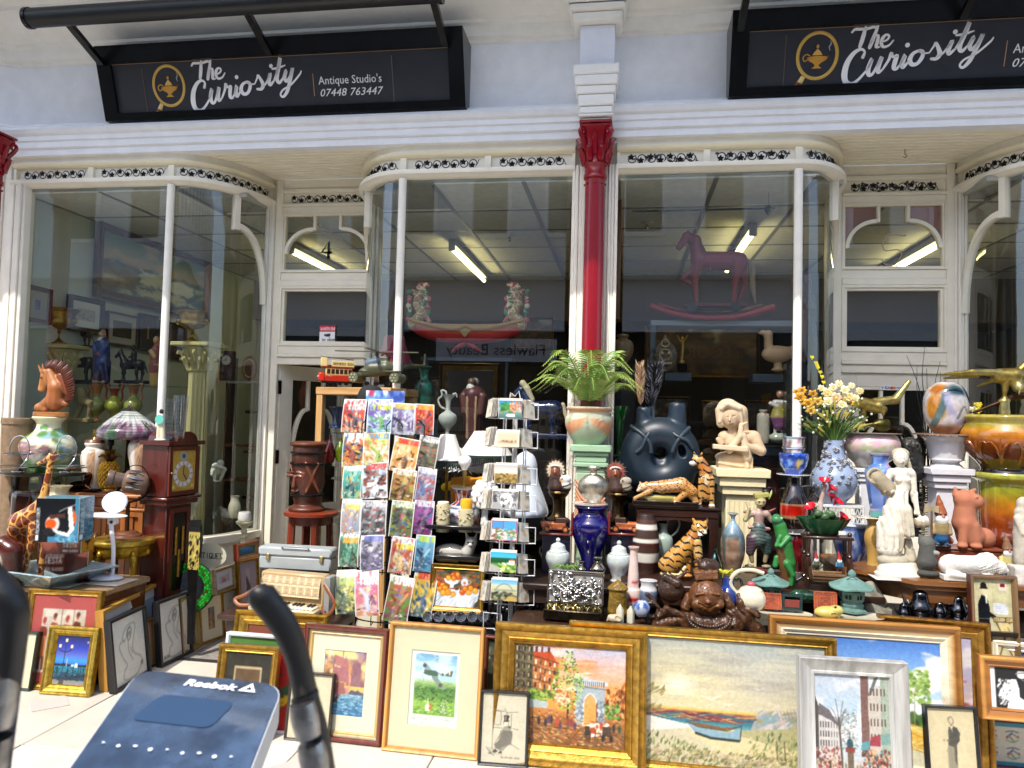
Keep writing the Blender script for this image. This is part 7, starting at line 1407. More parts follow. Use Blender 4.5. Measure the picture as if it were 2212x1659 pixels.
dat=[('TEAM/TITANS','f4f4f4',('c8b888','a83024','982020'),['e04830','24242c','f0d8a0','6080a0'],'red'),('NEW/TITANS','d8e020',('88c8e0','6a50a0','5848a0'),['a8d8e8','58a050','6848a8','e8f0f4'],'purple and ice blue'),('DETECTIVE','e8c030',('404058','605088','8890a0'),['c8ccd8','202030','785898','e0e4e8'],'violet and black'),('DETECTIVE','f0c020',('506880','d03828','d84028'),['e04028','304860','f09838','801818'],'bright red'),('TIME TEMPEST/RAY','f4f4f4',('d0b060','285078','306890'),['e07020','7c1c14','f0c840','101828'],'blue with orange fire'),('VALOR','3890d0',('a8b860','e8d8b0','e8c040'),['c06030','88a838','f0d0a0','f0e8d8'],'yellow with a green clad woman'),('DARK KNIGHT','d02818',('c06828','e8a850','e08830'),['f0d8a0','583018','e89040','f4e8c8'],'orange'),('AQUAMAN','f0f0f0',('48443c','605c48','38382c'),['8c8458','202418','d05848','707858'],'dark olive'),('AQUAMAN','f4f4f4',('18706c','389890','48b0a8'),['c8b870','183840','60c0b0','806838'],'teal'),('AQUAMAN','d83020',('d8e0e4','b8d8e8','90c0e0'),['703020','f0f4f4','a0c8e0','301818'],'pale blue'),('DETECTIVE','f0e8e0',('583818','807038','504020'),['c89040','402010','90a048','a86030'],'brown and gold'),('SUPERGIRL','f0f0f0',('8890b8','7890c0','9098b8'),['c04838','4860a0','d8b098','d0d8e8'],'lilac blue'),('ZERO HOUR/TITANS','e8d030',('7890a8','98a8b8','a0a8a8'),['d88850','9088a8','e0d8b0','708890'],'grey and orange'),('BATWOMAN','c8c8c8',('585858','909090','b8b8b8'),['303034','484848','a02828','d0d0d0'],'grey with a black caped figure'),('GARDEN','e8e8d8',('607040','404838','485048'),['88a038','302820','c03028','3858a0'],'green'),('DETECTIVE','f0f0f0',('702058','583868','283858'),['c04898','281828','7858a0','506098'],'magenta'),('ANNUAL/AQUAMAN','f0a020',('583028','3c5848','484038'),['50a078','206048','88b890','302820'],'dark brown and green'),('DETECTIVE','5868c0',('686080','a0a0a8','988898'),['303038','58506c','d8d8dc','7c6ca0'],'grey and violet'),('TEAM/TITANS','e8e030',('a89068','8c7868','8898a0'),['c03828','e0c070','883028','d0d8e0'],'tan and red'),('METAL MEN','c0d830',('205880','3878a0','78b0c0'),['50a8c8','183048','9878b0','a0d8e0'],'cyan blue'),('GREEN/LANTERN','b0d070',('304038','788868','989878'),['e8d850','304840','f0e8a0','80905c'],'gold burst on grey green'),('TOTAL CHAOS/TITANS','f4f4f4',('d09060','d07088','c05870'),['e8a8b8','c8d8e8','f0d860','905070'],'pink'),('/SUPERMAN','f0f0f0',('702848','a05838','c85838'),['509038','783c20','7850a0','e09060'],'copper red'),('/SUPERMAN','c83028',('204860','b89030','d8a838'),['e8c040','284878','186078','f0d880'],'yellow and navy')]
nm=['top','second','third','fourth','fifth','bottom'];cm=['far left','left of centre','right of centre','far right']
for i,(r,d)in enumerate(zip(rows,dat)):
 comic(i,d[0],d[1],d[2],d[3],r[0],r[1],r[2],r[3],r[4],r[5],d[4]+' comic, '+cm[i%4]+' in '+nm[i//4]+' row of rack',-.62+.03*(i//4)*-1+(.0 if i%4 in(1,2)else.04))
cv=Cv(60,18,'5a7cc0').Jh(60,0,0,1,1,['c04060','88b8e0','e8f0f8','3c50a0','60a0c8'],.08,.04,2)
t=Jb('comic_book','wide blue comic lying sideways above the top row of the rack','comic',789,905,-.55,'comics in plastic sleeves on the wire rack');t.Ja('cover',Qg(cv,86,62,th=1.5),'gloss')
t=Jb('magazine_rack','black wire spinner rack holding sleeved comic books','rack',828,1452,-.5);K='0a0a0a'
t.Ja('pole',MB().cyl((0,10,0),(0,10,560),5,K),'gloss')
for i in range(5):a=i*1.2566;t.Ja('foot',MB().Jl([(0,10,24),(60*cos(a),10+50*sin(a),4)],3.5,K,8),'gloss')
for r in range(6):
 z=1452-[934,1012,1080,1156,1230,1336][r]
 for k,(x,yy)in enumerate(((-82,-16),(-42,-34),(14,-36),(60,-26))):t.Ja('wire_pocket',MB().Jl([(x-9+0,yy,z+6),(x-9,yy-9,z-4),(x-9,yy-9,z+16),(x+2,yy-9,z+28),(x+14,yy-9,z+28),(x+25,yy-9,z+16),(x+25,yy-9,z-6),(x+25,yy+5,z-3)],1.1,K,6),'gloss')
 t.Ja('hoop',MB().Jl([(70*cos(a),12+52*sin(a)*.7,z-4)for a in np.linspace(0,2*pi,21)],1.4,K,6),'gloss')
table('low bench under the accordion and instrument case',-2.12,-1.5,-.84,-.42,.4,'3a2014')
t=Jb('instrument_case','pale grey hard instrument case with two brass latches','case',635,1234,-.62)
t.Ja('shell',MB().Jn(-82,82,0,40,2,30,'9aa0a0',3),'satin');t.Ja('lid',MB().Jn(-84,84,-2,42,30.5,50,'a2a8a8',4),'satin');t.Ja('handle',MB().Jl([(-26,-3,48),(-24,-6,53),(30,-6,53),(32,-3,48)],2,'8c9292',8,2),'satin')
for x in(-60,62):t.Ja('latch',MB().Jn(x-4,x+4,-5,-2.2,22,36,'b8a878',1),'gold')
t.Ja('support',MB().Jn(-80,80,4,38,-18,1.8,'20160f'),'darkwood')
t=Jb('accordion','pearl cream accordion with fretted grille and piano keys','accordion',622,1322,-.74,rz=-6)
cc=Cv(120,40,'3c2414').Qf(.05,4)
for i in range(8):
 for j in range(2):
  x=.065+i*.125;y=.28+j*.46
  for r in(.42,.26,.1):
   cc.Ji([(x+r*.13*cos(a),y+r*.5*sin(a))for a in np.linspace(0,6.4,18)],.05,'dcc8a0')
 cc.Ji([(x+.062,0),(x+.062,1)],.06,'dcc8a0')
cc.Ji([(0,.5),(1,.5)],.07,'dcc8a0').Jj(0,.93,1,1,'dcc8a0').Jj(0,0,1,.07,'dcc8a0')
t.Ja('body',MB().Jn(-72,82,4,34,0,82,'b09468',3),'gloss');o=t.Ja('grille',Qg(cc,140,46,fn=lambda a,b_:10*(b_**2),th=1.5),'gloss');o.location=Vector((-66,-4,34))*t.s
t.Ja('bellows_side',MB().Jn(82.5,96,2,36,-2,80,'8c8c88',1),'satin');t.Ja('keyboard_bed',MB().Jn(-80,78,-30,3,2,14,'c8b48c',3),'gloss')
for i in range(17):t.Ja('key',MB().Jn(-76+i*8.8,-76+i*8.8+7.9,-28,2,14.2,18,'dcd4c0',1),'gloss')
for i in range(16):
 if i%7 not in(2,6):t.Ja('key',MB().Jn(-70.5+i*8.8,-70.5+i*8.8+4.4,-14,2,18.2,22,'101010',.8),'gloss')
t.Ja('strap',MB().Jl([(86,-4,66),(104,-12,50),(118,-16,30),(108,-18,10),(92,-12,6),(84,-6,20)],4,'7c4420',8,4,sq=.35),'satin');t.Ja('strap',MB().Jl([(-70,-4,50),(-100,-16,30),(-118,-20,22),(-104,-24,12),(-76,-20,14)],4,'84502c',8,4,sq=.35),'satin')
U0=W(930,1150,-.6)
t=Jb('shelf_unit','black open shelf unit holding candles, white cat and cut glasses','shelf',loc=(-1.14,-.66,0));uw=.46
for z in(.43,.74,.9):t.Ja('shelf_board',MB().Jn(0,uw,0,.34,z-.02,z,'0c0b0b',.003),'gloss')
t.Ja('side',MB().Jn(0,.02,.001,.34,0,.879,'0e0d0d').Jn(uw-.02,uw,.001,.34,0,.879,'0e0d0d'),'gloss');t.Ja('back',MB().Jn(0,uw,.33,.338,0,.84,'141210'),'satin')
ccol=lambda q:'a89c74'
for(u,vt,r,tc,lab)in((956,1086,14,'e8e4d4','carved ivory pillar candle with white top'),(1006,1098,16,'b8ac88','carved lantern sleeve round the yellow candle')):
 t=Jb('carved_candle',lab,'candle',u,1148,-.6);mb=MB().Jm([(0,r),(1148-vt-4,r),(1148-vt,r-3)],24,'b0a684')
 for i in range(70):a=random.uniform(0,6.28);z=random.uniform(3,1148-vt-6);mb.ball((r*cos(a),r*sin(a),z),(2.4,2.4,1.6),random.choice(['c8bf9c','5c5440','8c8264']),6,4)
 t.Ja('sleeve',mb,'matte');t.Ja('wax',MB().Jm([(1148-vt-2,r-2),(1148-vt+2,r-2),(1148-vt+3,2)]if u<990 else[(40,r-3),(66,r-3),(70,r-6),(71,1)],24,tc if u<990 else 'e0a818',sm=2),'satin')
Jd('cat_ornament','white glazed lying cat ornament on the middle shelf','ornament',985,1210,-.56,[('e',972,1194,36,18,'b8b4aa',6,18),('c',1010,1190,14,1018,1172,12,'bcb8b0',-2,-4),('e',1019,1168,13,11,'c0bcb4',-6,11),('c',1010,1160,4,1006,1148,1.5,'b8b4aa',-5,-5),('c',1027,1161,4,1030,1150,1.5,'b8b4aa',-5,-5),('e',1015,1168,1.6,1.3,'2c3c20',-17,1.5),('e',1024,1168,1.6,1.3,'2c3c20',-17,1.5),('c',1000,1204,7,1030,1206,5,'b8b4aa',-10,-12),('c',950,1204,8,990,1207,6,'b8b4aa',-12,-14),('e',1019,1173,4,2.6,'cac4bc',-17,3)],'ceramic',1.3,3)
for i in range(6):
 t=Jb('cut_glass_tumbler',['leftmost','second','third','fourth','fifth','rightmost'][i]+' cut glass tumbler in the row under the fruit painting','glass',926+i*24,1344,-.8,'cut glass tumblers in a row');mb=MB().Jm([(-14,9),(-13,10),(14,11.5),(14,10),(-10,8.5)],20,'d0d4dc').xf(Matrix.Translation((0,0,11))@Matrix.Rotation(R(70),4,'X'));t.Ja('body',mb,glassmat('cut_glass'))
 mb=MB()
 for k in range(8):a=k*pi/4;mb.Jl([(10*cos(a),-13,11+10*sin(a)),(10.5*cos(a+.5),6,13+10.5*sin(a+.5))],.7,'e0e4ea',4)
 t.Ja('cutting',mb,'metal')
onew('black_tray','black tray under the row of cut glass tumblers','tray',MB().Jn(-.22,.22,-.1,.1,-.012,0,'0c0c0c',.003),'gloss',W(985,1352,-.78))
def fringe(t,z,r,n,col):
 mb=MB()
 for i in range(n):a=i/n*2*pi;mb.Jl([(r*cos(a),r*sin(a),z),(r*1.01*cos(a),r*1.01*sin(a),z-12-2*(i%3))],[.9,1.3],col,4)
 t.Ja('fringe',mb,'cloth')
 t.Ja('trim',MB().Jm([(z-1,r),(z+3,r+.6),(z+4,r)],40,'1c2c28'),'cloth')
t=Jb('table_lamp','lamp with cream cone shade and dark beaded fringe beside the comics','lamp',962,1148,-.38);t.Ja('shade',MB().Jm([(150,37),(209,16),(208,14.5),(151,35)],40,'e6e2d8'),'paper');fringe(t,150,37,60,'243430');t.Ja('stem',MB().Jm([(0,16),(4,14),(8,4),(180,3)],12,'8c6a30'),'antique')
t=Jb('table_lamp','second cream cone shade with beaded fringe partly behind the postcards','lamp',1045,1148,-.1);t.Ja('shade',MB().Jm([(162,60),(216,26),(215,24),(163,58)],40,'e4e0d6'),'paper');fringe(t,162,60,90,'243430');t.Ja('stem',MB().Jm([(0,16),(4,14),(8,4),(190,3)],12,'8c6a30'),'antique')
def cv_imari(w,h):
 c=Cv(w,h,'c8ccd4')
 for i in range(6):x=i/6;c.Jj(x+.01,.58,x+.075,.95,'8c2c1c').Jj(x+.09,.58,x+.155,.95,'2c4484').Jh(14,x+.01,.6,x+.16,.94,['d8d4d0','c87c48'],.012,.02,i)
 return c.Jh(60,0,.08,1,.5,['b83820','24407c','d86030','2c5c38','3c5898'],.03,.03,3).Jj(0,.52,1,.57,'24305c').Jj(0,0,1,.06,'2c3c7c')
t=Jg('imari_lamp_vase','blue and red oriental vase lamp with bare bulb socket','vase',1000,1146,-.45,[(1052,27),(1055,27),(1060,22),(1078,17),(1084,19),(1092,30),(1108,36),(1124,34),(1140,24),(1146,20)],'ceramic',cv=cv_imari(110,60),n=64);t.Ja('rim_plate',MB().Jm([(93,24),(94,30),(96,30),(96,3)],32,'b8a468'),'antique');t.Ja('lamp_holder',MB().Jm([(96,5),(110,3),(122,5),(130,5)],12,'a8884c'),'antique');t.Ja('bulb',MB().Jm([(130,5),(136,8),(146,14),(156,13),(163,4)],20,'e4e4e4',sm=4),'gloss')
t=Jb('cloth','folded bright yellow cloth behind the oriental vase lamp','cloth',1010,1060,-.3);t.Ja('fabric',fig([('b',10,0,45,28,'c87c10',0,12),('c',-50,6,9,0,22,9,'e0b818'),('c',-20,0,9,30,24,7,'e0b818')],3,8),'cloth')
t=Jb('feather_boa','fluffy white feather heap behind the cream lampshades','feathers',1005,1010,.0);mb=MB();rng=random.Random(3)
for i in range(420):
 a=rng.uniform(0,6.28);b_=rng.uniform(-.3,1.5);r=rng.uniform(20,34);x=r*1.3*cos(a)*cos(b_);y=r*.5*sin(a)*cos(b_);z=r*sin(b_)*1.2;mb.Jl([(x*.7,y*.7,z*.7),(x,y,z),(x*1.25+rng.uniform(-3,3),y*1.2,z*1.15+rng.uniform(-3,3))],[2,1.6,.3],'e6e6ea',4)
t.Ja('feathers',mb,'matte')['kind']='stuff'
t=Jb('artichoke_ornament','white glazed artichoke finial on a slim foot','ornament',1046,1148,-.52)
mb=MB().Jm([(0,26),(4,24),(10,12),(24,8),(46,7),(52,12)],24,'e0dedc',sm=3);mb2=MB().ball((0,0,78),(24,24,26),'e0dedc',16,12)
for k in range(5):
 for i in range(9):a=(i+.5*(k%2))/9*2*pi;z=58+k*11;r=24*sqrt(max(.08,1-((z-78)/30)**2));mb2.ball((r*cos(a),r*sin(a),z),(8,8,9),'e4e2e0',8,5)
t.Ja('foot',mb,'ceramic');t.Ja('bulb',mb2,'ceramic')
t=Jb('glass_lamp','big opal white glass mushroom lamp behind the postcard spinner','lamp',1133,1112,-.28);t.Ja('shade',MB().Jm([(0,50),(10,52),(40,42),(70,30),(95,26),(110,25),(128,18),(138,2)],36,'c8d0dc',sm=4),'ceramic');t.Ja('stand',MB().Jn(-40,40,-8,40,-160,-.5,'16120f'),'darkwood')
t=Jb('postcard_spinner','white wire postcard spinner in front of the middle window','rack',1100,1400,-.8);WW='d4d4d6'
tiers=[895,957,1035,1092,1160,1228,1290,1345];
for(x,y)in((-26,-14),(26,-14),(-26,26),(26,26),(0,-16)):t.Ja('upright',MB().cyl((x,y,20),(x*.85,y*.85,535),1.5,WW,8),'gloss')
t.Ja('pole',MB().Jn(-5,5,4,12,10,535,'b8b8b4'),'satin');t.Ja('crown',MB().Jl([(-36,-18,535),(36,-18,535),(36,26,535),(-36,26,535),(-36,-18,535)],1.6,WW,6).Jl([(-12,-4,535),(-10,-4,552),(0,-4,544),(8,-4,556),(12,-4,538)],1.4,WW,6),'gloss')
for v in tiers:
 z=1400-v
 for s_ in(-1,1):
  t.Ja('wire_basket',MB().Jl([(s_*29,-26,z+24),(s_*54,-24,z+24),(s_*54,-22,z-10),(s_*30,-20,z-10)],1.2,WW,6),'gloss');t.Ja('wire_basket',MB().Jl([(s_*29,-26,z+24),(s_*14,-30,z+24),(s_*14,-31,z-10),(s_*27,-26,z-10)],1.3,WW,6),'gloss')
 t.Ja('wire_shelf',MB().Jl([(-30,-28,z-10),(30,-28,z-10),(54,-20,z-10),(50,10,z-10)],1.2,WW,6),'gloss')
def a_view(k):
 def f(w,h):
  if k==0:return Cv(w,h).Qc([(0,'3c6868'),(.3,'6c8c80'),(.55,'a8c0c0'),(.6,'4c9cc8'),(1,'2c88c0')]).Jh(50,.1,.35,.6,.85,['2c6434','4c8c44'],.07,.06,2).Jh(50,.5,.4,1,.9,['a85838','c87850','e8c8a8'],.04,.05,3).Ji([(.0,.3),(.5,.42),(1,.36)],.04,'b8a888',sm=2).Jk([(.3,.1),(.38,.24),(.7,.22),(.74,.08)],'e8e4e0')
  if k==1:return Cv(w,h,'d8c8b0').Jj(.05,.08,.95,.9,'cbb89c').Ji([(.1,.3),(.9,.26)],.03,'8c7458').Jh(20,.2,.28,.9,.4,['7c6448'],.03,.03,1)
  if k==2:return Cv(w,h).Qc([(0,'8c7444'),(.45,'b89860'),(.6,'d8d0c0'),(1,'a8a8a8')]).Jh(90,0,0,1,.5,['6c5428','b89850','8c7840','4c4020'],.06,.025,3)
  if k==3:return Cv(w,h,'9c9c9c').Jh(70,0,.4,1,1,['3c3c3c','6c6c6c','b8b8b8'],.07,.04,2).Jk([(.3,.3),(.3,.7),(.45,.9),(.7,.85),(.8,.6),(.8,.3)],'e4e4e4').Jh(22,.3,.15,.9,.35,['2c2c2c','f0f0f0'],.02,.05,3).Jh(12,.35,.4,.75,.65,['484848'],.03,.03,4)
  if k==4:return Cv(w,h,'b8405c').Jj(.03,.04,.46,.95,'4c8cc0').Jj(.5,.04,.97,.95,'4c9cd0').Jh(90,.04,.05,.46,.6,['4c7c44','c8b898','e8e8e8','8c5c48'],.06,.03,3).Jh(80,.5,.05,.96,.6,['5c8c54','e8dcc8','c8c8c0','8c7c5c'],.06,.03,4)
  if k==5:return Cv(w,h).Qc([(0,'6c8c3c'),(.4,'5c8c44'),(.5,'1c4c28'),(.7,'2c5c40'),(.74,'4cb0e0'),(1,'38a8e0')]).Jh(50,.3,.05,1,.45,['9cb848','c8d068','3c6c2c','e8e8d8'],.06,.03,3).Jj(.72,.4,.95,.6,'e8e0d4').Jk([(.7,.6),(.83,.68),(.97,.6)],'c05838').Jk([(.0,0),(.0,.4),(.25,.3),(.4,0)],'a8a8a0')
  return Cv(w,h).Qc([(0,'8c8c60'),(.4,'b8b890'),(.75,'c8c8a8'),(.8,'88b8d8'),(1,'68a8d8')]).Ji([(.15,.5),(.3,.72),(.5,.8),(.7,.72),(.85,.5)],.03,'5c6c64',sm=4).Ji([(.1,.5),(.95,.5)],.03,'5c6c64').Jh(30,0,0,1,.4,['7c7448','4c5048','2c2c28'],.08,.04,3).Jk([(.5,0),(.7,.25),(1,.2),(1,0)],'b89c58')
 return f
fr=['riverside bridge and brick houses','blank cream sketch','brown landscape painting','black and white country house','two framed Mediterranean views','blue sky over green village','arched bridge over a river']
for i in range(7):
 v=tiers[i]+8;u=[1101,1096,1092,1090,1088,1086,1088][i];w_=50 if i<3 else 56;h_=[38,32,38,38,42,42,44][i]
 t=Jb('postcard','postcard of '+fr[i]+' in the front of the spinner','postcard',u,v,-.93,'postcards in the white spinner');o=t.Ja('card',Qg(a_view(i)(int(w_*.7),int(h_*.7)),w_,h_,fn=lambda a,b_:b_*5,th=.8),'gloss');o.location=Vector((-w_/2,0,0))*t.s
 for k in range(2):o=t.Ja('card_behind',Qg(Cv(6,6,'d8d0c4'),w_,h_+2+k*3,fn=lambda a,b_:b_*4,th=.8),'paper');o.location=Vector((-w_/2+k*2-1,2+k*2,0))*t.s
 for s_ in(-1,1):
  t=Jb('postcard',('left'if s_<0 else 'right')+' wing cards beside the '+fr[i]+' postcard','postcard',u+s_*41,v,-.88,'postcards in the white spinner',rz=s_*58)
  for k in range(5):o=t.Ja('card',Qg(Cv(10,12,['c8c0b0','b8b4a8','d0c8b8','9c9484','d4d0c8'][k]).Jh(12,.1,.1,.9,.9,['8c8474','5c7c8c','9c7c58','b8b0a0'],.15,.08,i*7+k+s_),30,40,fn=lambda a,b_:b_*8,th=.6),'paper');o.location=Vector((-15,k*3.2-6,0))*t.s;o.rotation_euler=(0,R(s_*8),0)
Jg('stone_urn','large olive stoneware urn standing right of the postcard spinner','urn',1130,1312,-.42,[(1160,44),(1164,48),(1172,47),(1178,40),(1190,34),(1205,42),(1225,48),(1250,46),(1275,36),(1312,30)],'antique','3c3824')
t=Jb('black_planter','black planter with lattice rim beneath the olive urn','planter',1125,1450,-.5);t.Ja('bowl',MB().Jm([(0,30),(60,36),(120,44),(132,46)],28,'121416'),'gloss');mb=MB()
for i in range(40):a=i/40*2*pi;mb.ball((46*cos(a),46*sin(a),138+(i%2)*8),(5,3,5),'20242a',6,4)
t.Ja('lattice_rim',mb,'gloss')['kind']='stuff'
t=Jb('window_platform','dark display platform inside the middle window','platform',loc=(-1.42,.12,0));t.Ja('top',MB().Jn(0,1.1,0,.9,.68,.72,'2c2824'),'darkwood');t.Ja('box',MB().Jn(.02,1.08,.01,.88,0,.679,'1c1814'),'darkwood')
t=Jb('blue_shelf_frame','slate blue shelf frame under the carved dragon boat','shelf',1003,1110,.5);t.Ja('top',MB().Jn(-105,98,-8,40,330,338,'2c3a4c',1),'paint');t.Ja('post',MB().Jn(-96,-90,-6,0,0,330,'26323f'),'paint');t.Ja('post',MB().Jn(82,88,-6,0,0,330,'26323f'),'paint')
def boatx(t):
 RD,CRX='b01c1c','b89c68'
 hull=MB();n=30;V=[];C=[]
 for i in range(n+1):
  a=i/n*2-1;x=a*131;w_=17*(1-abs(a)**3)**.5+1.5;zt=50+8*abs(a)**3;zb=10+34*abs(a)**3.2
  for j in range(9):p=pi*j/8;V.append((x,-w_*cos(p),zt-(zt-zb)*sin(p)**.6));C.append(hx(RD if sin(p)>.3 else CRX))
 F=[(i*9+j,i*9+j+1,(i+1)*9+j+1,(i+1)*9+j)for i in range(n)for j in range(8)];F+=[(i*9,(i+1)*9,(i+1)*9+8,i*9+8)for i in range(n)]
 hull.add(V,F,np.array(C));t.Ja('hull',hull,'satin')
 for s_ in(-1,1):
  b=fig([('c',s_*118,52,14,s_*100,74,11,'b89c68'),('c',s_*100,74,11,s_*112,96,9,'b89c68'),('c',s_*112,96,9,s_*106,114,12,'a8805c'),('c',s_*106,112,9,s_*122,124,5,'8c5c34'),('c',s_*106,118,8,s_*95,122,6,'2c7c54'),('c',s_*98,128,5,s_*112,132,4,'c89c80'),('c',s_*96,92,7,s_*90,112,5,'2c7c54'),('c',s_*92,96,6,s_*86,84,5,'b84050'),('c',s_*90,66,6,s_*84,58,5,'c87c6c'),('c',s_*128,84,5,s_*130,66,4,'2c7c54'),('c',s_*130,110,5,s_*130,96,4,'b84050'),('e',s_*98,138,14,6,'b82c38',0,4)],1.5,2,colk=spots(500,3,(-135,-15,40),(135,15,145),'e8d8b0','e8e8e8',.7));t.Ja('dragon_head',b,'satin')
  for k in range(5):t.Ja('scale_fin',MB().ball((s_*(86 if k%2 else 131),-2,62+k*15),(6,3,6),['c84858','2c8c64','d8ccb0','c86858','2c7c54'][k],8,5),'satin')
 t.Ja('figurehead_panel',MB().Jk([(-16,40),(0,22),(16,40),(6,44),(0,52),(-6,44)],-19,-15,'a8905c'),'satin');t.Ja('gunwale',MB().Jl([(-125,-13,60),(-60,-18,44),(-20,-19,40),(0,-19,46),(20,-19,40),(60,-18,44),(125,-13,60)],4,'a8803c',8,4),'satin')
 for s_ in(-1,1):t.Ja('stand_leg',MB().Jl([(0,0,14),(s_*14,0,4),(s_*34,0,-8)],[7,6,2],'9c2c38',8,3),'satin')
t=Jb('dragon_boat','carved red and cream double headed dragon boat in the middle window','carving',1007,752,.5);boatx(t)
Jg('vase','tall green enamelled vase with flowers inside the middle window','vase',914,905,.25,[(791,17),(794,17),(800,11),(816,10),(830,18),(850,21),(880,20),(905,14)],'ceramic','1c5c4c');onew('blue_plinth','slate plinth under the green enamelled vase','plinth',MB().Jn(-34,34,-4,40,-110,0,'1c2430'),'paint',W(914,906,.25),sc=S(914,906,.25))
t=Jb('table_lamp','dusty pink fabric lampshade inside the middle curved window','lamp',848,870,.35);t.Ja('shade',MB().Jm([(76,44),(84,42),(110,28),(140,22),(139,20),(78,42)],36,'8c3448',sm=3),'cloth');t.Ja('stem',MB().Jm([(0,12),(5,4),(80,3)],10,'8c7040'),'antique')
t=Jg('pitcher','ornate matt white pitcher with scrolled handle','pitcher',966,950,.12,[(852,14),(856,11),(866,6),(884,5),(890,9),(898,19),(912,18),(924,8),(932,4),(940,6),(950,12)],'matte','b8bcb8');t.Ja('handle',MB().Jl([(-6,0,66),(-17,0,72),(-22,0,86),(-14,0,96),(-16,0,106),(-6,0,104),(-4,0,94)],2.2,'b8bcb8',8,4).Jl([(6,0,92),(16,0,100),(19,0,92)],[4,3,1],'b8bcb8',8,3),'matte');t.Ja('plinth',MB().Jn(-20,20,-10,10,-60,-.5,'14181c'),'gloss')
Jd('robed_figure','tall maroon robed bearded figure inside the middle window','figurine',1020,960,.3,[('e',1016,826,9,10,'5c4438',-3,9),('e',1014,836,8,6,'c8c4c0',-9,5),('e',1022,824,8,9,'98948c',5,7),('c',1010,852,16,1030,852,16,'4c2c28'),('c',1020,855,22,1020,900,20,'54282c'),('c',1020,900,20,1020,950,22,'4a1c20'),('c',1000,856,9,1004,890,8,'5c3430',-8,-12),('c',1042,856,9,1038,892,8,'5c3430',-8,-12),('c',1010,860,2,1012,945,2,'a88c6c',-20,-22),('c',1030,860,2,1030,945,2,'a88c6c',-20,-22)],'satin',1.6,3)
def bluex(t):t.Ja('mane',fig([('c',-24,64,5,-12,56,5,'cfc0a4'),('c',-12,56,5,-2,38,4,'cfc0a4'),('e',-37,47,5,4.5,'c89c6c')],1.4,2),'ceramic')
horse('horse_ornament','large blue glazed horse ornament with cream mane behind the palm',1170,940,.25,1.9,'15244c','glaze',Qj=lambda t:t.Ja('mane',fig([('c',-44,112,7,-34,100,7,'c8b89c',0,0),('c',-34,100,7,-22,76,6,'c8b89c',-2,-2),('e',-66,84,7,6,'c0905c'),('c',44,66,6,56,30,4,'c8b89c')],1.6,3),'ceramic'),vox=2)
t=Jb('easel_panel','framed picture panels stacked in the gloom of the middle window','picture',1000,1000,1.6);t.Ja('panel',MB().Jn(-40,60,0,4,60,200,'4c443c',1),'satin');t.Ja('frame',frame_rect(MB(),-50,70,50,210,8,-3,-.5,'7c5c28',False),'gold')
for(u0,v0,w_,h_,Y,lab)in((1232,700,10,300,.5,'edge of a tall brown framed picture hung on the partition, left side'),(1332,690,12,280,.45,'edge of a tall brown framed picture hung on the partition, right side')):
 t=Jb('hung_picture',lab,'picture',u0,v0,Y);t.Ja('frame',MB().Jn(-w_/2,w_/2,0,60,0,h_,'7c5434',1),'wood')
t=Jb('green_glass_vase','tall flaring green glass vase left of the blue ring vase','vase',1338,985,.06);t.Ja('body',MB().Jm([(0,14),(3,12),(12,6),(70,9),(104,20),(104,18.5),(70,7.5),(14,4)],24,'0c5c20',sm=3),'glaze');t.Ja('plinth',MB().Jn(-22,22,-6,20,-220,-.5,'24211e'),'satin')
def fern(t,n,seed):
 rng=random.Random(seed)
 for i in range(n):
  a=i/n*2*pi+rng.uniform(-.2,.2);inner=i%3==0;L=rng.uniform(112,146)*(.8 if inner else 1);up=rng.uniform(100,134)if inner else rng.uniform(48,92)
  dx,dy=cos(a),sin(a);
  P=Jf([(0,0,0),(dx*L*.25,dy*L*.25,up*.6),(dx*L*.6,dy*L*.6,up),(dx*L,dy*L,up*.72-10*(not inner))],6);mb=MB();mb.Jl(P,[2.2,1.6,.6],'8a9448',5);Pn=[Vector(p)for p in P];V=[];F=[];Cc=[]
  side=Vector((-dy,dx,0));m=len(Pn)
  c0=rng.choice(['5c9434','70a83c','488838','94b848','80a840','4c8044'])
  for j in range(3,m):
   q=j/m;l=33*sin(min(1,q*1.25)*pi)**.6*(1 if q<.85 else.6)+6
   for s_ in(-1,1):
    for e in(0,.5):
     b=Pn[j]+(Pn[max(0,j-1)]-Pn[j])*e;d=(Pn[j]-Pn[j-1]).normalized();tip=b+side*s_*l*.85+d*l*.55+Vector((0,0,-l*.28));nrm=d*1.25
     k=len(V);V+=[tuple(b-nrm*.5),tuple(b+nrm*.5),tuple((b+tip)/2+nrm*.9+Vector((0,0,1.5))),tuple(tip),tuple((b+tip)/2-nrm*.9+Vector((0,0,.8)))];F.append((k,k+1,k+2,k+3,k+4));Cc+=[hx(c0)]*3+[hx('c8d478')]+[hx(c0)]
  mb.add(V,F,np.array(Cc));t.Ja('frond',mb,'leaf')
t=Jb('palm_plant','bright green artificial palm in the swagged pot before the red column','plant',1272,882,-.3);fern(t,24,4)
t.Ja('trunk',MB().Jm([(0,16),(16,15),(30,12)],14,'4c2410'),'stone')
def cv_swag(w,h):
 c=Cv(w,h,'a9b896').Qc([(0,'9cb494'),(.6,'b4b89c'),(1,'c8c4a8')])
 for x in(.25,.75):
  c.Jk([(x-.24,.72),(x-.2,.5),(x-.1,.3),(x,.24),(x+.12,.3),(x+.2,.46),(x+.25,.74),(x+.18,.66),(x+.05,.56),(x-.12,.62)],'d49a70')
  for k in range(6):c.Ji([(x-.22,.7-k*.04),(x,.52-k*.055),(x+.22,.7-k*.045)],.012,'b87c54',.7,sm=4)
 return c.Jj(0,.86,1,.95,'d8a078').Jj(0,.955,1,1,'c8c4a4')
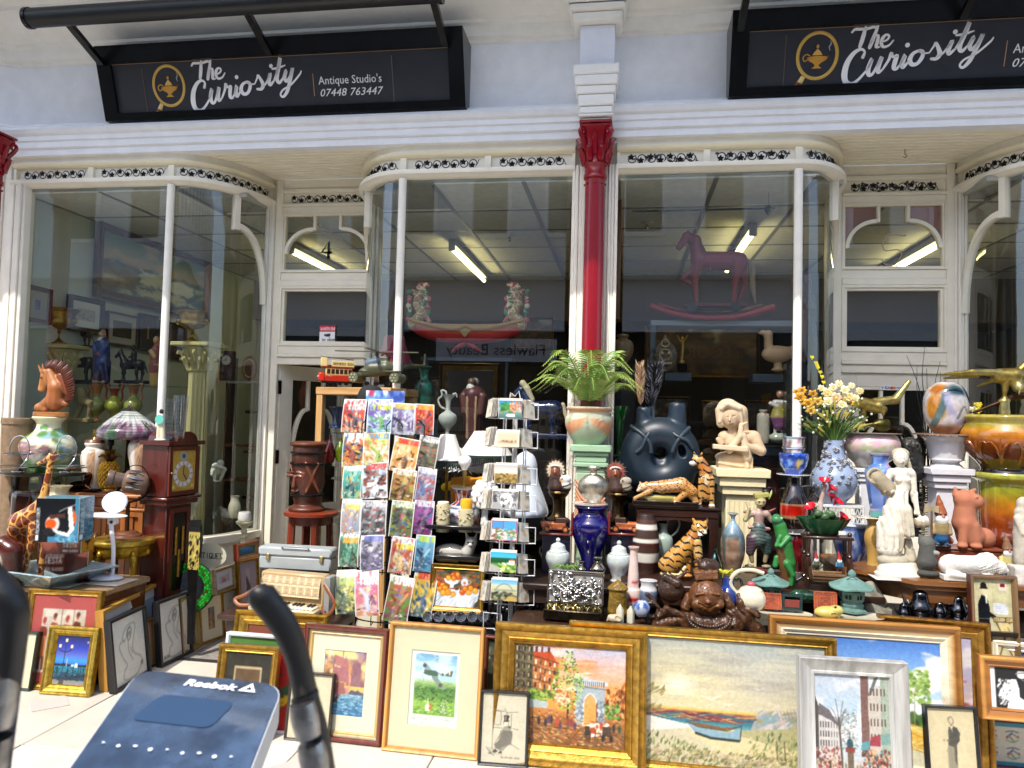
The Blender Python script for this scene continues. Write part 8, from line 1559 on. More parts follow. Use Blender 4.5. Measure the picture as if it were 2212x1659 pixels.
t=Jg('swag_pot','green terracotta pot with peach drapery swags holding the palm','pot',1271,961,-.3,[(879,47),(881,49),(885,48),(888,43),(894,43),(899,47),(906,51),(922,50),(940,42),(955,32),(961,28)],'plaster',cv=cv_swag(160,50),n=80)
t=Jb('pedestal','mint green square pedestal with peach drapery under the palm pot','pedestal',1268,1473,-.3);GN='96b492'
for(a,z0,z1)in((44,497,512),(38,488,497),(34,474,488),(38,464,474),(31,452,464)):t.Ja('moulding',MB().Jn(-a,a,-a,a,z0,z1-.3,GN,2),'plaster')
t.Ja('shaft',MB().Jn(-31,31,-31,31,30,452,'a0b698',2),'plaster');t.Ja('base',MB().Jn(-42,42,-42,42,0,30,GN,3),'plaster');mb=MB()
for k in range(9):mb.Jl([(-32,-31,436-k*9),(-6,-34,416-k*12),(32,-31,440-k*8)],[2.4,3.4,2.4],'d49c78',6,5)
t.Ja('drapery',mb,'plaster')
def indian(u,vb,Y,lab,f,pale=False):
 t=Jb('bust_figurine',lab,'figurine',u,vb,Y,'pair of feather headdress and eagle busts');mb=MB()
 for i in range(27):
  a=R(-50+i*280/26);k=23+3*(i%2);mb.Jl([(-6+10*cos(a),1,40+11*sin(a)),(-6+.75*k*cos(a),2,40+.8*k*sin(a))],[2,2],'c8b8a0'if not pale else '8c4438',5,2,sq=.4).Jl([(-6+.75*k*cos(a),2,40+.8*k*sin(a)),(-6+k*cos(a),3,40+k*sin(a))],[1.8,.6],'4c382c',5,2,sq=.4)
 mb.Jl([(-17,-5,46),(-13,-9,50),(-6,-11,51),(1,-9,50),(5,-5,46)],2.2,'d8d0c4',6)
 t.Ja('headdress',mb,'matte')
 t.Ja('body',fig([('e',-6,38,10,12,'7c4426',-4,9),('c',-6,40,1.4,-6,36,2.2,'8c5030',-12,-14),('c',-6,24,13,-4,6,18,'3c2418'),('e',-2,3,20,5,'2c2018',0,10),('C',-12,41,1.2,-8,41,1.2,'140a06',-13,-14),('C',-4,41,1.2,0,41,1.2,'140a06',-14,-13)],1.2,3),'satin')
 t.Ja('eagle_head',fig([('e',17,22,12,9,'d4d0cc'if not pale else 'a09484',-6,9),('c',14,20,9,18,8,11,'d0ccc4'if not pale else '98907c',-5,-3),('c',7,20,4,3,14,1.5,'c87c20'if not pale else '98907c',-8,-10),('c',18,8,11,16,2,12,'3c2c20',-3,0),('e',10,23,1.3,1.3,'141414',-14,1.2)],1.1,2.5),'matte')
 s=Jb('bronze_stand','fluted bronze stand under the '+('left'if u<1260 else 'right')+' feather headdress bust','stand',u,vb+68,Y,'pair of fluted bronze stands');s.Ja('body',MB().Jm([(0,24),(4,24),(8,16),(20,11),(44,11),(52,17),(60,22),(64,20),(67,22)],28,'5c4a30',sm=2,rip=(.05,10)),'antique')
 s.Ja('block',MB().Jn(-26,26,-12,24,-70,-.5,'1c1430',2),'gloss')
indian(1205,1056,-.42,'bust with pale feather headdress beside a white eagle head',1);indian(1335,1060,-.42,'bust with red feather headdress beside a grey wolf head',1,True)
for(u,lab,f)in((1202,'wooden vintage model car left of the cobalt vase',1),(1350,'wooden vintage model car right of the cobalt vase',-1)):
 t=Jb('model_car',lab,'model car',u,1149,-.62,'pair of wooden vintage model cars',rz=0);WC='9c4c1c'
 t.Ja('body',fig([('b',f*-6,14,26,5,WC,0,8),('b',f*-17,17,12,5,'a8541e',0,6),('b',f*10,24,12,7,'3c2014',0,7),('c',f*-28,12,3,f*-12,7,2,'8c4418',-9,-9),('c',f*-32,16,2,f*-32,20,2.5,'7c3c18',-5,-5),('b',f*4,7,30,2,'7c3c18',0,9)],1,1.5),'wood')
 for x in(-20,20):t.Ja('wheel',MB().Jl([(f*x,-11,7),(f*x,-7,7)],7,'3c1c0c',16).Jl([(f*x,-11.5,7),(f*x,-11,7)],4,'b86c30',10),'wood')
 t=Jb('book_end','red wood bracket carrying the '+('left'if f>0 else 'right')+' wooden model car','bracket',u,1150,-.62,'pair of red wood brackets');t.Ja('shelf',MB().Jn(-36,36,-14,14,-5,-.5,'6c1c14',1),'darkwood');t.Ja('upright',MB().Jn(f*34-2.5,f*34+2.5,-14,14,-4,44,'6c1c14',1),'darkwood');t.Ja('pedestal',MB().Jn(-30,30,-6,12,-95,-5.5,'181428',1),'gloss')
table('dark shelf table carrying the cobalt vase and ginger jars',-.55,.08,-.86,-.3,.665,'2a1a12');table('low dark table behind the large gold framed paintings',-.5,1.16,-1.1,-.88,.53,'3a2416')
t=Jg('cobalt_vase','large glossy cobalt blue baluster vase in the centre','vase',1274,1238,-.6,[(1092,34),(1096,36),(1102,30),(1110,28),(1118,34),(1130,42),(1145,42),(1170,34),(1200,22),(1225,17),(1238,19)],'glaze','120c5a',n=48,sm=5)
onew('white_plate','white plate on the mouth of the cobalt vase','plate',MB().Jm([(0,20),(2,38),(4,39),(3,34)],36,'d8d8dc'),'ceramic',W(1274,1091,-.6),sc=S(1274,1091,-.6))
t=Jg('flask','round beaten silver moon flask on the white plate','flask',1281,1086,-.6,[(1007,12),(1010,14),(1014,13),(1018,7),(1024,8),(1028,18),(1040,30),(1052,33),(1066,29),(1080,14),(1086,10)],'antique','c8c0ae',sm=4,sq=.6)
def ginger(u,vb,Y,lab):
 c=Cv(110,60,'b4bcb8').Qf(.08,3);c.Jh(40,.55,.1,.95,.7,['c87878','7c9c88','98a8b8','e0c8c0'],.03,.04,2).Jh(30,.1,.1,.5,.7,['7c9c88','98a8b8','c89898'],.03,.04,3)
 t=Jg('ginger_jar',lab,'jar',u,vb,Y,[(vb-58,17),(vb-56,24),(vb-40,26),(vb-20,18),(vb-6,14),(vb-3,17),(vb,17)],'ceramic',cv=c,n=56,Jp='lidded crackle ginger jars');t.Ja('lid',MB().Jm([(58,20),(60,20),(62,17),(72,15),(77,6),(79,3)],24,'bcc4c0',sm=2),'ceramic');t.Ja('knob',MB().ball((0,0,83),5,'c8ccca'),'ceramic')
ginger(1204,1250,-.7,'pale lidded ginger jar left of the cobalt vase');ginger(1336,1256,-.7,'pale lidded ginger jar with lilies right of the cobalt vase')
for(u,vb,k,lab)in((1256,1238,.7,'smallest beaten silver bottle in front of the cobalt vase'),(1290,1242,1.05,'squat silver bottle right of the cobalt vase foot')):
 t=Jg('silver_bottle',lab,'bottle',u,vb,-.76,[(vb-38*k,8*k),(vb-34*k,9*k),(vb-28*k,5*k),(vb-24*k,9*k),(vb-14*k,17*k),(vb-6*k,15*k),(vb,9*k)],'metal','948c80')
t=Jb('aloe_bowl','small aloe in a white footed bowl above the silver casket','plant',1222,1244,-.84);t.Ja('bowl',MB().Jm([(0,14),(4,12),(8,17),(14,19),(14,16)],24,'b4b8c0',sm=2),'ceramic')
for i in range(9):a=i*.7;t.Ja('leaf',MB().Jl([(0,0,13),(18*cos(a),8*sin(a),22),(38*cos(a),14*sin(a),17-4*(i%3))],[3,2.4,.3],'58782c',6,3),'leaf')
t=Jb('silver_casket','open embossed silver casket full of tangled chains','casket',1238,1338,-1.02,rz=-3);SV='8c8680'
t.Ja('box',MB().Jn(-63,63,-18,24,0,22,'4c4236',2),'antique');t.Ja('lid',MB().Jn(-62,62,0,5,0,72,'8a8782',3).xf(Matrix.Translation((0,24,26))@Matrix.Rotation(R(-12),4,'X')),'satin')
mb=MB();rng=random.Random(5)
for i in range(170):mb.ball((max(-54,min(54,rng.gauss(0,30))),28,max(32,min(92,60+rng.gauss(0,17)))),(rng.uniform(2,5),2.5,rng.uniform(2,5)),rng.choice(['b8b2aa','dcdad4','7c7872']),6,4)
mb.v=[V+np.stack([V[:,0]*0,(V[:,2]-26)*.21-13,V[:,2]*0],-1)for V in mb.v];t.Ja('relief',mb,'metal')['kind']='stuff'
t.Ja('rim',MB().Jl([(-60,18,30),(-60,33,94),(60,33,94),(60,18,30),(-60,18,30)],2.2,'7c6c54',6),'antique')
mb=MB()
for i in range(90):x=rng.uniform(-56,56);y=rng.uniform(-14,18);a=rng.uniform(0,6);mb.Jl([(x-6*cos(a),y-4*sin(a),22),(x,y,26+rng.random()*3),(x+6*cos(a),y+4*sin(a),22)],1.3,rng.choice(['b8a468','8c7840','c8bc90']),5,3)
t.Ja('chains',mb,'metal')['kind']='stuff'
table('long dark bench carrying the tigers, dancer and lanterns',.02,1.2,-.88,-.42,.7,'321a10');
T0=WZ(1838,1215,.8);t=Jb('table','oak table with canted corner carrying the white statue and lion','table',loc=(1.16,-.98,0));OKT='7c5028'
def slab(z0,z1,e,c):
 P=[(.16-e,-e),(2.2,-e),(2.2,.62+e),(-.12-e,.62+e),(-.12-e,.3)];V=[(x,y,z)for z in(z0,z1)for x,y in P];n=5
 return MB().add(V,[tuple(range(n-1,-1,-1)),tuple(range(n,2*n))]+[(i,(i+1)%n,n+(i+1)%n,n+i)for i in range(n)],c)
t.Ja('top',slab(.782,.802,0,OKT),'woodh');t.Ja('edge_moulding',slab(.76,.781,-.012,'5c3818'),'woodh');t.Ja('apron',slab(.70,.759,-.03,'6c4420'),'woodh')
for x,y in((.24,.08),(1.6,.08),(.1,.5)):t.Ja('leg',MB().Jm([(0,.05),(.08,.05),(.14,.03),(.3,.045),(.45,.05),(.5,.03),(.56,.03),(.6,.055),(.64,.03),(.7,.05)],20,'6c4020',x,y,sm=3),'wood')
def ped(Jo,u,vt,vb,Y,w_,c,cat='pedestal',fl=False,name='pedestal'):
 t=Jb(name,Jo,cat,u,vb,Y);H=vb-vt
 for a,z0,z1 in((1,H-.16*w_*2,H),(.86,H-.34*w_*2,H-.16*w_*2),(.74,H-.5*w_*2,H-.34*w_*2),(.8,0,10)):t.Ja('moulding',MB().Jn(-w_*a,w_*a,-w_*a,w_*a,z0+.3,z1,c,1.5),'plaster')
 t.Ja('shaft',MB().Jn(-w_*.58,w_*.58,-w_*.58,w_*.58,10,H-w_,c,2),'plaster')
 if fl:
  for i in range(9):t.Ja('dentil',MB().Jn(-w_*.8+i*w_*.19,-w_*.8+i*w_*.19+w_*.1,-w_*.88,-w_*.74,H-.46*w_,H-.36*w_,c,.5),'plaster')
  for i in range(6):x=-w_*.45+i*w_*.18;t.Ja('flute',MB().Jn(x-1.8,x+1.8,-w_*.58-1.2,-w_*.58+.2,16,H-w_-12,'c8bc94',.5),'plaster')
 return t
Jd('ring_vase','slate blue ring shaped vase with two necks and knotted rope','vase',1424,1092,-.2,[('t',1424,986,48,37,'1a2834',0),('c',1390,935,20,1389,890,17,'1f2e3c'),('c',1459,930,21,1459,880,18,'1f2e3c'),('c',1350,1000,18,1498,1000,18,'1a2834'),('c',1380,1030,30,1468,1030,30,'182430'),('b',1424,1080,45,12,'182430',0,20),('c',1385,960,26,1463,960,26,'1a2834'),('E',1424,978,13,13,'0c1014',0,90),('E',1468,972,8,14,'060608',-30,20,15),('C',1389,895,12,1389,870,12,'10181c'),('C',1459,885,13,1459,862,13,'10181c')],'satin',2.3,6,Qj=lambda t:[t.Ja('rope',MB().Jl([(a-1424,y,1092-b_)for a,y,b_ in P],4.6,'24333e',10,4),'leaf')for P in([(1360,-18,922),(1384,-34,938),(1400,-38,956),(1404,-39,978)],[(1414,-18,920),(1396,-36,940),(1384,-38,966),(1372,-38,978)],[(1434,-18,922),(1456,-36,940),(1478,-38,950),(1490,-36,966)],[(1484,-18,922),(1464,-36,942),(1452,-38,962),(1448,-38,975)])])
for(u,vb,vt,c,c2,lab,k)in((1384,886,778,'c8a888','8c6c50','pale pink feather duster in the left neck of the ring vase',9),(1404,888,776,'1c1c22','7c7c88','fluffy black and silver feather duster in the left neck of the ring vase',17)):
 t=Jb('feather_duster',lab,'feather duster',u,vb,-.2 if k<12 else-.18);mb=MB();rng=random.Random(k)
 for i in range(420 if k>12 else 220):
  z=rng.uniform(10,vb-vt-14);a=rng.uniform(0,6.28);q=k*(.5+.6*sin(z/(vb-vt)*2.8));sx=(z*.12 if k>12 else-z*.04);mb.Jl([(sx,0,z),(sx+q*.7*cos(a),q*.7*sin(a),z+7),(sx+q*1.15*cos(a),q*1.1*sin(a),z+17)],[1,1,.2],rng.choice([c,c,c2]),4)
 t.Ja('plume',mb,'matte')['kind']='stuff';t.Ja('stick',MB().cyl((0,0,-10),(0,0,20),1.5,'2c1c10'),'gloss')
t=Jb('plinth','dark block under the slate blue ring vase','plinth',1424,1320,-.2);t.Ja('block',MB().Jn(-70,70,-26,26,0,227,'1c1613'),'darkwood')
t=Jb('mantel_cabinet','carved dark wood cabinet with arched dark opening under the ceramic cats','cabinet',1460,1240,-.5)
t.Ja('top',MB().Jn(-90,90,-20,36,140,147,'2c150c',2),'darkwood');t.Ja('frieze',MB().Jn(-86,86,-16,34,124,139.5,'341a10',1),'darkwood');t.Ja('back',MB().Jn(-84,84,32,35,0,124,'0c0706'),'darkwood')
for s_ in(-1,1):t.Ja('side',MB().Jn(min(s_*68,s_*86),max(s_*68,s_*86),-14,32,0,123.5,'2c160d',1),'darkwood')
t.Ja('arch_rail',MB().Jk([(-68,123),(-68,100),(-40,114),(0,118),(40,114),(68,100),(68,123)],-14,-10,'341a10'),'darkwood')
OR='a86c2c'
def stripes(C,x,y,z):
 m=(np.sin(z*.42+x*.10+np.sin(x*.3)*.8)>.62)&(np.abs(np.sin(x*.13+z*.05))>.2);C=C.copy();lum=C.mean(1)>.2;C[m&lum]=np.array(hx('1c120c'));return C
Jd('leopard_figurine','ceramic crouching leopard figurine on the dark mantel cabinet','figurine',1436,1095,-.52,[('e',1389,1054,11,9,'c8a880',-3,9),('c',1382,1058,5,1378,1061,3.5,'c8b49c',-7,-8),('c',1396,1052,9,1430,1052,14,'c08c58'),('c',1430,1052,14,1470,1046,16,'c0905c'),('c',1470,1046,16,1492,1060,13,'b8803c'),('c',1405,1062,6,1372,1078,4,'b88850',-6,-7),('c',1490,1065,10,1502,1080,6,'b88448'),('c',1476,1066,8,1458,1082,5,'b88448',-6,-8),('c',1496,1056,4,1504,1082,2.6,'b07c40',4,6),('e',1430,1076,48,7,'9c9048',2,9),('b',1436,1088,70,6,'1c1008',0,14),('c',1384,1047,2.4,1382,1043,1.5,'c08c58'),('c',1394,1047,2.4,1396,1043,1.5,'c08c58')],'ceramic',1.3,3,colk=lambda C,x,y,z:np.where(((np.sin(x*.62+np.sin(z*.5)*1.4)*np.sin(z*.66+np.sin(x*.31)*1.2)>.62)&(z>26))[:,None],np.array(hx('20140c')),C))
Jd('tiger_figurine','ceramic tiger sitting upright at the right end of the mantel cabinet','figurine',1522,1096,-.46,[('e',1505,994,12,10,'c89858',-4,10),('e',1495,1001,8,6,'d8d0bc',-8,6),('c',1513,986,3,1515,979,2,'b07838'),('c',1500,985,3,1498,979,2,'c8b08c'),('c',1512,998,11,1524,1020,14,OR),('c',1524,1020,14,1524,1070,15,'a87438'),('c',1515,1035,8,1510,1085,5,'b88848',-8,-10),('c',1534,1035,8,1536,1085,5,'b88848',-6,-8),('e',1510,1091,7,4,'c8c0ac',-12,6),('e',1536,1091,7,4,'c8c0ac',-10,6),('e',1524,1035,6,14,'d0b890',-12,4)],'ceramic',1.2,3,colk=stripes)
Jd('tiger_figurine','ceramic seated tiger with curled tail in front of the dark cabinet','figurine',1470,1246,-.74,[('e',1508,1138,17,15,'c08c40',-4,14),('e',1513,1147,10,7,'dcd4b8',-14,7),('c',1498,1127,4,1495,1121,3,'b07828',-2,-2),('c',1521,1127,4,1524,1121,3,'b07828',-2,-2),('c',1500,1150,13,1488,1172,18,OR),('c',1488,1172,18,1454,1212,22,'b8843c'),('e',1444,1222,22,20,'b88840',0,18),('c',1502,1168,10,1506,1196,9,'c8a060',-8,-8),('c',1504,1192,8,1505,1230,5.5,'b07830',-8,-10),('c',1486,1190,8,1486,1232,5.5,'b07830',2,0),('c',1430,1238,4.5,1466,1240,4.5,'c0ac78',-18,-20),('c',1466,1240,4.5,1478,1222,4,'c0ac78',-20,-18),('e',1482,1240,12,5,'a86c2c',-12,8),('e',1506,1238,8,4,'a86c2c',-12,6),('e',1508,1152,5,2.4,'e8e0d0',-19,3),('e',1513,1143,2.5,1.6,'703c30',-20,2),('e',1504,1136,2,1.6,'2c2818',-17,1.5),('e',1517,1136,2,1.6,'2c2818',-16,1.5)],'ceramic',1.3,3,colk=stripes)
bands=lambda q:['2c1c16','4c2c20','d0ccc0','3c281e','3c281e','d0ccc0','3c1812','3c281e','d4d0c4','d4d0c4','3c1812','2c201a','3c281e'][min(12,int((1-q)*13))]
Jg('floor_vase','tall barrel shaped vase with brown and cream bands','vase',1394,1240,-.62,[(1111,17),(1114,18),(1130,22),(1160,28),(1190,29),(1220,24),(1240,21)],'satin',col=bands,sm=8)
t=Jg('jug','white and green china jug with tall handle inside the dark cabinet','jug',1432,1212,-.46,[(1130,12),(1138,9),(1150,10),(1162,20),(1185,20),(1204,12),(1212,14)],'ceramic','98a89c');t.Ja('handle',MB().Jl([(14,0,52),(28,0,64),(34,0,84),(22,0,96),(10,0,88),(8,0,80)],2.2,'b0bab0',8,4),'ceramic')
SK='c2a888'
ped('cream square pedestal with dentils under the hooded girl bust',1592,1012,1498,-.3,56,'d8cca4',fl=True)
Jd('bust','cream bust of a hooded girl with clasped hands and open book','bust',1588,1012,-.3,[('e',1577,900,24,28,SK,-6,20,12),('c',1572,885,24,1586,896,27,'ccb494',6,8),('c',1598,890,16,1604,930,12,SK,4,4),('c',1556,888,12,1556,916,9,'ccb494',-4,-6),('e',1574,906,15,19,'b49a7c',-20,10,12),('c',1556,884,5,1566,874,6,'d4bea0',-20,-24),('c',1566,874,6,1592,882,7,'d4bea0',-24,-18),('c',1556,890,5,1553,912,4,'d4bea0',-16,-14),('c',1594,886,6,1598,916,5,'d4bea0',-16,-12),('c',1572,901,1.4,1571,908,2,'d0b89a',-31,-32),('C',1562,902,1.8,1569,901,1.8,'7c6048',-28,-29),('C',1577,900,1.8,1584,898,1.8,'7c6048',-29,-27),('e',1574,915,4,1.4,'8c6450',-29,3,12),('c',1580,925,9,1582,940,11,SK,-8,-6),('c',1565,945,14,1625,945,16,SK),('c',1582,955,22,1600,970,24,SK,2,2),('c',1572,972,8,1594,942,6.5,'c8b090',-26,-26),('c',1594,942,6.5,1596,918,5,'c8b090',-26,-24),('c',1600,916,3,1608,912,2,'c8b090',-26,-26),('c',1630,952,12,1640,972,11,SK,-6,-8),('c',1640,972,10,1606,962,7,'c8b090',-10,-24),('c',1600,940,7,1610,986,9,'cdb596',-24,-22),('c',1556,958,7,1550,950,5,SK,-12,-14),('b',1573,967,36,5,'ccb898',-30,10,-4),('e',1585,988,40,14,SK,-2,24),('b',1586,1000,36,12,'c0a686',0,22),('c',1608,992,3,1610,1006,5,'c8b090',-22,-23),('c',1550,1000,2,1600,1006,2.5,'c8b090',-22,-23)],'matte',1.1,2.4)
t=Jg('drip_vase','bottle vase with silver blue drips over brown banded clay','vase',1582,1238,-.76,[(1109,11),(1111,11),(1116,5),(1126,5),(1136,12),(1152,22),(1172,26),(1200,25),(1225,18),(1238,17)],'glaze',cv=Cv(90,70,'7c604c').Jh(120,0,0,1,.62,['6c5240','8c705c','947864'],.2,.008,3,jit=.2,ang=0).Qc([(.62,'4c5c60'),(.8,'7c98ac'),(1,'8c9ca4')],0,1,.6,1).Jk([(.1,.65),(.14,.2),(.18,.65)],'2c3428').Jk([(.3,.65),(.36,.12),(.4,.65)],'3c4840').Jk([(.55,.65),(.6,.3),(.7,.65)],'4c5c60').Jk([(.8,.65),(.84,.15),(.9,.65)],'343c34'),n=64)
Jg('bud_vase','small silver blue bottle vase behind the grinning wooden head','vase',1544,1236,-.7,[(1181,7),(1184,4),(1194,4),(1206,9),(1224,14),(1236,11)],'metal','6c8c8c')
def dx(t):
 t.Ja('plinth',MB().Jn(-30,30,-14,14,-1,9,'5c1c1c',2),'satin');t.Ja('plume',MB().Jl([(22,-2,158),(27,-2,172),(28,-2,178)],[2,2.5,.5],'a8b070',6),'matte')
Jd('dancer_figure','carved temple dancer figure with yellow hat and raised hand','figurine',1636,1236,-.68,[('e',1640,1082,12,14,'b8ac80',-4,11),('b',1642,1070,15,5,'98904c',-2,12,8),('e',1652,1062,7,6,'141414',2,7),('c',1638,1095,5,1638,1104,6,'b0a478'),('c',1626,1110,8,1652,1110,8,'a88c80'),('c',1638,1112,12,1638,1134,9,'9c8078'),('c',1618,1140,4,1658,1142,4,'a07870',-4,-4),('c',1638,1140,14,1636,1165,20,'4c5c58'),('c',1626,1165,15,1620,1192,9,'54404c',-4,-4),('c',1650,1165,15,1656,1190,9,'3c5450',2,2),('c',1620,1190,6,1624,1212,4.5,'887c60',-4,-4),('c',1656,1190,6,1652,1212,4.5,'887c60',2,2),('e',1618,1222,10,4,'887c60',-8,6),('e',1654,1222,10,4,'887c60',-4,6),('c',1622,1110,6,1610,1124,5.5,'887c68'),('c',1610,1124,4,1616,1098,3,'b0a478',-4,-8),('c',1616,1098,3.4,1609,1084,2,'b8ac80',-8,-8),('c',1656,1110,6,1664,1124,5,'887c68'),('c',1658,1106,4,1672,1098,2,'6c2420'),('c',1618,1108,4,1608,1108,3,'7c3c34'),('e',1636,1083,2,1.2,'1c1410',-15,1.5),('e',1645,1083,2,1.2,'1c1410',-14,1.5),('e',1640,1090,2.6,1.2,'8c2c24',-14,2)],'satin',1.15,2.2,Qj=dx,colk=lambda C,x,y,z:C*(1-.45*((np.sin(z*.9+np.abs(x)*.25)>.5)&(z>40)&(z<98)))[:,None])
Jd('iguana_figure','green lizard figure climbing a brown log','figurine',1696,1264,-.8,[('e',1677,1124,12,9,'2c6c48',-6,10),('c',1677,1122,10,1684,1138,13,'2c7040'),('c',1684,1138,13,1694,1175,16,'28702c'),('c',1694,1175,16,1704,1215,13,'28702c'),('c',1704,1215,13,1712,1258,6,'24602c'),('c',1682,1160,5,1674,1178,4,'2c7838',-12,-16),('c',1700,1160,6,1682,1178,4,'2c7838',-12,-20),('c',1696,1215,7,1708,1238,6,'2c7838',-14,-14),('c',1708,1238,5,1706,1260,4,'2c7838',-14,-12),('c',1684,1185,9,1698,1262,9,'5c3c1c',-6,-4),('e',1673,1119,2.5,2.5,'88a868',-15,2),('e',1686,1119,2.5,2.5,'88a868',-12,2),('c',1712,1258,5,1730,1246,3,'1c1c24'),('c',1676,1205,5,1674,1222,6,'2c7838',-6,-6)],'leaf',1.3,2.5)
t=Jg('lava_vase','dark brown jug vase with a glowing red band','vase',1714,1150,-.5,[(1030,13),(1036,13),(1048,14),(1062,20),(1082,27),(1100,29),(1125,28),(1142,23),(1150,20)],'glaze',col=lambda q:'a01408'if.3<q<.5 else('8c6a48'if.27<q<.53 else '1c100c'),sm=9);t.Ja('handle',MB().Jl([(14,0,98),(34,0,100),(40,0,88),(30,0,72)],3.5,'1c100c',8,4),'glaze')
Jg('ruby_vase','ruby red glass vase under the dark jug vase','vase',1722,1232,-.5,[(1152,22),(1158,26),(1175,29),(1205,28),(1225,20),(1232,18)],'glaze','5c0810',rip=(.05,7));onew('plate','white plate between the ruby vase and the dark jug vase','plate',MB().Jm([(0,20),(2,32),(3,32)],28,'d8d8dc'),'ceramic',W(1716,1152,-.5),sc=S(1716,1152,-.5))
onew('plate','white plate under the cobalt patterned flowerpot','plate',MB().Jm([(0,22),(3,35),(4,35)],32,'dcdce0'),'ceramic',W(1714,1028,-.5),sc=S(1714,1028,-.5))
Jg('flowerpot','cobalt blue marbled flowerpot with a yellow butterfly','flowerpot',1714,1024,-.5,[(979,28),(981,30),(990,30),(1008,26),(1020,18),(1024,18)],'ceramic',cv=Cv(110,40,'1c48a8').Qe('88a8d8',.5,.56,6,6,3,.8).Qe('102c7c',.52,.6,7,7,9,.8).ell(.52,.5,.03,.3,'c8a84c').ell(.56,.6,.03,.12,'c0b868').ell(.3,.3,.03,.1,'a8c08c'),n=56)
for(v0,v1,r,lab)in((943,966,25,'upper white flowerpot with pink roses in the stack'),(967,979,24,'lower white flowerpot just above the cobalt one')):
 Jg('flowerpot',lab,'flowerpot',1714,v1,-.5,[(v0,r),(v0+2,r),(v0+4,r-2),(v1-2,r-3),(v1,r-4)],'ceramic',cv=Cv(100,22,'d4d4d4').Jj(0,.9,1,1,'8ca8b8').Jh(24,0,.2,1,.7,['b07890','50483c','b85c40','4c5868','605c50'],.035,.1,3),n=48)
t=Jg('flower_encrusted_vase','grey blue vase crusted with small grey modelled flowers','vase',1801,1090,-.4,[(951,18),(955,18),(975,20),(992,24),(1008,36),(1025,46),(1045,48),(1066,40),(1082,26),(1090,26)],'ceramic','8c9cb8',sm=5)
mb=MB();rng=random.Random(6)
for i in range(95):
 z=rng.choice([rng.uniform(60,138),rng.uniform(40,100)]);r=float(np.interp(z,[0,8,24,45,65,82,98,115,139],[26,26,40,48,46,36,24,20,18]));a=rng.uniform(pi,2*pi);
 if rng.random()<.35 and 46<z<80:continue
 c=Vector((r*cos(a),r*sin(a),z));n_=Vector((cos(a),sin(a),0));t1=n_.cross(Vector((0,0,1)))
 for k in range(5):b_=k*1.257;d=t1*cos(b_)+Vector((0,0,1))*sin(b_);mb.Jl([tuple(c+n_*1),tuple(c+n_*3+d*2.4),tuple(c+n_*2+d*5)],[.8,2.2,.5],rng.choice(['9c9ca0','70747c','b0b0b4','54585c']),5)
t.Ja('blossoms',mb,'satin')['kind']='stuff'
def flower(mb,c,r,col,n=7,cc=None):
 for k in range(n*2):a=k*2.4;q=r*(1 if k<n else.6);mb.Jl([c,(c[0]+q*.6*cos(a),c[1]-r*.3,c[2]+q*.6*sin(a)),(c[0]+q*cos(a),c[1]-r*.15+k*.1,c[2]+q*sin(a))],[r*.15,r*.34,r*.1],col,5,sq=.5)
 mb.ball((c[0],c[1]-r*.35,c[2]),r*.25,cc or col,6,4)
t=Jb('flower_bouquet','big bouquet of yellow lilies, cream carnations and green stems','bouquet',1801,955,-.4);rng=random.Random(8);st=MB();lf_=MB();ye=MB();cr=MB();wh=MB()
for i in range(150):
 a=rng.uniform(-1.25,1.15);L=rng.uniform(50,118)*(1-.22*abs(a));x=sin(a)*L;z=cos(a)*L;y=rng.uniform(-26,22);st.Jl([(x*.05,0,-10),(x*.45,y*.5,z*.6),(x,y,z)],[1.1,.8,.5],rng.choice(['3c5c24','4c6c2c','2c4c20','687838']),4,2)
 if i%2:lf_.Jl([(x*.6,y-2,z*.7),(x*.75+rng.uniform(-6,6),y-4,z*.8+6),(x*.85+rng.uniform(-12,12),y-3,z*.85+rng.uniform(0,16))],[1,3.2,.4],rng.choice(['4c6428','788038','8c8440','3c5c24','a0903c']),5,2,sq=.35)
 if i%3==0:wh.ball((x+rng.uniform(-5,5),y-8,z+rng.uniform(-5,8)),2.6,'d8d8bc',6,4)
for(u,v,r)in((1726,860,13),(1742,872,14),(1748,888,12),(1730,845,10),(1762,868,12),(1718,848,8),(1838,872,9),(1752,852,10)):flower(ye,(u-1801,-20,955-v),r,rng.choice(['c89020','d0a030','c8a848']),6,'8c5c1c')
for(u,v,r)in((1782,850,12),(1794,838,10),(1806,830,9),(1818,843,11),(1800,860,13),(1784,868,12),(1826,858,12),(1840,860,9),(1848,845,9),(1812,874,11),(1770,840,8),(1832,834,8)):flower(cr,(u-1801,-16,955-v),r,rng.choice(['dccc90','e0d8b0','d8b890']),9,'e0c870')
ye.Jl([(-10,-4,100),(-24,-4,130),(-34,-4,160),(-52,-4,188)],[1,.8,.4],'687838',5,3)
for(x,z)in((-48,182),(-40,170),(-36,160),(-31,150),(-27,140),(-38,165),(-24,128)):flower(ye,(x,-8,z),5,'d8c828',4)
t.Ja('stems',st,'leaf')['kind']='stuff';t.Ja('leaves',lf_,'leaf')['kind']='stuff';t.Ja('yellow_lilies',ye,'leaf');t.Ja('cream_carnations',cr,'leaf');t.Ja('gypsophila',wh,'matte')['kind']='stuff'
t=Jb('wicker_stand','white lattice plant stand under the flower crusted vase','stand',1805,1529,-.4);t.Ja('top',MB().Jn(-46,50,-26,30,432,438,'c8c8c4',1),'paint');mb=MB()
for i in range(12):mb.Jl([(-44+i*8,-24,400),(-40+i*8,-24,416),(-36+i*8,-24,432)],1,'c8c8c4',5).Jl([(-36+i*8,-24,400),(-40+i*8,-24,416),(-44+i*8,-24,432)],1,'c8c8c4',5)
t.Ja('lattice',mb,'paint')
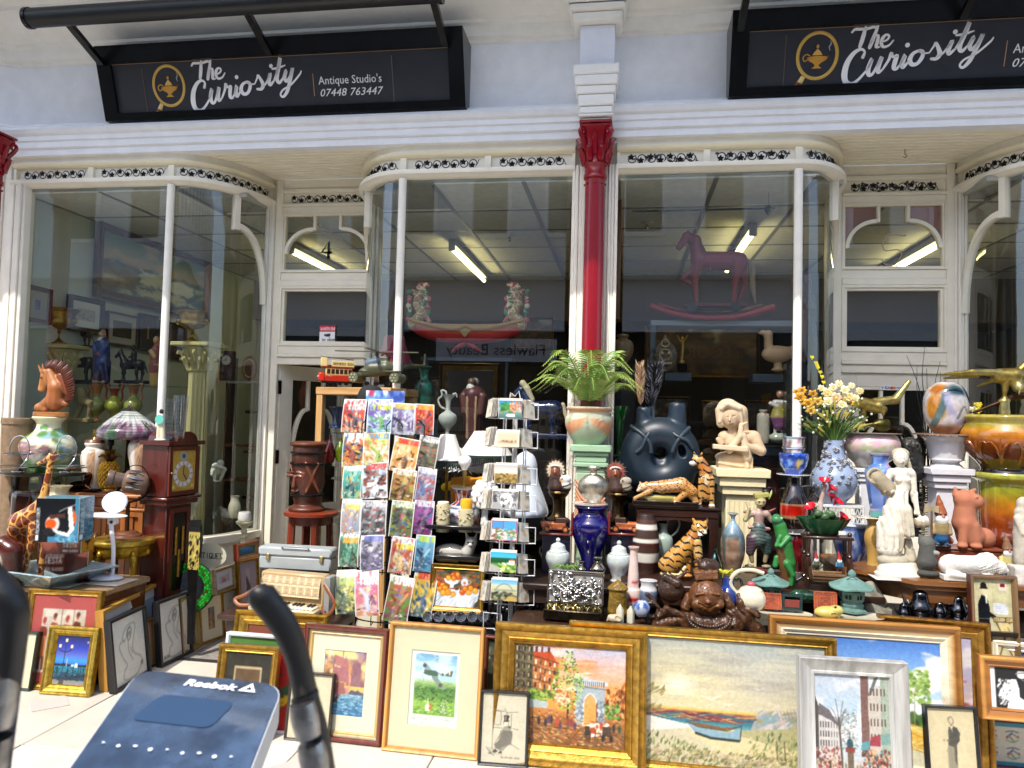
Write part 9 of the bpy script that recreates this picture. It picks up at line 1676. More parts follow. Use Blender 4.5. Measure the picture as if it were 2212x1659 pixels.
for x,y in((-44,-24),(48,-24),(-44,28),(48,28)):t.Ja('leg',MB().cyl((x,y,0),(x,y,434),2.5,'d0d0cc',8),'paint')
t=Jb('lily_dish','dark green leaf dish with red calla lilies and a white figure','ornament',1777,1155,-.72)
t.Ja('dish',MB().Jm([(0,26),(4,32),(18,44),(34,54),(36,55),(33,52),(12,30)],60,'123c20',sm=3,rip=(.06,7),sq=.6),'gloss');t.Ja('figure',fig([('c',-6,30,5,-4,70,5,'b8b0a8'),('c',-4,70,5,2,96,4,'a88c84'),('e',4,104,4.5,5,'b08c78'),('c',-4,72,3,-14,60,2,'b8b0a8')],1.1,2),'ceramic')
for(x,z,r,ti)in((0,112,12,0),(12,98,11,1),(-25,56,12,-1),(24,70,14,1),(36,38,12,1),(16,80,8,0)):t.Ja('lily',MB().Jm([(-8,1),(0,3),(6,r*.7),(9,r),(8,r*.8),(1,2)],18,'b81024',sm=2).xf(Matrix.Translation((x,-8,z))@Matrix.Rotation(R(35*ti),4,'Y')@Matrix.Rotation(R(24),4,'X')),'gloss')
for i in range(8):a=i*.8;t.Ja('leaf',MB().ball((18*cos(a),10*sin(a)-6,40+6*(i%2)),(9,5,8),'3c5c34',8,5),'leaf')
t.Ja('price_tag',MB().Jn(24,38,-33,-32,6,14,'c8c8c0'),'paper')
t=Jb('wood_stand','small dark wood stand with turned posts under the red lily dish','stand',1786,1262,-.76);t.Ja('top',MB().Jn(-50,50,-20,24,98,104,'2c140c',1),'darkwood');t.Ja('shelf',MB().Jn(-46,46,-18,22,2,7,'2c140c',1),'darkwood')
for x in(-42,42):
 for y in(-16,20):t.Ja('post',MB().Jm([(0,4),(10,4),(14,6),(18,4),(30,5),(50,6),(60,4),(64,6.5),(70,4),(98,5)],12,'381c10',x,y,sm=2),'darkwood')
t.Ja('finial',MB().ball((42,-16,110),5,'381c10').ball((-42,-16,109),5,'381c10'),'darkwood')
def gnome(Jo,u,vb,Y,s_,hat,shirt,pants,face='8c5a44',ext=None,lean=0):
 P=[('e',0,62,10,10,face,-2,9),('c',0,66,11,-2+lean,84,6,hat,0,0),('c',-2+lean,84,6,-4+lean*1.6,98,2.5,hat,0,0),('e',0,53,12,10,'d0d0cc',-6,8),('c',0,40,14,0,32,15,shirt),('c',0,26,14,0,20,13,pants),('c',-7,16,7,-7,6,6,pants),('c',7,16,7,7,6,6,pants),('e',-8,3,9,4,'141414',-4,8),('e',8,3,9,4,'141414',-4,8),('c',-14,42,5,-16,28,4.5,shirt,0,-6),('c',14,42,5,14,28,4.5,shirt,0,-8),('e',0,60,3,2.6,'9c6450',-12,3),('e',-4,64,1.5,1.4,'101010',-11,1.2),('e',4,64,1.5,1.4,'101010',-11,1.2)]
 t=Jb('gnome',Jo,'gnome',u,vb,Y,sc=S(u,vb,Y)*s_);t.Ja('body',fig(P,1.3,2),'satin')
 if ext:ext(t)
gnome('little gnome with a red cap at the left of the barrel planter',1763,1232,-.84,.42,'8c1c1c','4c5034','3c3424');gnome('little blue coated gnome with a red cap right of the barrel planter',1813,1236,-.84,.45,'9c2018','2c5c7c','4c2c1c')
t=Jb('barrel_planter','half barrel wooden planter with two little gnomes','planter',1786,1262,-.9)
for i in range(9):a=pi+i*pi/8;t.Ja('stave',MB().Jl([(-34,16*cos(a),22+18*sin(a)),(34,16*cos(a),22+18*sin(a))],3.4,['6c5034','5c4028','7c5c3c'][i%3],6),'wood')
for x in(-34,34):t.Ja('end',MB().Jm([(0,18),(2,18)],20,'54381f').xf(Matrix.Translation((x,0,18))@Matrix.Rotation(pi/2,4,'Y')),'wood')
Jg('blue_white_pot','blue and white china planter behind the turned stand','planter',1836,1235,-.5,[(1130,38),(1133,40),(1138,37),(1160,36),(1190,30),(1215,22),(1235,22)],'ceramic',cv=Cv(120,50,'b4bccc').Jh(70,0,.1,1,.8,['2c4c94','4868a8','1c3878'],.03,.04,3).Jj(0,.88,1,.94,'2c4c94'),n=56)
def pagoda(u,vb,Y,k,lab,foot=True):
 t=Jb('pagoda_lantern',lab,'lantern',u,vb,Y,'pair of green cast pagoda lanterns',sc=S(u,vb,Y)*k);G='5c7c74';b0=22 if foot else 0
 if foot:t.Ja('base',MB().Jm([(0,32),(5,32),(10,24),(16,26),(22,22)],6,G,rot=.5),'stone')
 t.Ja('body',MB().Jm([(b0,22),(b0+4,26),(b0+24,28),(b0+30,22)],6,G,rot=.5),'stone')
 for i in range(6):
  a=.5+pi/6+i*pi/3
  for q in(-.22,.12):t.Ja('window',MB().Jn(-2.6,2.6,-1,1,-5,5,'0c1412').xf(Matrix.Translation((23.2*cos(a+q),23.2*sin(a+q),b0+13))@Matrix.Rotation(a+pi/2,4,'Z')),'matte')
 V=[];C=[]
 for(r0,z0)in((4,34),(16,27),(32,14),(45,8),(45,5),(24,6)):
  for i in range(24):q=1+.10*abs(cos(i*pi/8))**3*(r0>20);V.append((r0*q*cos(i*pi/12+.5),r0*q*sin(i*pi/12+.5),b0+24+z0+(4*abs(cos(i*pi/8))**6 if r0>30 else 0)))
 F=[(i*24+j,(i+1)*24+j,(i+1)*24+(j+1)%24,i*24+(j+1)%24)for i in range(5)for j in range(24)];t.Ja('roof',MB().add(V,[f[::-1]for f in F],'648880'),'stone',ang=25)
 t.Ja('finial',MB().Jm([(b0+56,8),(b0+62,9),(b0+68,6),(b0+72,1)],14,G,sm=2),'stone');t.Ja('handle_wire',MB().Jl([(-14,-10,b0+50),(-4,-18,b0+58),(10,-12,b0+50)],.7,'1c1c1c',5,3),'gloss')
pagoda(1665,1286,-.95,.82,'green pagoda lantern left, beside the white teapot',False);pagoda(1840,1320,-1.0,.95,'green pagoda lantern right, near the oak table leg')
for(u,vb,w_,h_,c,lab,tx)in((1665,1316,46,33,'a04c2c','terracotta knotwork plaque lettered On The Home','ON THE HOME'),(1784,1318,48,38,'a4502c','terracotta plaque lettered Plenty Ugrace','PLENTY')):
 cv=Cv(46,36,c).Qf(.1,3);
 for r in(.42,.3,.2):cv.Ji([(.5-r,.5-r),(.5+r,.5-r),(.5+r,.5+r),(.5-r,.5+r),(.5-r,.5-r)],.03,'6c2c18')
 cv.Ji([(.3,.3),(.7,.65),(.3,.65),(.7,.3)],.03,'6c2c18').Qd(tx,.14,.84,.1,'5c2010',.02,fit=.74)
 t=Jb('plaque',lab,'plaque',u,vb,-1.04);o=t.Ja('tile',Qg(cv,w_,h_,fn=lambda a,b_:b_*6,th=4,back=c),'stone');o.location=Vector((-w_/2,0,0))*t.s
t=Jb('framed_plaque','small dark framed red relief between the terracotta plaques','plaque',1711,1318,-1.03);t.Ja('frame',frame_rect(MB(),-21,21,0,34,5,-2,2,'1c3434',False),'gloss');t.Ja('relief',MB().Jn(-16,16,0,2,5,22,'7c342c',.5),'stone')
for(u,vb,r,Y,lab)in((1697,1330,56,-1.05,'oval cream platter left of the yellow frog'),(1840,1334,68,-1.05,'oval cream platter right of the yellow frog')):onew('platter',lab,'platter',MB().Jm([(0,r*.6),(5,r*.95),(6,r),(4,r*.7),(3.4,1)],48,'cfc8b0',sq=.62),'ceramic',W(u,vb,Y),sc=S(u,vb,Y))
Jd('frog_ornament','pale yellow frog ornament peeking over the blue sky painting','ornament',1790,1338,-1.1,[('e',1788,1324,28,14,'b8a858',0,16),('e',1804,1316,15,10,'b8ac60',-4,12),('e',1800,1308,4,3.6,'a89c48',-10,3),('e',1800,1308,2,1.6,'1c1c10',-13,1.2),('c',1792,1322,1.2,1816,1320,1.2,'3c3418',-15,-10)],'satin',1.2,2.5)
t=Jg('teapot','cream teapot with pink rose knob and big scroll handle','teapot',1622,1322,-1.0,[(1272,18),(1275,24),(1284,31),(1300,32),(1314,24),(1322,20)],'ceramic','c8c2ac');t.Ja('lid',MB().Jm([(48,24),(52,20),(56,8)],28,'d0cab4',sm=2),'ceramic');t.Ja('rose_knob',MB().ball((0,0,60),(9,8,6),'b84c60',10,6),'ceramic');t.Ja('handle',MB().Jl([(-28,0,34),(-44,0,60),(-30,0,84),(0,0,90),(26,0,84)],4.5,'c4bea4',10,4),'ceramic');t.Ja('spout',MB().Jl([(-26,0,14),(-36,0,30),(-38,0,46)],[6,5,4],'c8c2ac',10,3),'ceramic')
t=Jg('blue_jug','dark blue jug beneath the yellow grasshopper','jug',1572,1322,-.98,[(1248,14),(1252,13),(1266,13),(1278,20),(1296,25),(1312,18),(1322,16)],'ceramic',col=lambda q:'1c2c68'if q<.7 else '24408c');t.Ja('handle',MB().Jl([(14,0,68),(26,0,70),(30,0,50),(22,0,34)],3.2,'14182c',8,4),'ceramic')
Jd('grasshopper_ornament','yellow grasshopper ornament sitting on the blue jug','ornament',1572,1249,-.98,[('c',1558,1236,4,1590,1240,2.6,'a8a020'),('e',1556,1234,5,4.6,'b0a828'),('c',1570,1238,2,1580,1228,1.4,'a8a020',-4,-5),('c',1580,1228,1.4,1590,1248,1,'889018',-5,-6),('c',1562,1240,1.2,1560,1248,1,'889018',-3,-4),('c',1566,1234,3,1588,1236,2.4,'98a028',2,2)],'satin',.8,1)
Jg('mustard_jar','mustard brown majolica jar with domed lid','jar',1334,1328,-1.0,[(1254,3),(1258,8),(1264,16),(1270,22),(1274,21),(1280,19),(1310,21),(1322,22),(1328,20)],'carved','7c6018')
Jg('bud_vase','tall slender pale vase with red flower medallions','vase',1367,1310,-.92,[(1182,12),(1185,11),(1190,8),(1210,9),(1250,12),(1268,13),(1274,17),(1290,18),(1310,14)],'ceramic',cv=Cv(60,90,'c8b4ac').Jh(50,0,0,1,1,['a89858','b87c70','b8a498'],.04,.015,3).ell(.55,.42,.1,.04,'b02c34').ell(.5,.14,.12,.05,'b02c34'),n=40)
t=Jg('cream_jug','white milk jug with navy pattern left of the wooden head','jug',1400,1308,-.96,[(1254,19),(1258,17),(1266,16),(1280,20),(1296,18),(1308,14)],'ceramic',col=lambda q:'c0c0c4'if q>.6 else '5c6880');Jg('small_pot','small blue and white lidded pot beside the crystals','pot',1386,1330,-1.08,[(1298,8),(1302,13),(1310,18),(1322,16),(1330,11)],'ceramic',cv=Cv(60,24,'a8b0c0').Jh(20,0,.2,1,.8,['2c488c'],.04,.08,3),n=36)
for(u,h)in((1339,40),(1362,36)):onew('crystal_point','pale six sided crystal point, '+('left'if u<1350 else 'right')+' of the two','crystal',MB().Jm([(0,8),(h*.7,8),(h,.4)],6,'c0bca8'),'ceramic',W(u,1345,-1.08),sc=S(u,1345,-1.08))
Jd('conch_shell','small cream seashell lying before the mustard jar','shell',1328,1346,-1.1,[('e',1328,1336,16,9,'b8a888',0,9),('c',1318,1334,6,1312,1342,2,'b8a888'),('C',1334,1332,5,1340,1336,5,'8c6c54',-8,-8)],'satin',1.2,2)
BW='54331a';BH='6a3f1e'
def budx(t):
 mb=MB()
 for i in range(22):a=pi+i*pi/21;mb.ball((10+44*cos(a),-40-4*sin(-a),46+26*sin(a)),4.6,'3c2818',8,6)
 for i in range(14):a=pi*1.1+i*.17;mb.ball((10+34*cos(a),-42,44+16*sin(a)),4,'3c2818',8,6)
 t.Ja('bead_necklace',mb,'darkwood')
Jd('carved_head_sculpture','dark root wood sculpture of a laughing bald man with beads','sculpture',1516,1370,-1.03,[('e',1524,1288,37,40,BH,-6,34),('e',1504,1299,13,11,'744824',-30,8),('e',1546,1297,13,11,'744824',-28,8),('e',1524,1291,6,4.5,'744824',-38,6),('c',1500,1278,3,1514,1274,3,'744824',-34,-38),('c',1532,1273,3,1548,1276,3,'744824',-38,-33),('C',1499,1283,2.6,1514,1281,2.6,'120a06',-36,-41),('C',1533,1280,2.6,1549,1282,2.6,'120a06',-41,-36),('C',1505,1297,2,1524,1307,3,'120a06',-36,-39),('C',1524,1307,3,1545,1295,2,'120a06',-39,-36),('c',1486,1290,8,1480,1314,11,BW,0,-4),('c',1564,1284,8,1574,1304,10,BW,0,-4),('b',1522,1240,24,9,'6c4426',-2,20,6),('e',1528,1222,24,15,'3a2418',0,18),('c',1500,1216,4,1508,1210,5,BW),('c',1480,1345,22,1580,1345,24,BW),('c',1420,1352,12,1480,1336,13,BW,-10,-10),('c',1580,1320,16,1636,1356,14,'4c2f1a'),('c',1596,1296,10,1606,1330,14,'4c2f1a',-4,-4),('c',1592,1282,5,1600,1300,9,'5c3c22'),('c',1612,1310,9,1630,1320,7,'5c3c22',-8,-8),('e',1450,1278,28,30,'3c2416',4,24),('c',1436,1250,8,1462,1262,10,'3c2416',-10,-14),('c',1462,1254,5,1480,1240,3,'4c2f1a'),('t',1408,1322,15,5,'34200f',-12),('c',1392,1332,6,1400,1346,5,'34200f',-14,-14),('c',1398,1290,5,1414,1302,5,'34200f',-8,-8),('c',1420,1340,4,1440,1318,9,'4c2f1a',-16,-16),('c',1440,1318,9,1476,1330,6,'4c2f1a',-16,-16),('b',1510,1366,130,8,'34200f',0,26)],'carved',1.6,2.6,Qj=budx,fn=lambda X,Y,Z:.9*np.sin(X*.35+Z*.22+2*np.sin(Z*.11))*((Z<60)|(Z>128)))
t=ped('white plaster column under the pink flowered bowl',1868,1012,1525,-.32,30,'cccccc')
def cv_pink(w,h):return Cv(w,h,'c8c0b8').Jh(60,0,.6,1,.9,['c8a0a8','d0b0b4','b89098'],.03,.06,3).Jh(30,0,.5,1,.66,['98a878'],.02,.03,4).Jh(14,0,.1,1,.5,['a8a880'],.006,.25,5,jit=.2)
Jg('jardiniere','white bowl planter with raised pink flowers on the white column','planter',1880,1010,-.32,[(937,44),(940,50),(952,58),(968,59),(985,50),(1000,34),(1010,28)],'ceramic',cv=cv_pink(120,50),n=64)
onew('glass_plate','flat glass plate on the pink flowered bowl','plate',MB().Jm([(0,60),(2,63),(2.4,10)],40,'a8a090'),'gloss',W(1878,937,-.32),sc=S(1878,937,-.32))
BRS='9c8848'
Jd('brass_eagle','smaller brass eagle with raised wing on the pink flowered bowl','statue',1880,935,-.34,[('c',1866,872,13,1896,880,13,BRS),('c',1896,878,13,1906,884,8,'ac9c60'),('c',1906,884,7,1904,896,2.4,BRS,-4,-6),('c',1860,874,10,1826,868,6,BRS,-6,-16),('c',1826,868,6,1802,886,1.6,'ac9c60',-16,-20),('c',1890,868,9,1934,862,9,'ac9c60',4,10),('c',1934,862,9,1964,822,5,'b0a468',10,18),('c',1864,884,8,1866,910,4,BRS),('c',1866,910,3.4,1862,926,4,BRS),('c',1848,924,4,1916,912,6,'5c5020',0,4),('e',1905,918,18,14,'4c4820',4,10)],'gold',1.5,3)
t=Jg('hexagonal_vase','hexagonal blue vase with pink peaches beside the white statue','vase',1900,1115,-.62,[(980,22),(983,20),(990,17),(1004,18),(1014,29),(1028,30),(1090,21),(1100,20),(1115,22)],'ceramic',cv=Cv(90,80,'3c5ca0').Qe('7898d0',.48,.6,10,10,3,.8).Jh(26,0,.1,1,.9,['b87c88','c89098'],.035,.03,4).Jh(30,0,.1,1,.9,['2c7c74','3c9088'],.03,.01,5).Jj(0,0,1,.1,'5c9490').Jj(0,.97,1,1,'c8d0d8'),n=6,sm=3)
t=Jg('ceramic_stand','mustard yellow waisted ceramic stand under the hexagonal vase','stand',1886,1232,-.62,[(1119,24),(1124,14),(1134,12),(1150,17),(1168,18),(1190,13),(1215,12),(1226,16),(1232,17)],'ceramic','b89450');t.Ja('tray',MB().Jn(-38,26,-22,22,112,115,'c4bca0',1),'ceramic')
WS='d8d0c0'
Jd('garden_statue','tall off white statue of a woman carrying two baskets','statue',1940,1247,-.86,[('e',1943,990,15,19,WS,-4,15),('e',1945,981,18,13,'b0a68e',3,16),('c',1958,990,6,1966,1018,5,'b0a68e',4,4),('c',1944,1003,7,1946,1014,8,WS),('c',1926,1022,9,1964,1022,10,WS),('c',1946,1024,17,1948,1050,15,WS),('e',1938,1036,8,7,WS,-12,6),('e',1954,1036,8,7,WS,-12,6),('c',1946,1058,16,1936,1100,24,WS),('c',1936,1100,24,1926,1150,26,WS),('c',1926,1150,26,1924,1185,24,WS),('c',1952,1100,12,1956,1150,11,'c8c0ac',-16,-14),('c',1910,1130,14,1904,1188,9,WS,-4,-4),('c',1940,1150,5,1936,1186,6,'b0a68e',-22,-18),('c',1935,1190,6,1937,1216,5,WS,-6,-8),('c',1924,1026,8,1912,1046,6.5,WS),('c',1912,1046,6,1924,1062,5,WS,-6,-12),('c',1896,1034,16,1918,1056,17,'9c9078'),('t',1890,1030,15,3,'a89c84',-8),('c',1968,1026,8,1972,1066,6.5,WS),('c',1972,1066,6,1976,1108,5,WS,0,-6),('e',1984,1128,18,11,'9c9078',-6,14),('e',1986,1120,13,8,WS,-8,12),('e',1930,1210,32,18,'b4ab96',2,24),('c',1962,1170,8,1966,1206,12,'b4ab96',4,2),('E',1938,992,2,1.4,'80786a',-19,2),('E',1947,992,2,1.4,'80786a',-19,2),('e',1942,996,2,3,WS,-19,3),('e',1942,1001,3.4,1.4,'a89c88',-17,2)],'aged',1.3,2.8,Qj=lambda t:t.Ja('plinth',MB().Jm([(0,47),(8,48),(12,43),(20,42),(24,38),(30,37),(34,34)],40,'c8c4b8',sq=.7),'plaster'),fn=lambda X,Y,Z:(1.7*np.sin(X*.55+.05*Z+np.sin(Z*.05)*1.5)*((Z>62)&(Z<185))+.8*np.sin(X*1.1)*np.sin(Z*1.1)*(Z>252)))
onew('paper_sheet','white paper sheet under the statue plinth','paper',MB().Jn(-60,62,-34,34,-1.4,-.4,'c8c8c8'),'paper',W(1945,1247,-.86),sc=S(1945,1247,-.86))
Jd('owl_statue','dark carved owl statue behind the white statue','statue',1968,1050,-.3,[('c',1966,965,20,1972,1020,22,'20201e'),('e',1964,962,20,17,'2c2a28',-3,18),('c',1950,952,4,1948,943,1.6,'20201e'),('c',1980,952,4,1984,943,1.6,'20201e'),('t',1957,963,6,1.6,'4c4844',-18),('t',1973,963,6,1.6,'4c4844',-18),('e',1957,963,3,3,'080808',-18,3),('e',1973,963,3,3,'080808',-18,3),('c',1965,966,2.4,1965,974,1.4,'100e0c',-20,-22),('c',1986,990,8,1986,1030,6,'181816')],'carved',1.5,3)
t=Jb('bare_twigs','tall bare black twigs rising behind the marbled vase','twigs',2010,1040,-.18);rng=random.Random(12)
for i in range(13):x=rng.uniform(-16,16);dx_=rng.uniform(-60,70);h=rng.uniform(120,330);t.Ja('twig',MB().Jl([(x,0,-40),(x+dx_*.1,0,h*.4),(x+dx_*.5+rng.uniform(-8,8),0,h*.75),(x+dx_*.8,0,h)],[1.4,1.1,.8,.4],'1c1a1c',5,4),'gloss')
t=Jb('wicker_screen','grey woven wicker strip behind the white planter pedestal','wicker',2003,1180,-.2);mb=MB()
for j in range(34):
 for i in range(3):mb.ball((-12+i*9+(4 if j%2 else 0),0,j*5.2),(5,2.5,2.6),['8c8474','6c6454'][(i+j)%2],6,4)
t.Ja('weave',mb,'matte')['kind']='stuff'
ped('white glazed column with pink sprigs under the fluted planter',2041,1012,1535,-.32,44,'cac8cc')
t=Jg('fluted_planter','white swirled pedestal planter with pink sprigs','planter',2044,1014,-.32,[(942,50),(946,48),(956,40),(975,36),(990,33),(993,34),(999,24),(1006,30),(1014,36)],'ceramic','cac8cc',rip=(.03,14));onew('wood_board','thin square brown board between the marbled vase and planter','board',MB().Jm([(0,62),(3,62)],40,'8c6c54'),'wood',W(2042,940,-.32),sc=S(2042,940,-.32))
def cv_marb(w,h):
 c=Cv(w,h,'bcb4b4');
 for x in(0,.5):c.ell(x+.12,.5,.09,.32,'b07428',1,.3).ell(x+.13,.86,.12,.12,'a86420',1,.5).Ji([(x+.02,.1),(x+.1,.2),(x+.17,.5),(x+.2,.85)],.1,'44646c',.9,4).ell(x+.28,.84,.1,.14,'2c4c54',1,.5).ell(x+.42,.8,.06,.22,'1c3c40',1,.4).Ji([(x+.2,.8),(x+.22,.5),(x+.3,.2)],.08,'a8a4c0',.9,4).Ji([(x+.28,.3),(x+.33,.52),(x+.4,.3)],.035,'585c54',.9,4).ell(x+.36,.22,.08,.08,'7c6ca8',.8,.8).ell(x+.16,.08,.2,.12,'8c4c20',.8,.6)
 return c.roll()
Jg('marbled_vase','barrel vase of marbled orange, teal and lilac glass','vase',2043,937,-.32,[(826,18),(828,22),(836,32),(850,40),(870,44),(895,43),(915,38),(930,28),(937,22)],'glaze',cv=cv_marb(170,100),n=96,sm=5)
t=Jb('yellow_flowers','cluster of yellow and white artificial flowers beside the amber jardiniere','flowers',2100,930,-.24);mb=MB();rng=random.Random(5)
for i in range(40):flower(mb,(rng.uniform(-22,16),rng.uniform(-6,6),rng.uniform(0,58)),rng.uniform(5,8),'d0c028'if i%6 else 'd8d8c8',5)
t.Ja('blooms',mb,'leaf')['kind']='stuff'
t=Jg('amber_jardiniere','large amber brown glazed jardiniere with raised flowers','planter',2172,1021,-.4,[(897,80),(902,84),(912,80),(918,80),(936,88),(955,86),(980,72),(1000,54),(1012,46),(1021,48)],'glaze',cv=Cv(12,60).Qc([(0,'1c0804'),(.2,'4c180a'),(.5,'90480f'),(.74,'b87c20'),(.8,'8c7c20'),(1,'9c8c34')]),sm=7,n=64);mb=MB()
for k in range(6):
 a=-pi/2-1.1+k*.55;ca,sa=cos(a),sin(a)
 for s_ in(-1,0,1):mb.Jl([(52*ca,52*sa,20),(80*ca-s_*sa*4,80*sa+s_*ca*4,48),(87*ca-s_*sa*16,87*sa+s_*ca*16,74-abs(s_)*8),(86*ca-s_*sa*24,86*sa+s_*ca*24,64)],[2,3,3,1.5],'8c4c14',6,3)
t.Ja('raised_flowers',mb,'glaze')
t=Jg('amber_pedestal','green to amber glazed pedestal under the jardiniere','pedestal',2172,1180,-.4,[(1021,62),(1026,64),(1034,62),(1042,52),(1060,50),(1090,50),(1120,50),(1140,48),(1158,54),(1180,56)],'glaze',cv=Cv(12,60).Qc([(0,'3c1008'),(.35,'8c3c10'),(.6,'a87018'),(.75,'8c8c24'),(1,'a0a03c')]),sm=5,n=48)
t.Ja('stem_block',MB().Jn(-46,46,-30,30,-110,-.5,'2c1c14'),'darkwood')
Jd('brass_eagle','large brass eagle with outspread wing on the amber jardiniere','statue',2170,897,-.42,[('c',2160,812,16,2190,812,18,BRS),('c',2190,820,13,2192,838,10,'ac9c60',-4,-10),('e',2194,836,10,9,'b8a870',-14,9),('c',2192,842,4,2188,852,1.5,'ac9c60',-20,-22),('c',2160,806,9,2100,806,7,'ac9c60',-4,-16),('c',2100,806,7,2036,812,3,BRS,-16,-24),('c',2110,814,5,2040,820,2.4,'7c6c38',-14,-22),('c',2200,800,9,2240,760,7,BRS),('c',2150,820,6,2120,834,2.5,BRS,4,8),('c',2172,822,10,2170,846,5,BRS,-2,-2),('c',2170,846,4,2170,862,4,BRS),('e',2170,866,12,6,BRS),('c',2170,868,9,2170,894,11,'a89c68'),('c',2170,866,5,2110,892,3,'3c2818',2,4),('c',2170,862,6,2230,850,8,'4c3420',4,8)],'gold',1.7,3)
t=Jb('wood_box','reddish brown wooden box under the terracotta cat and gnome','box',2092,1232,-.66);t.Ja('box',MB().Jn(-70,62,-18,40,0,44,'6c3018',2),'wood');t.Ja('lid',MB().Jn(-72,64,-20,42,44.5,50,'7c3c20',1.5),'woodh')
Jd('terracotta_cat','large plain terracotta cat with head turned up','ornament',2100,1183,-.66,[('c',2084,1080,21,2104,1084,18,'a8694c'),('c',2104,1084,16,2114,1082,9,'a8694c'),('c',2068,1070,8,2066,1056,3,'a8694c'),('c',2098,1066,7,2108,1058,3,'a8694c',4,4),('c',2086,1095,20,2084,1130,24,'a4664a'),('c',2086,1130,24,2098,1158,28,'a4664a',0,4),('e',2124,1162,26,22,'a4664a',8,20),('c',2078,1130,10,2074,1172,9,'a8694c',-14,-16),('c',2098,1135,10,2100,1172,9,'a8694c',-14,-16),('e',2072,1177,11,6,'a8694c',-20,9),('e',2100,1177,12,6,'a8694c',-20,9),('c',2060,1172,7,2050,1160,6,'a4664a',10,8),('e',2102,1072,3,3,'b07458',-17,3),('E',2092,1062,3,1.5,'8c5038',-20,2)],'matte',1.5,4)
gnome('gnome in orange pointed cap and blue trousers holding an axe',2032,1182,-.7,1.12,'8c4a20','8c7850','2c689c',ext=lambda t:(t.Ja('axe',MB().cyl((-20,-10,8),(-20,-10,76),2,'7c6040').Jk([(-20,78),(-32,84),(-34,66),(-20,70),(-8,66),(-8,80)],-12,-8,'a89878'),'wood')))
gnome('gnome in tan cap and yellow shirt at the right behind the lion',2176,1244,-.74,.9,'7c5a3c','b8ac68','2c70a0')
Jd('stone_owl','grey stone owl figure left of the white lion','statue',2004,1247,-.9,[('c',2003,1180,15,2003,1212,20,'4c4c48'),('e',2001,1172,16,14,'5c5c56'),('c',1990,1164,5,1988,1158,3,'54544e'),('c',2012,1170,5,2020,1172,3,'54544e'),('e',2016,1192,7,5,'8c8c84',-14,5),('e',2004,1238,23,9,'44443f',0,16)],'stone',1.3,3)
Jd('lion_statue','white plaster lying lion with shaggy mane on the oak table','statue',2098,1254,-.92,[('e',2058,1222,26,22,'d4d0c8',0,18),('c',2060,1220,18,2120,1220,20,'d4d0c8'),('e',2128,1216,24,24,'d8d4cc',-2,20),('e',2152,1222,15,14,'d8d4cc',-4,13),('e',2163,1228,7,6,'d4d0c8',-6,7),('c',2050,1240,9,2086,1244,6,'d0ccc4',-14,-18),('c',2120,1242,8,2164,1246,6,'d0ccc4',-14,-18),('b',2098,1248,62,6,'ccc8c0',0,20)],'aged',1.4,3,fn=lambda X,Y,Z:1.3*np.sin(X*.7+2*np.sin(Z*.33))*np.sin(Z*.8+X*.3+Y*.4)*((X>8)&(X<56)&(Z>16)))
Jd('small_statue','cream stone figure with folded arms cut off by the right edge','statue',2212,1262,-.9,[('c',2212,1110,18,2212,1150,20,'b8b0a0'),('c',2196,1120,8,2204,1150,7,'c0b8a8',-8,-16),('c',2212,1160,20,2208,1210,16,'b8b0a0'),('b',2210,1242,24,20,'ccc8c0',0,20),('e',2212,1090,14,16,'b8b0a0')],'stone',1.8,4)
for(u,k,lab)in((1952,.8,'small dark silver sugar bowl, leftmost under the oak table'),(1988,1.5,'tall silver coffee pot under the oak table'),(2030,.9,'squat dark silver teapot with hooped handle under the oak table'),(2070,1.2,'dark lidded silver pot, rightmost under the oak table')):
 t=Jg('silver_pot',lab,'teapot',u,1335,-.94,[(1335-44*k,2*k),(1335-40*k,4*k),(1335-36*k,9*k),(1335-26*k,11*k),(1335-14*k,16*k),(1335-4*k,12*k),(1335,13*k)],'metal','5c5c60',Jp='silver tea things under the table');t.Ja('handle',MB().Jl([(12*k,0,32*k),(24*k,0,30*k),(24*k,0,14*k),(14*k,0,8*k)],1.8,'2c2c2e',8,3),'metal');t.Ja('spout',MB().Jl([(-13*k,0,10*k),(-20*k,0,22*k),(-24*k,0,34*k)],[4*k,3*k,1.6*k],'5c5c60',8,3),'metal')
onew('shelf_board','dark board holding the silver tea things under the table','board',MB().Jn(-.3,1.0,-.14,.3,-.02,0,'1c1410'),'darkwood',W(1955,1336,-.94));t=Jg('white_planter','white ribbed planter behind the silver coffee pot','planter',2000,1332,-.6,[(1258,38),(1262,40),(1300,34),(1332,26)],'ceramic','b0b0a8',rip=(.03,20))
Jd('driftwood','pale rough rock slab beside the oak table leg','rock',1884,1338,-.86,[('c',1868,1280,12,1890,1330,22,'8c8878'),('c',1880,1270,14,1900,1300,14,'8c8878'),('b',1895,1325,26,14,'7c7868',0,14)],'stone',2,4)
Jd('green_frog','dark green glazed frog between the lanterns','ornament',1740,1306,-.92,[('e',1742,1288,30,14,'143420',0,16),('e',1722,1284,14,10,'1c4c34',-6,12),('c',1756,1290,10,1768,1302,6,'143420')],'glaze',1.4,3)
t=Jb('window_platform','dark display platform inside the right window','platform',loc=(-.02,.12,0));t.Ja('top',MB().Jn(0,1.2,0,.9,.68,.72,'2c2824'),'darkwood');t.Ja('box',MB().Jn(.02,1.18,.01,.88,0,.679,'1c1814'),'darkwood')
t=Jb('display_stand','slate grey display frame with shelves under the red rocking horse','shelf',1404,1130,.45);t.Ja('top',MB().Jn(-6,330,-14,50,427,439,'7c848c',1),'paint')
for x in(-6,300):t.Ja('post',MB().Jn(x,x+12,-10,0,0,426.5,'4c5660',1),'paint')
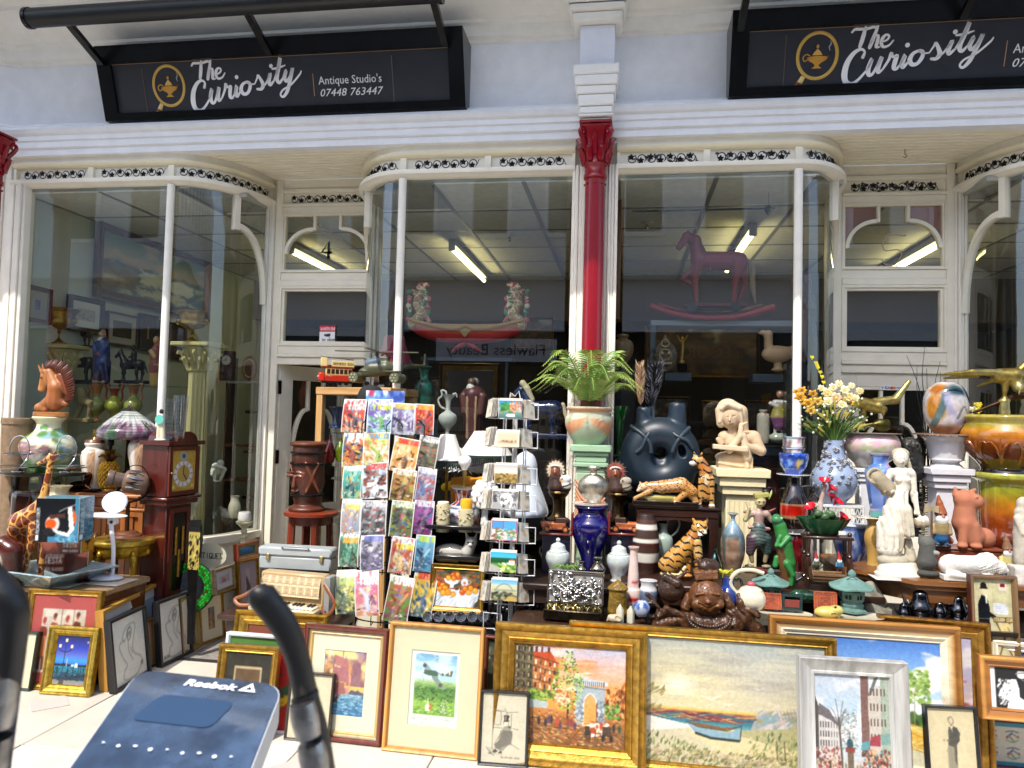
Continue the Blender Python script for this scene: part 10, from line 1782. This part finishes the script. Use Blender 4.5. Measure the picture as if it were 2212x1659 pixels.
for(x0,x1,v)in((26,82,804),(209,312,804),(150,306,957)):t.Ja('shelf_board',MB().Jn(x0,x1,-12,40,1130-v-18,1130-v,'3c4650',1),'paint')
HR='74141a'
def rockx(t):
 t.Ja('rocker',MB().Jl([(-130,-22,26),(-90,-22,12),(-40,-22,2),(20,-22,0),(70,-22,6),(128,-22,24)],[7,6,6,6,6,7],'8c1820',10,4),'satin');t.Ja('rocker',MB().Jl([(-110,16,34),(-60,16,20),(0,16,14),(60,16,18),(110,16,32)],5,'741418',10,4),'satin')
 t.Ja('platform',MB().Jn(-60,72,-20,14,26,32,'5c141a',1),'satin')
 for x in(-42,48):t.Ja('wheel',MB().Jl([(x,-25,24),(x,-21,24)],10,'101012',18),'gloss')
 mb=MB()
 for i in range(26):a=i/25;mb.Jl([(-52+a*38,-4,190-a*64+14*sin(a*3)),(-42+a*38,-9,178-a*66+14*sin(a*3)),(-40+a*36,-12,160-a*56+10*sin(a*3))],[3,3.4,1.4],'4c1418',5)
 t.Ja('mane',mb,'satin');t.Ja('tail',MB().Jl([(74,0,130),(84,0,110),(86,0,70),(92,0,36)],[4,7,6,2],'7c6c54',8,4),'cloth');t.Ja('saddle',fig([('c',-12,138,6,34,142,6,'2c1c28'),('c',40,146,5,48,152,3,'2c1c28'),('b',12,126,30,10,'7c2024',-20,3)],1.6,3),'satin')
Jd('rocking_horse','red painted wooden rocking horse on a rocker inside the right window','rocking horse',1536,690,.45,[('c',1510,562,20,1590,564,21,HR),('c',1508,556,17,1500,520,13,HR),('c',1500,518,13,1482,508,10,HR),('c',1482,510,10,1466,532,7,'84242a'),('c',1488,502,3,1484,495,1.6,HR),('c',1500,500,3.4,1500,492,1.6,HR),('c',1505,575,10,1500,610,6.5,HR,-8,-8),('c',1500,610,6,1503,652,5,HR,-8,-8),('c',1500,578,9,1476,600,6,HR,8,8),('c',1476,600,5,1506,622,4,HR,8,8),('c',1592,575,13,1584,612,7,HR,-8,-8),('c',1584,612,6,1582,652,5,HR,-8,-8),('c',1600,575,12,1606,612,7,HR,8,8),('c',1606,612,6,1594,652,5,HR,8,8)],'satin',1.7,3.5,Qj=rockx)
Jd('shield_mask','carved oval wooden shield mask inside the right window','mask',1436,803,.4,[('e',1436,770,25,34,'5c4c38',0,5),('c',1436,738,8,1436,726,3,'6c5c44'),('t',1436,742,8,1.6,'9c8c68',-6),('t',1436,768,12,2.4,'8c7c58',-6),('e',1430,764,3,3,'b8a878',-8,2),('e',1443,764,3,3,'b8a878',-8,2),('c',1424,786,3,1448,786,3,'9c8c68',-6,-6)],'carved',1.3,2)
Jd('gilt_dancer','slim gilt dancer statuette on a black base','statuette',1474,803,.42,[('e',1473,731,3.6,4.4,'b08838'),('c',1473,738,4,1474,750,3.6,'b08838'),('c',1474,752,4,1472,778,3.4,'b08838'),('c',1468,736,1.8,1462,724,1.5,'b08838'),('c',1478,736,1.8,1484,724,1.5,'b08838'),('e',1473,782,6,4,'b08838'),('b',1473,794,10,9,'08080a',0,9)],'gold',.8,1.5)
Jd('duck_ornament','pale carved wooden duck on a slate shelf in the right window','ornament',1678,803,.42,[('c',1656,722,8,1648,718,5,'c09c78'),('c',1648,718,3.4,1642,720,2.2,'c09c78'),('c',1660,722,9,1660,748,9,'c09c78'),('e',1678,765,32,19,'c4a07c',0,17),('c',1700,758,10,1712,750,4,'b8946c'),('c',1680,780,8,1680,794,9,'b8946c'),('e',1680,799,14,4,'b8946c',0,10)],'satin',1.3,4)
Jg('chinese_vase','white cylindrical vase with red floral sprays','vase',1648,957,.36,[(885,9),(888,9),(893,7),(898,13),(945,13),(957,11)],'ceramic',cv=Cv(60,60,'a8a094').Jh(50,0,0,1,1,['8c5c48','6c4c54','98402c','8c8c64','504c5c'],.03,.02,3),n=36)
Jd('shepherdess','porcelain shepherdess in yellow apron and mauve skirt','figurine',1682,957,.36,[('e',1683,852,7,8,'a87c68',-2,7),('e',1684,847,8,6,'6c4c34',2,8),('c',1674,870,7,1692,870,7,'a8a4a4'),('c',1664,872,5,1676,878,4,'a8a4a4',-3,-8),('c',1680,884,12,1680,900,16,'8c8040'),('c',1680,904,16,1682,918,13,'7c4c78'),('c',1675,922,4,1674,936,3,'b8b8b8'),('c',1688,922,4,1689,934,3,'b8b8b8'),('e',1680,946,20,11,'9ca090',0,14),('e',1694,886,6,6,'74803c',-8,6)],'ceramic',1.1,2)
Jd('carved_deer_totem','tall brown carved animal totem inside the right curved window','carving',1734,785,.28,[('e',1740,598,10,11,'5c3c28'),('c',1716,590,5,1714,620,6,'6c4830'),('c',1738,610,13,1736,660,15,'543420'),('c',1748,640,6,1752,668,6,'4c2c1c',-6,-10),('c',1734,670,13,1734,720,10,'5c3c28'),('c',1734,720,9,1732,780,8,'5c3c28'),('c',1750,690,8,1760,770,10,'1c2430'),('c',1722,700,5,1722,780,5,'4c2c1c')],'carved',1.7,3);onew('plinth','dark plinth under the carved animal totem','plinth',MB().Jn(-36,40,-14,22,-240,0,'1c1e22'),'darkwood',W(1734,786,.28),sc=S(1734,786,.28))
Jg('two_handled_vase','gold and cream two handled urn left of the slate display frame','urn',1344,790,.4,[(722,12),(726,13),(732,10),(738,20),(752,24),(770,20),(784,10),(790,12)],'satin','7c6440');onew('plinth','dark plinth under the gold two handled urn','plinth',MB().Jn(-26,26,-14,22,-240,0,'181614'),'darkwood',W(1344,791,.4),sc=S(1344,791,.4))
for(u,v,w_,h_,Y,lab)in((1514,760,240,110,2.6,'wide dim gilt framed crowd scene on the back wall'),(1448,900,80,86,2.4,'small gilt framed print on the back wall left of the hooded bust'),(1552,908,74,84,2.4,'gilt framed bird cage print on the back wall behind the hooded bust'),(1640,900,60,70,2.4,'small dark gilt edged print near the shepherdess'),(1010,870,130,170,2.0,'large gold framed portrait deep in the middle window'),(1150,720,90,70,2.6,'small gilt framed picture behind the dragon boat'),(930,860,80,90,2.4,'dim framed picture behind the green enamelled vase')):
 P=W(u,v+h_*.5,Y);s_=S(u,v,Y);M=Matrix.Translation(P-Vector((w_*s_/2,0,0)));Jc(lab,(0,0),(w_,0),0,'thin',('9c7434','b08844','5c4018'),'gold',None,a_oil(['3c2c1c','5c4428','4c3420','2c2418','6c5438'],'54483a',int(u)),.8,M=M,wh=(w_*s_,h_*s_),fs=1.2)
rng=random.Random(21);K_=[(a,b_)for a in('squat','slender','rounded','bottle shaped')for b_ in(('tan','8c7c5c'),('teal','3c5c6c'),('rust','7c3428'),('cream','a89c84'),('olive','4c5c3c'),('mauve','5c4c6c'))]
for kd,(cn,c)in K_:
 x=rng.uniform(-3.2,3.4);r=rng.uniform(.05,.11);h=rng.uniform(.2,.42)
 onew('stock_vase',cn+' '+kd+' vase on the stock shelves deep inside the dim shop','vase',MB().Jm([(0,r*.6),(h*.2,r*.8),(h*.55,r),(h*.8,r*.45),(h,r*.6)],20,c,sm=4),'ceramic',(x,rng.uniform(1.6,3.2),rng.choice([.745,1.145,1.495])),'vases deep inside the shop')
for z in(.72,1.12,1.47):
 for a,b_ in((-3.3,-.4),(0,3.5)):onew('stock_shelf','long brown stock shelf '+{.72:'lowest',1.12:'middle',1.47:'highest'}[z]+' of three, '+('left'if a<-1 else 'right')+' shop','shelf',MB().Jn(a,b_,1.5,3.3,z,z+.025,'3c2818'),'darkwood')
def cp(u,v,d):
 r_=ray(u,v);return CAMP+r_*d
t=Jb('cross_trainer','black exercise machine with glossy blue grey console and curved handles in the foreground','exercise machine',loc=(-.5,-4.2,0));o0=t.loc
q=[cp(300,1443,.98),cp(614,1478,.98),cp(505,1760,.76),cp(90,1740,.76)];pn_=(q[1]-q[0]).cross(q[3]-q[0]);r2=ray(505,1760);q[2]=CAMP+r2*(pn_.dot(q[0]-CAMP)/pn_.dot(r2));q=[p-o0 for p in q]
ux=(q[1]-q[0]);uy=(q[3]-q[0]);nn=ux.cross(uy).normalized();nn=nn if nn.z<0 else-nn
def panel(pts,off,th,col,rr=.02):
 out=[];k=len(pts)
 for i in range(k):
  p,a,b_=pts[i],pts[i-1],pts[(i+1)%k];d1=(a-p).normalized();d2=(b_-p).normalized()
  for s_ in np.linspace(0,1,6):out.append(p+d1*rr*(1-s_)**2+d2*rr*s_**2)
 n=len(out);V=[tuple(p-nn*off)for p in out]+[tuple(p-nn*(off-th))for p in out]
 F=[tuple(range(n-1,-1,-1)),tuple(range(n,2*n))]+[(i,(i+1)%n,n+(i+1)%n,n+i)for i in range(n)]
 return MB().add(V,F,col)
t.Ja('console_body',panel(q,-.002,.04,'b8bcc0',.03),'satin');
sm,snt,sb=nodes('smeared_screen');sb.inputs['Base Color'].default_value=(.02,.03,.05,1);tc=N(snt,'TexCoord');mp=N(snt,'Mapping');mp.inputs['Scale'].default_value=(12,5,40);mp.inputs['Rotation'].default_value=(.3,.5,.6)
n1=N(snt,'TexNoise',Scale=1.6,Detail=7.0,Roughness=.7);snt.links.new(tc.outputs['Object'],mp.inputs[0]);snt.links.new(mp.outputs[0],n1.inputs['Vector']);mr=N(snt,'MapRange');mr.inputs[1].default_value=.35;mr.inputs[2].default_value=.7;mr.inputs[3].default_value=.03;mr.inputs[4].default_value=.3
n2=N(snt,'TexNoise',Scale=14.0,Detail=3.0);snt.links.new(tc.outputs['Object'],n2.inputs['Vector']);cr=N(snt,'MixRGB');cr.inputs['Color1'].default_value=(.012,.02,.035,1);cr.inputs['Color2'].default_value=(.05,.09,.16,1);mm=N(snt,'Math',_operation='MULTIPLY');snt.links.new(n1.outputs[0],mm.inputs[0]);snt.links.new(n2.outputs[0],mm.inputs[1]);m3=N(snt,'MapRange');m3.inputs[1].default_value=.16;m3.inputs[2].default_value=.38;snt.links.new(mm.outputs[0],m3.inputs[0]);snt.links.new(m3.outputs[0],cr.inputs['Fac']);snt.links.new(cr.outputs[0],sb.inputs['Base Color'])
snt.links.new(n1.outputs[0],mr.inputs[0]);snt.links.new(mr.outputs[0],sb.inputs['Roughness']);sb.inputs['Coat Weight'].default_value=1;sb.inputs['Coat Roughness'].default_value=.04;sb.inputs['Specular IOR Level'].default_value=.9
c0=sum(q,Vector())/4;qi=[c0+(p-c0)*.975 for p in q];scr=t.Ja('screen',panel(qi,.0005,.003,'101820',.028),sm)
P=[q[0]+(q[1]-q[0])*a+(q[3]-q[0])*b_ for a,b_ in((.26,.2),(.74,.2),(.66,.42),(.16,.42))];t.Ja('display_window',panel(P,.0016,.001,'2c4460',.012),'gloss',parent=scr)
cu=bpy.data.curves.new('t','FONT');cu.body='Reebok';cu.size=.03;cu.extrude=.0004;cu.shear=.2;cu.offset=.0009;ob=bpy.data.objects.new('t',cu);me=bpy.data.meshes.new_from_object(ob);bpy.data.objects.remove(ob);me.name='brand_lettering'
ex=ux.normalized();ez=nn.cross(ex).normalized();ez=ez if ez.z>0 else-ez;xs=[v_.co.x for v_ in me.vertices];kx=.068/(max(xs)-min(xs));base=cp(395,1480,.955)-o0;nrm=-nn
base=base+nrm*((q[0]-base).dot(nrm)+.002)
for v_ in me.vertices:v_.co=base+ex*v_.co.x*kx+ez*v_.co.y*.55+nrm*v_.co.z
ca=me.color_attributes.new('Col','FLOAT_COLOR','POINT')
for c_ in ca.data:c_.color=(.85,.87,.9,1)
me.materials.clear();mk('brand_lettering',me,'paper',scr)
tri=[base+ex*a+ez*b_+nrm*.0006 for a,b_ in((.071,0),(.094,0),(.0845,.017))];mb=MB();mb.add([tuple(p)for p in tri]+[tuple(base+ex*a+ez*b_+nrm*.0008)for a,b_ in((.079,.003),(.088,.003),(.0842,.010))],[(0,1,4,3),(1,2,5,4),(2,0,3,5)],'e8e8ee');t.Ja('logo_mark',mb,'paper',parent=scr)
mb=MB();rng=random.Random(2)
for i in range(9):
 p=q[0]+(q[1]-q[0])*(.10+i*.095)+(q[3]-q[0])*(.6+.012*(i%2));r=.0028;mb.add([tuple(p+ex*r*cos(a)+ez*r*(1 if i%2 else.7)*sin(a)-nn*.0022)for a in np.linspace(0,2*pi,[4,5,7,9][i%4])[:-1]],[tuple(range([3,4,6,8][i%4]))],'d8dce0')
t.Ja('button_marks',mb,'paper',parent=scr)
def hand(pts,rs,d0,nm,grips):
 P=[tuple(cp(u,v,d)-o0)for u,v,d in pts];t.Ja(nm,MB().Jl(P,rs,'141415',28,7),'rubber')
 G=Jf([tuple(p)for p in P],12);return G
g1=hand([(556,1266,.60),(566,1287,.60),(614,1352,.61),(642,1420,.62),(660,1500,.63),(684,1600,.64),(706,1740,.66)],[.006,.0118,.0112,.0100,.0104,.0116,.012],.6,'right_handle',0)
def grip(us,d,r):
 pts=[tuple(cp(u,v,d)-o0)for u,v in us];t.Ja('pulse_sensor',MB().Jl(pts,[r*.9,r,r,r*.9],'b4b0ac',24,3),'antique');
grip([(652,1518),(656,1540),(661,1562),(667,1590)],.618,.0112);grip([(670,1606),(675,1626),(680,1648),(684,1668)],.622,.0118)
for(u,v,d)in((659,1505,.628),(678,1598,.636),(694,1676,.648)):a,b_=cp(u-2,v-5,d)-o0,cp(u+2,v+5,d)-o0;t.Ja('sensor_collar',MB().Jl([tuple(a),tuple(b_)],.0118,'0e0e0f',24),'rubber')
hand([(-60,1190,.6),(-22,1250,.6),(22,1310,.6),(20,1400,.61),(6,1500,.62),(-22,1700,.64)],[.010,.0125,.0135,.0125,.0128,.014],.6,'left_handle',0)
grip([(2,1458),(0,1490),(-3,1530),(-8,1566)],.612,.0138);grip([(-12,1590),(-16,1620),(-20,1650),(-26,1690)],.616,.0142)
t.Ja('mast',MB().Jl([tuple((q[2]+q[3])/2+Vector((0,.0,-.03))),(-.05,.22,.6),(-.05,.3,.05)],.035,'18181a',16),'satin');t.Ja('base',MB().Jn(-.35,.35,-.5,.4,0,.06,'141416',.01),'satin')
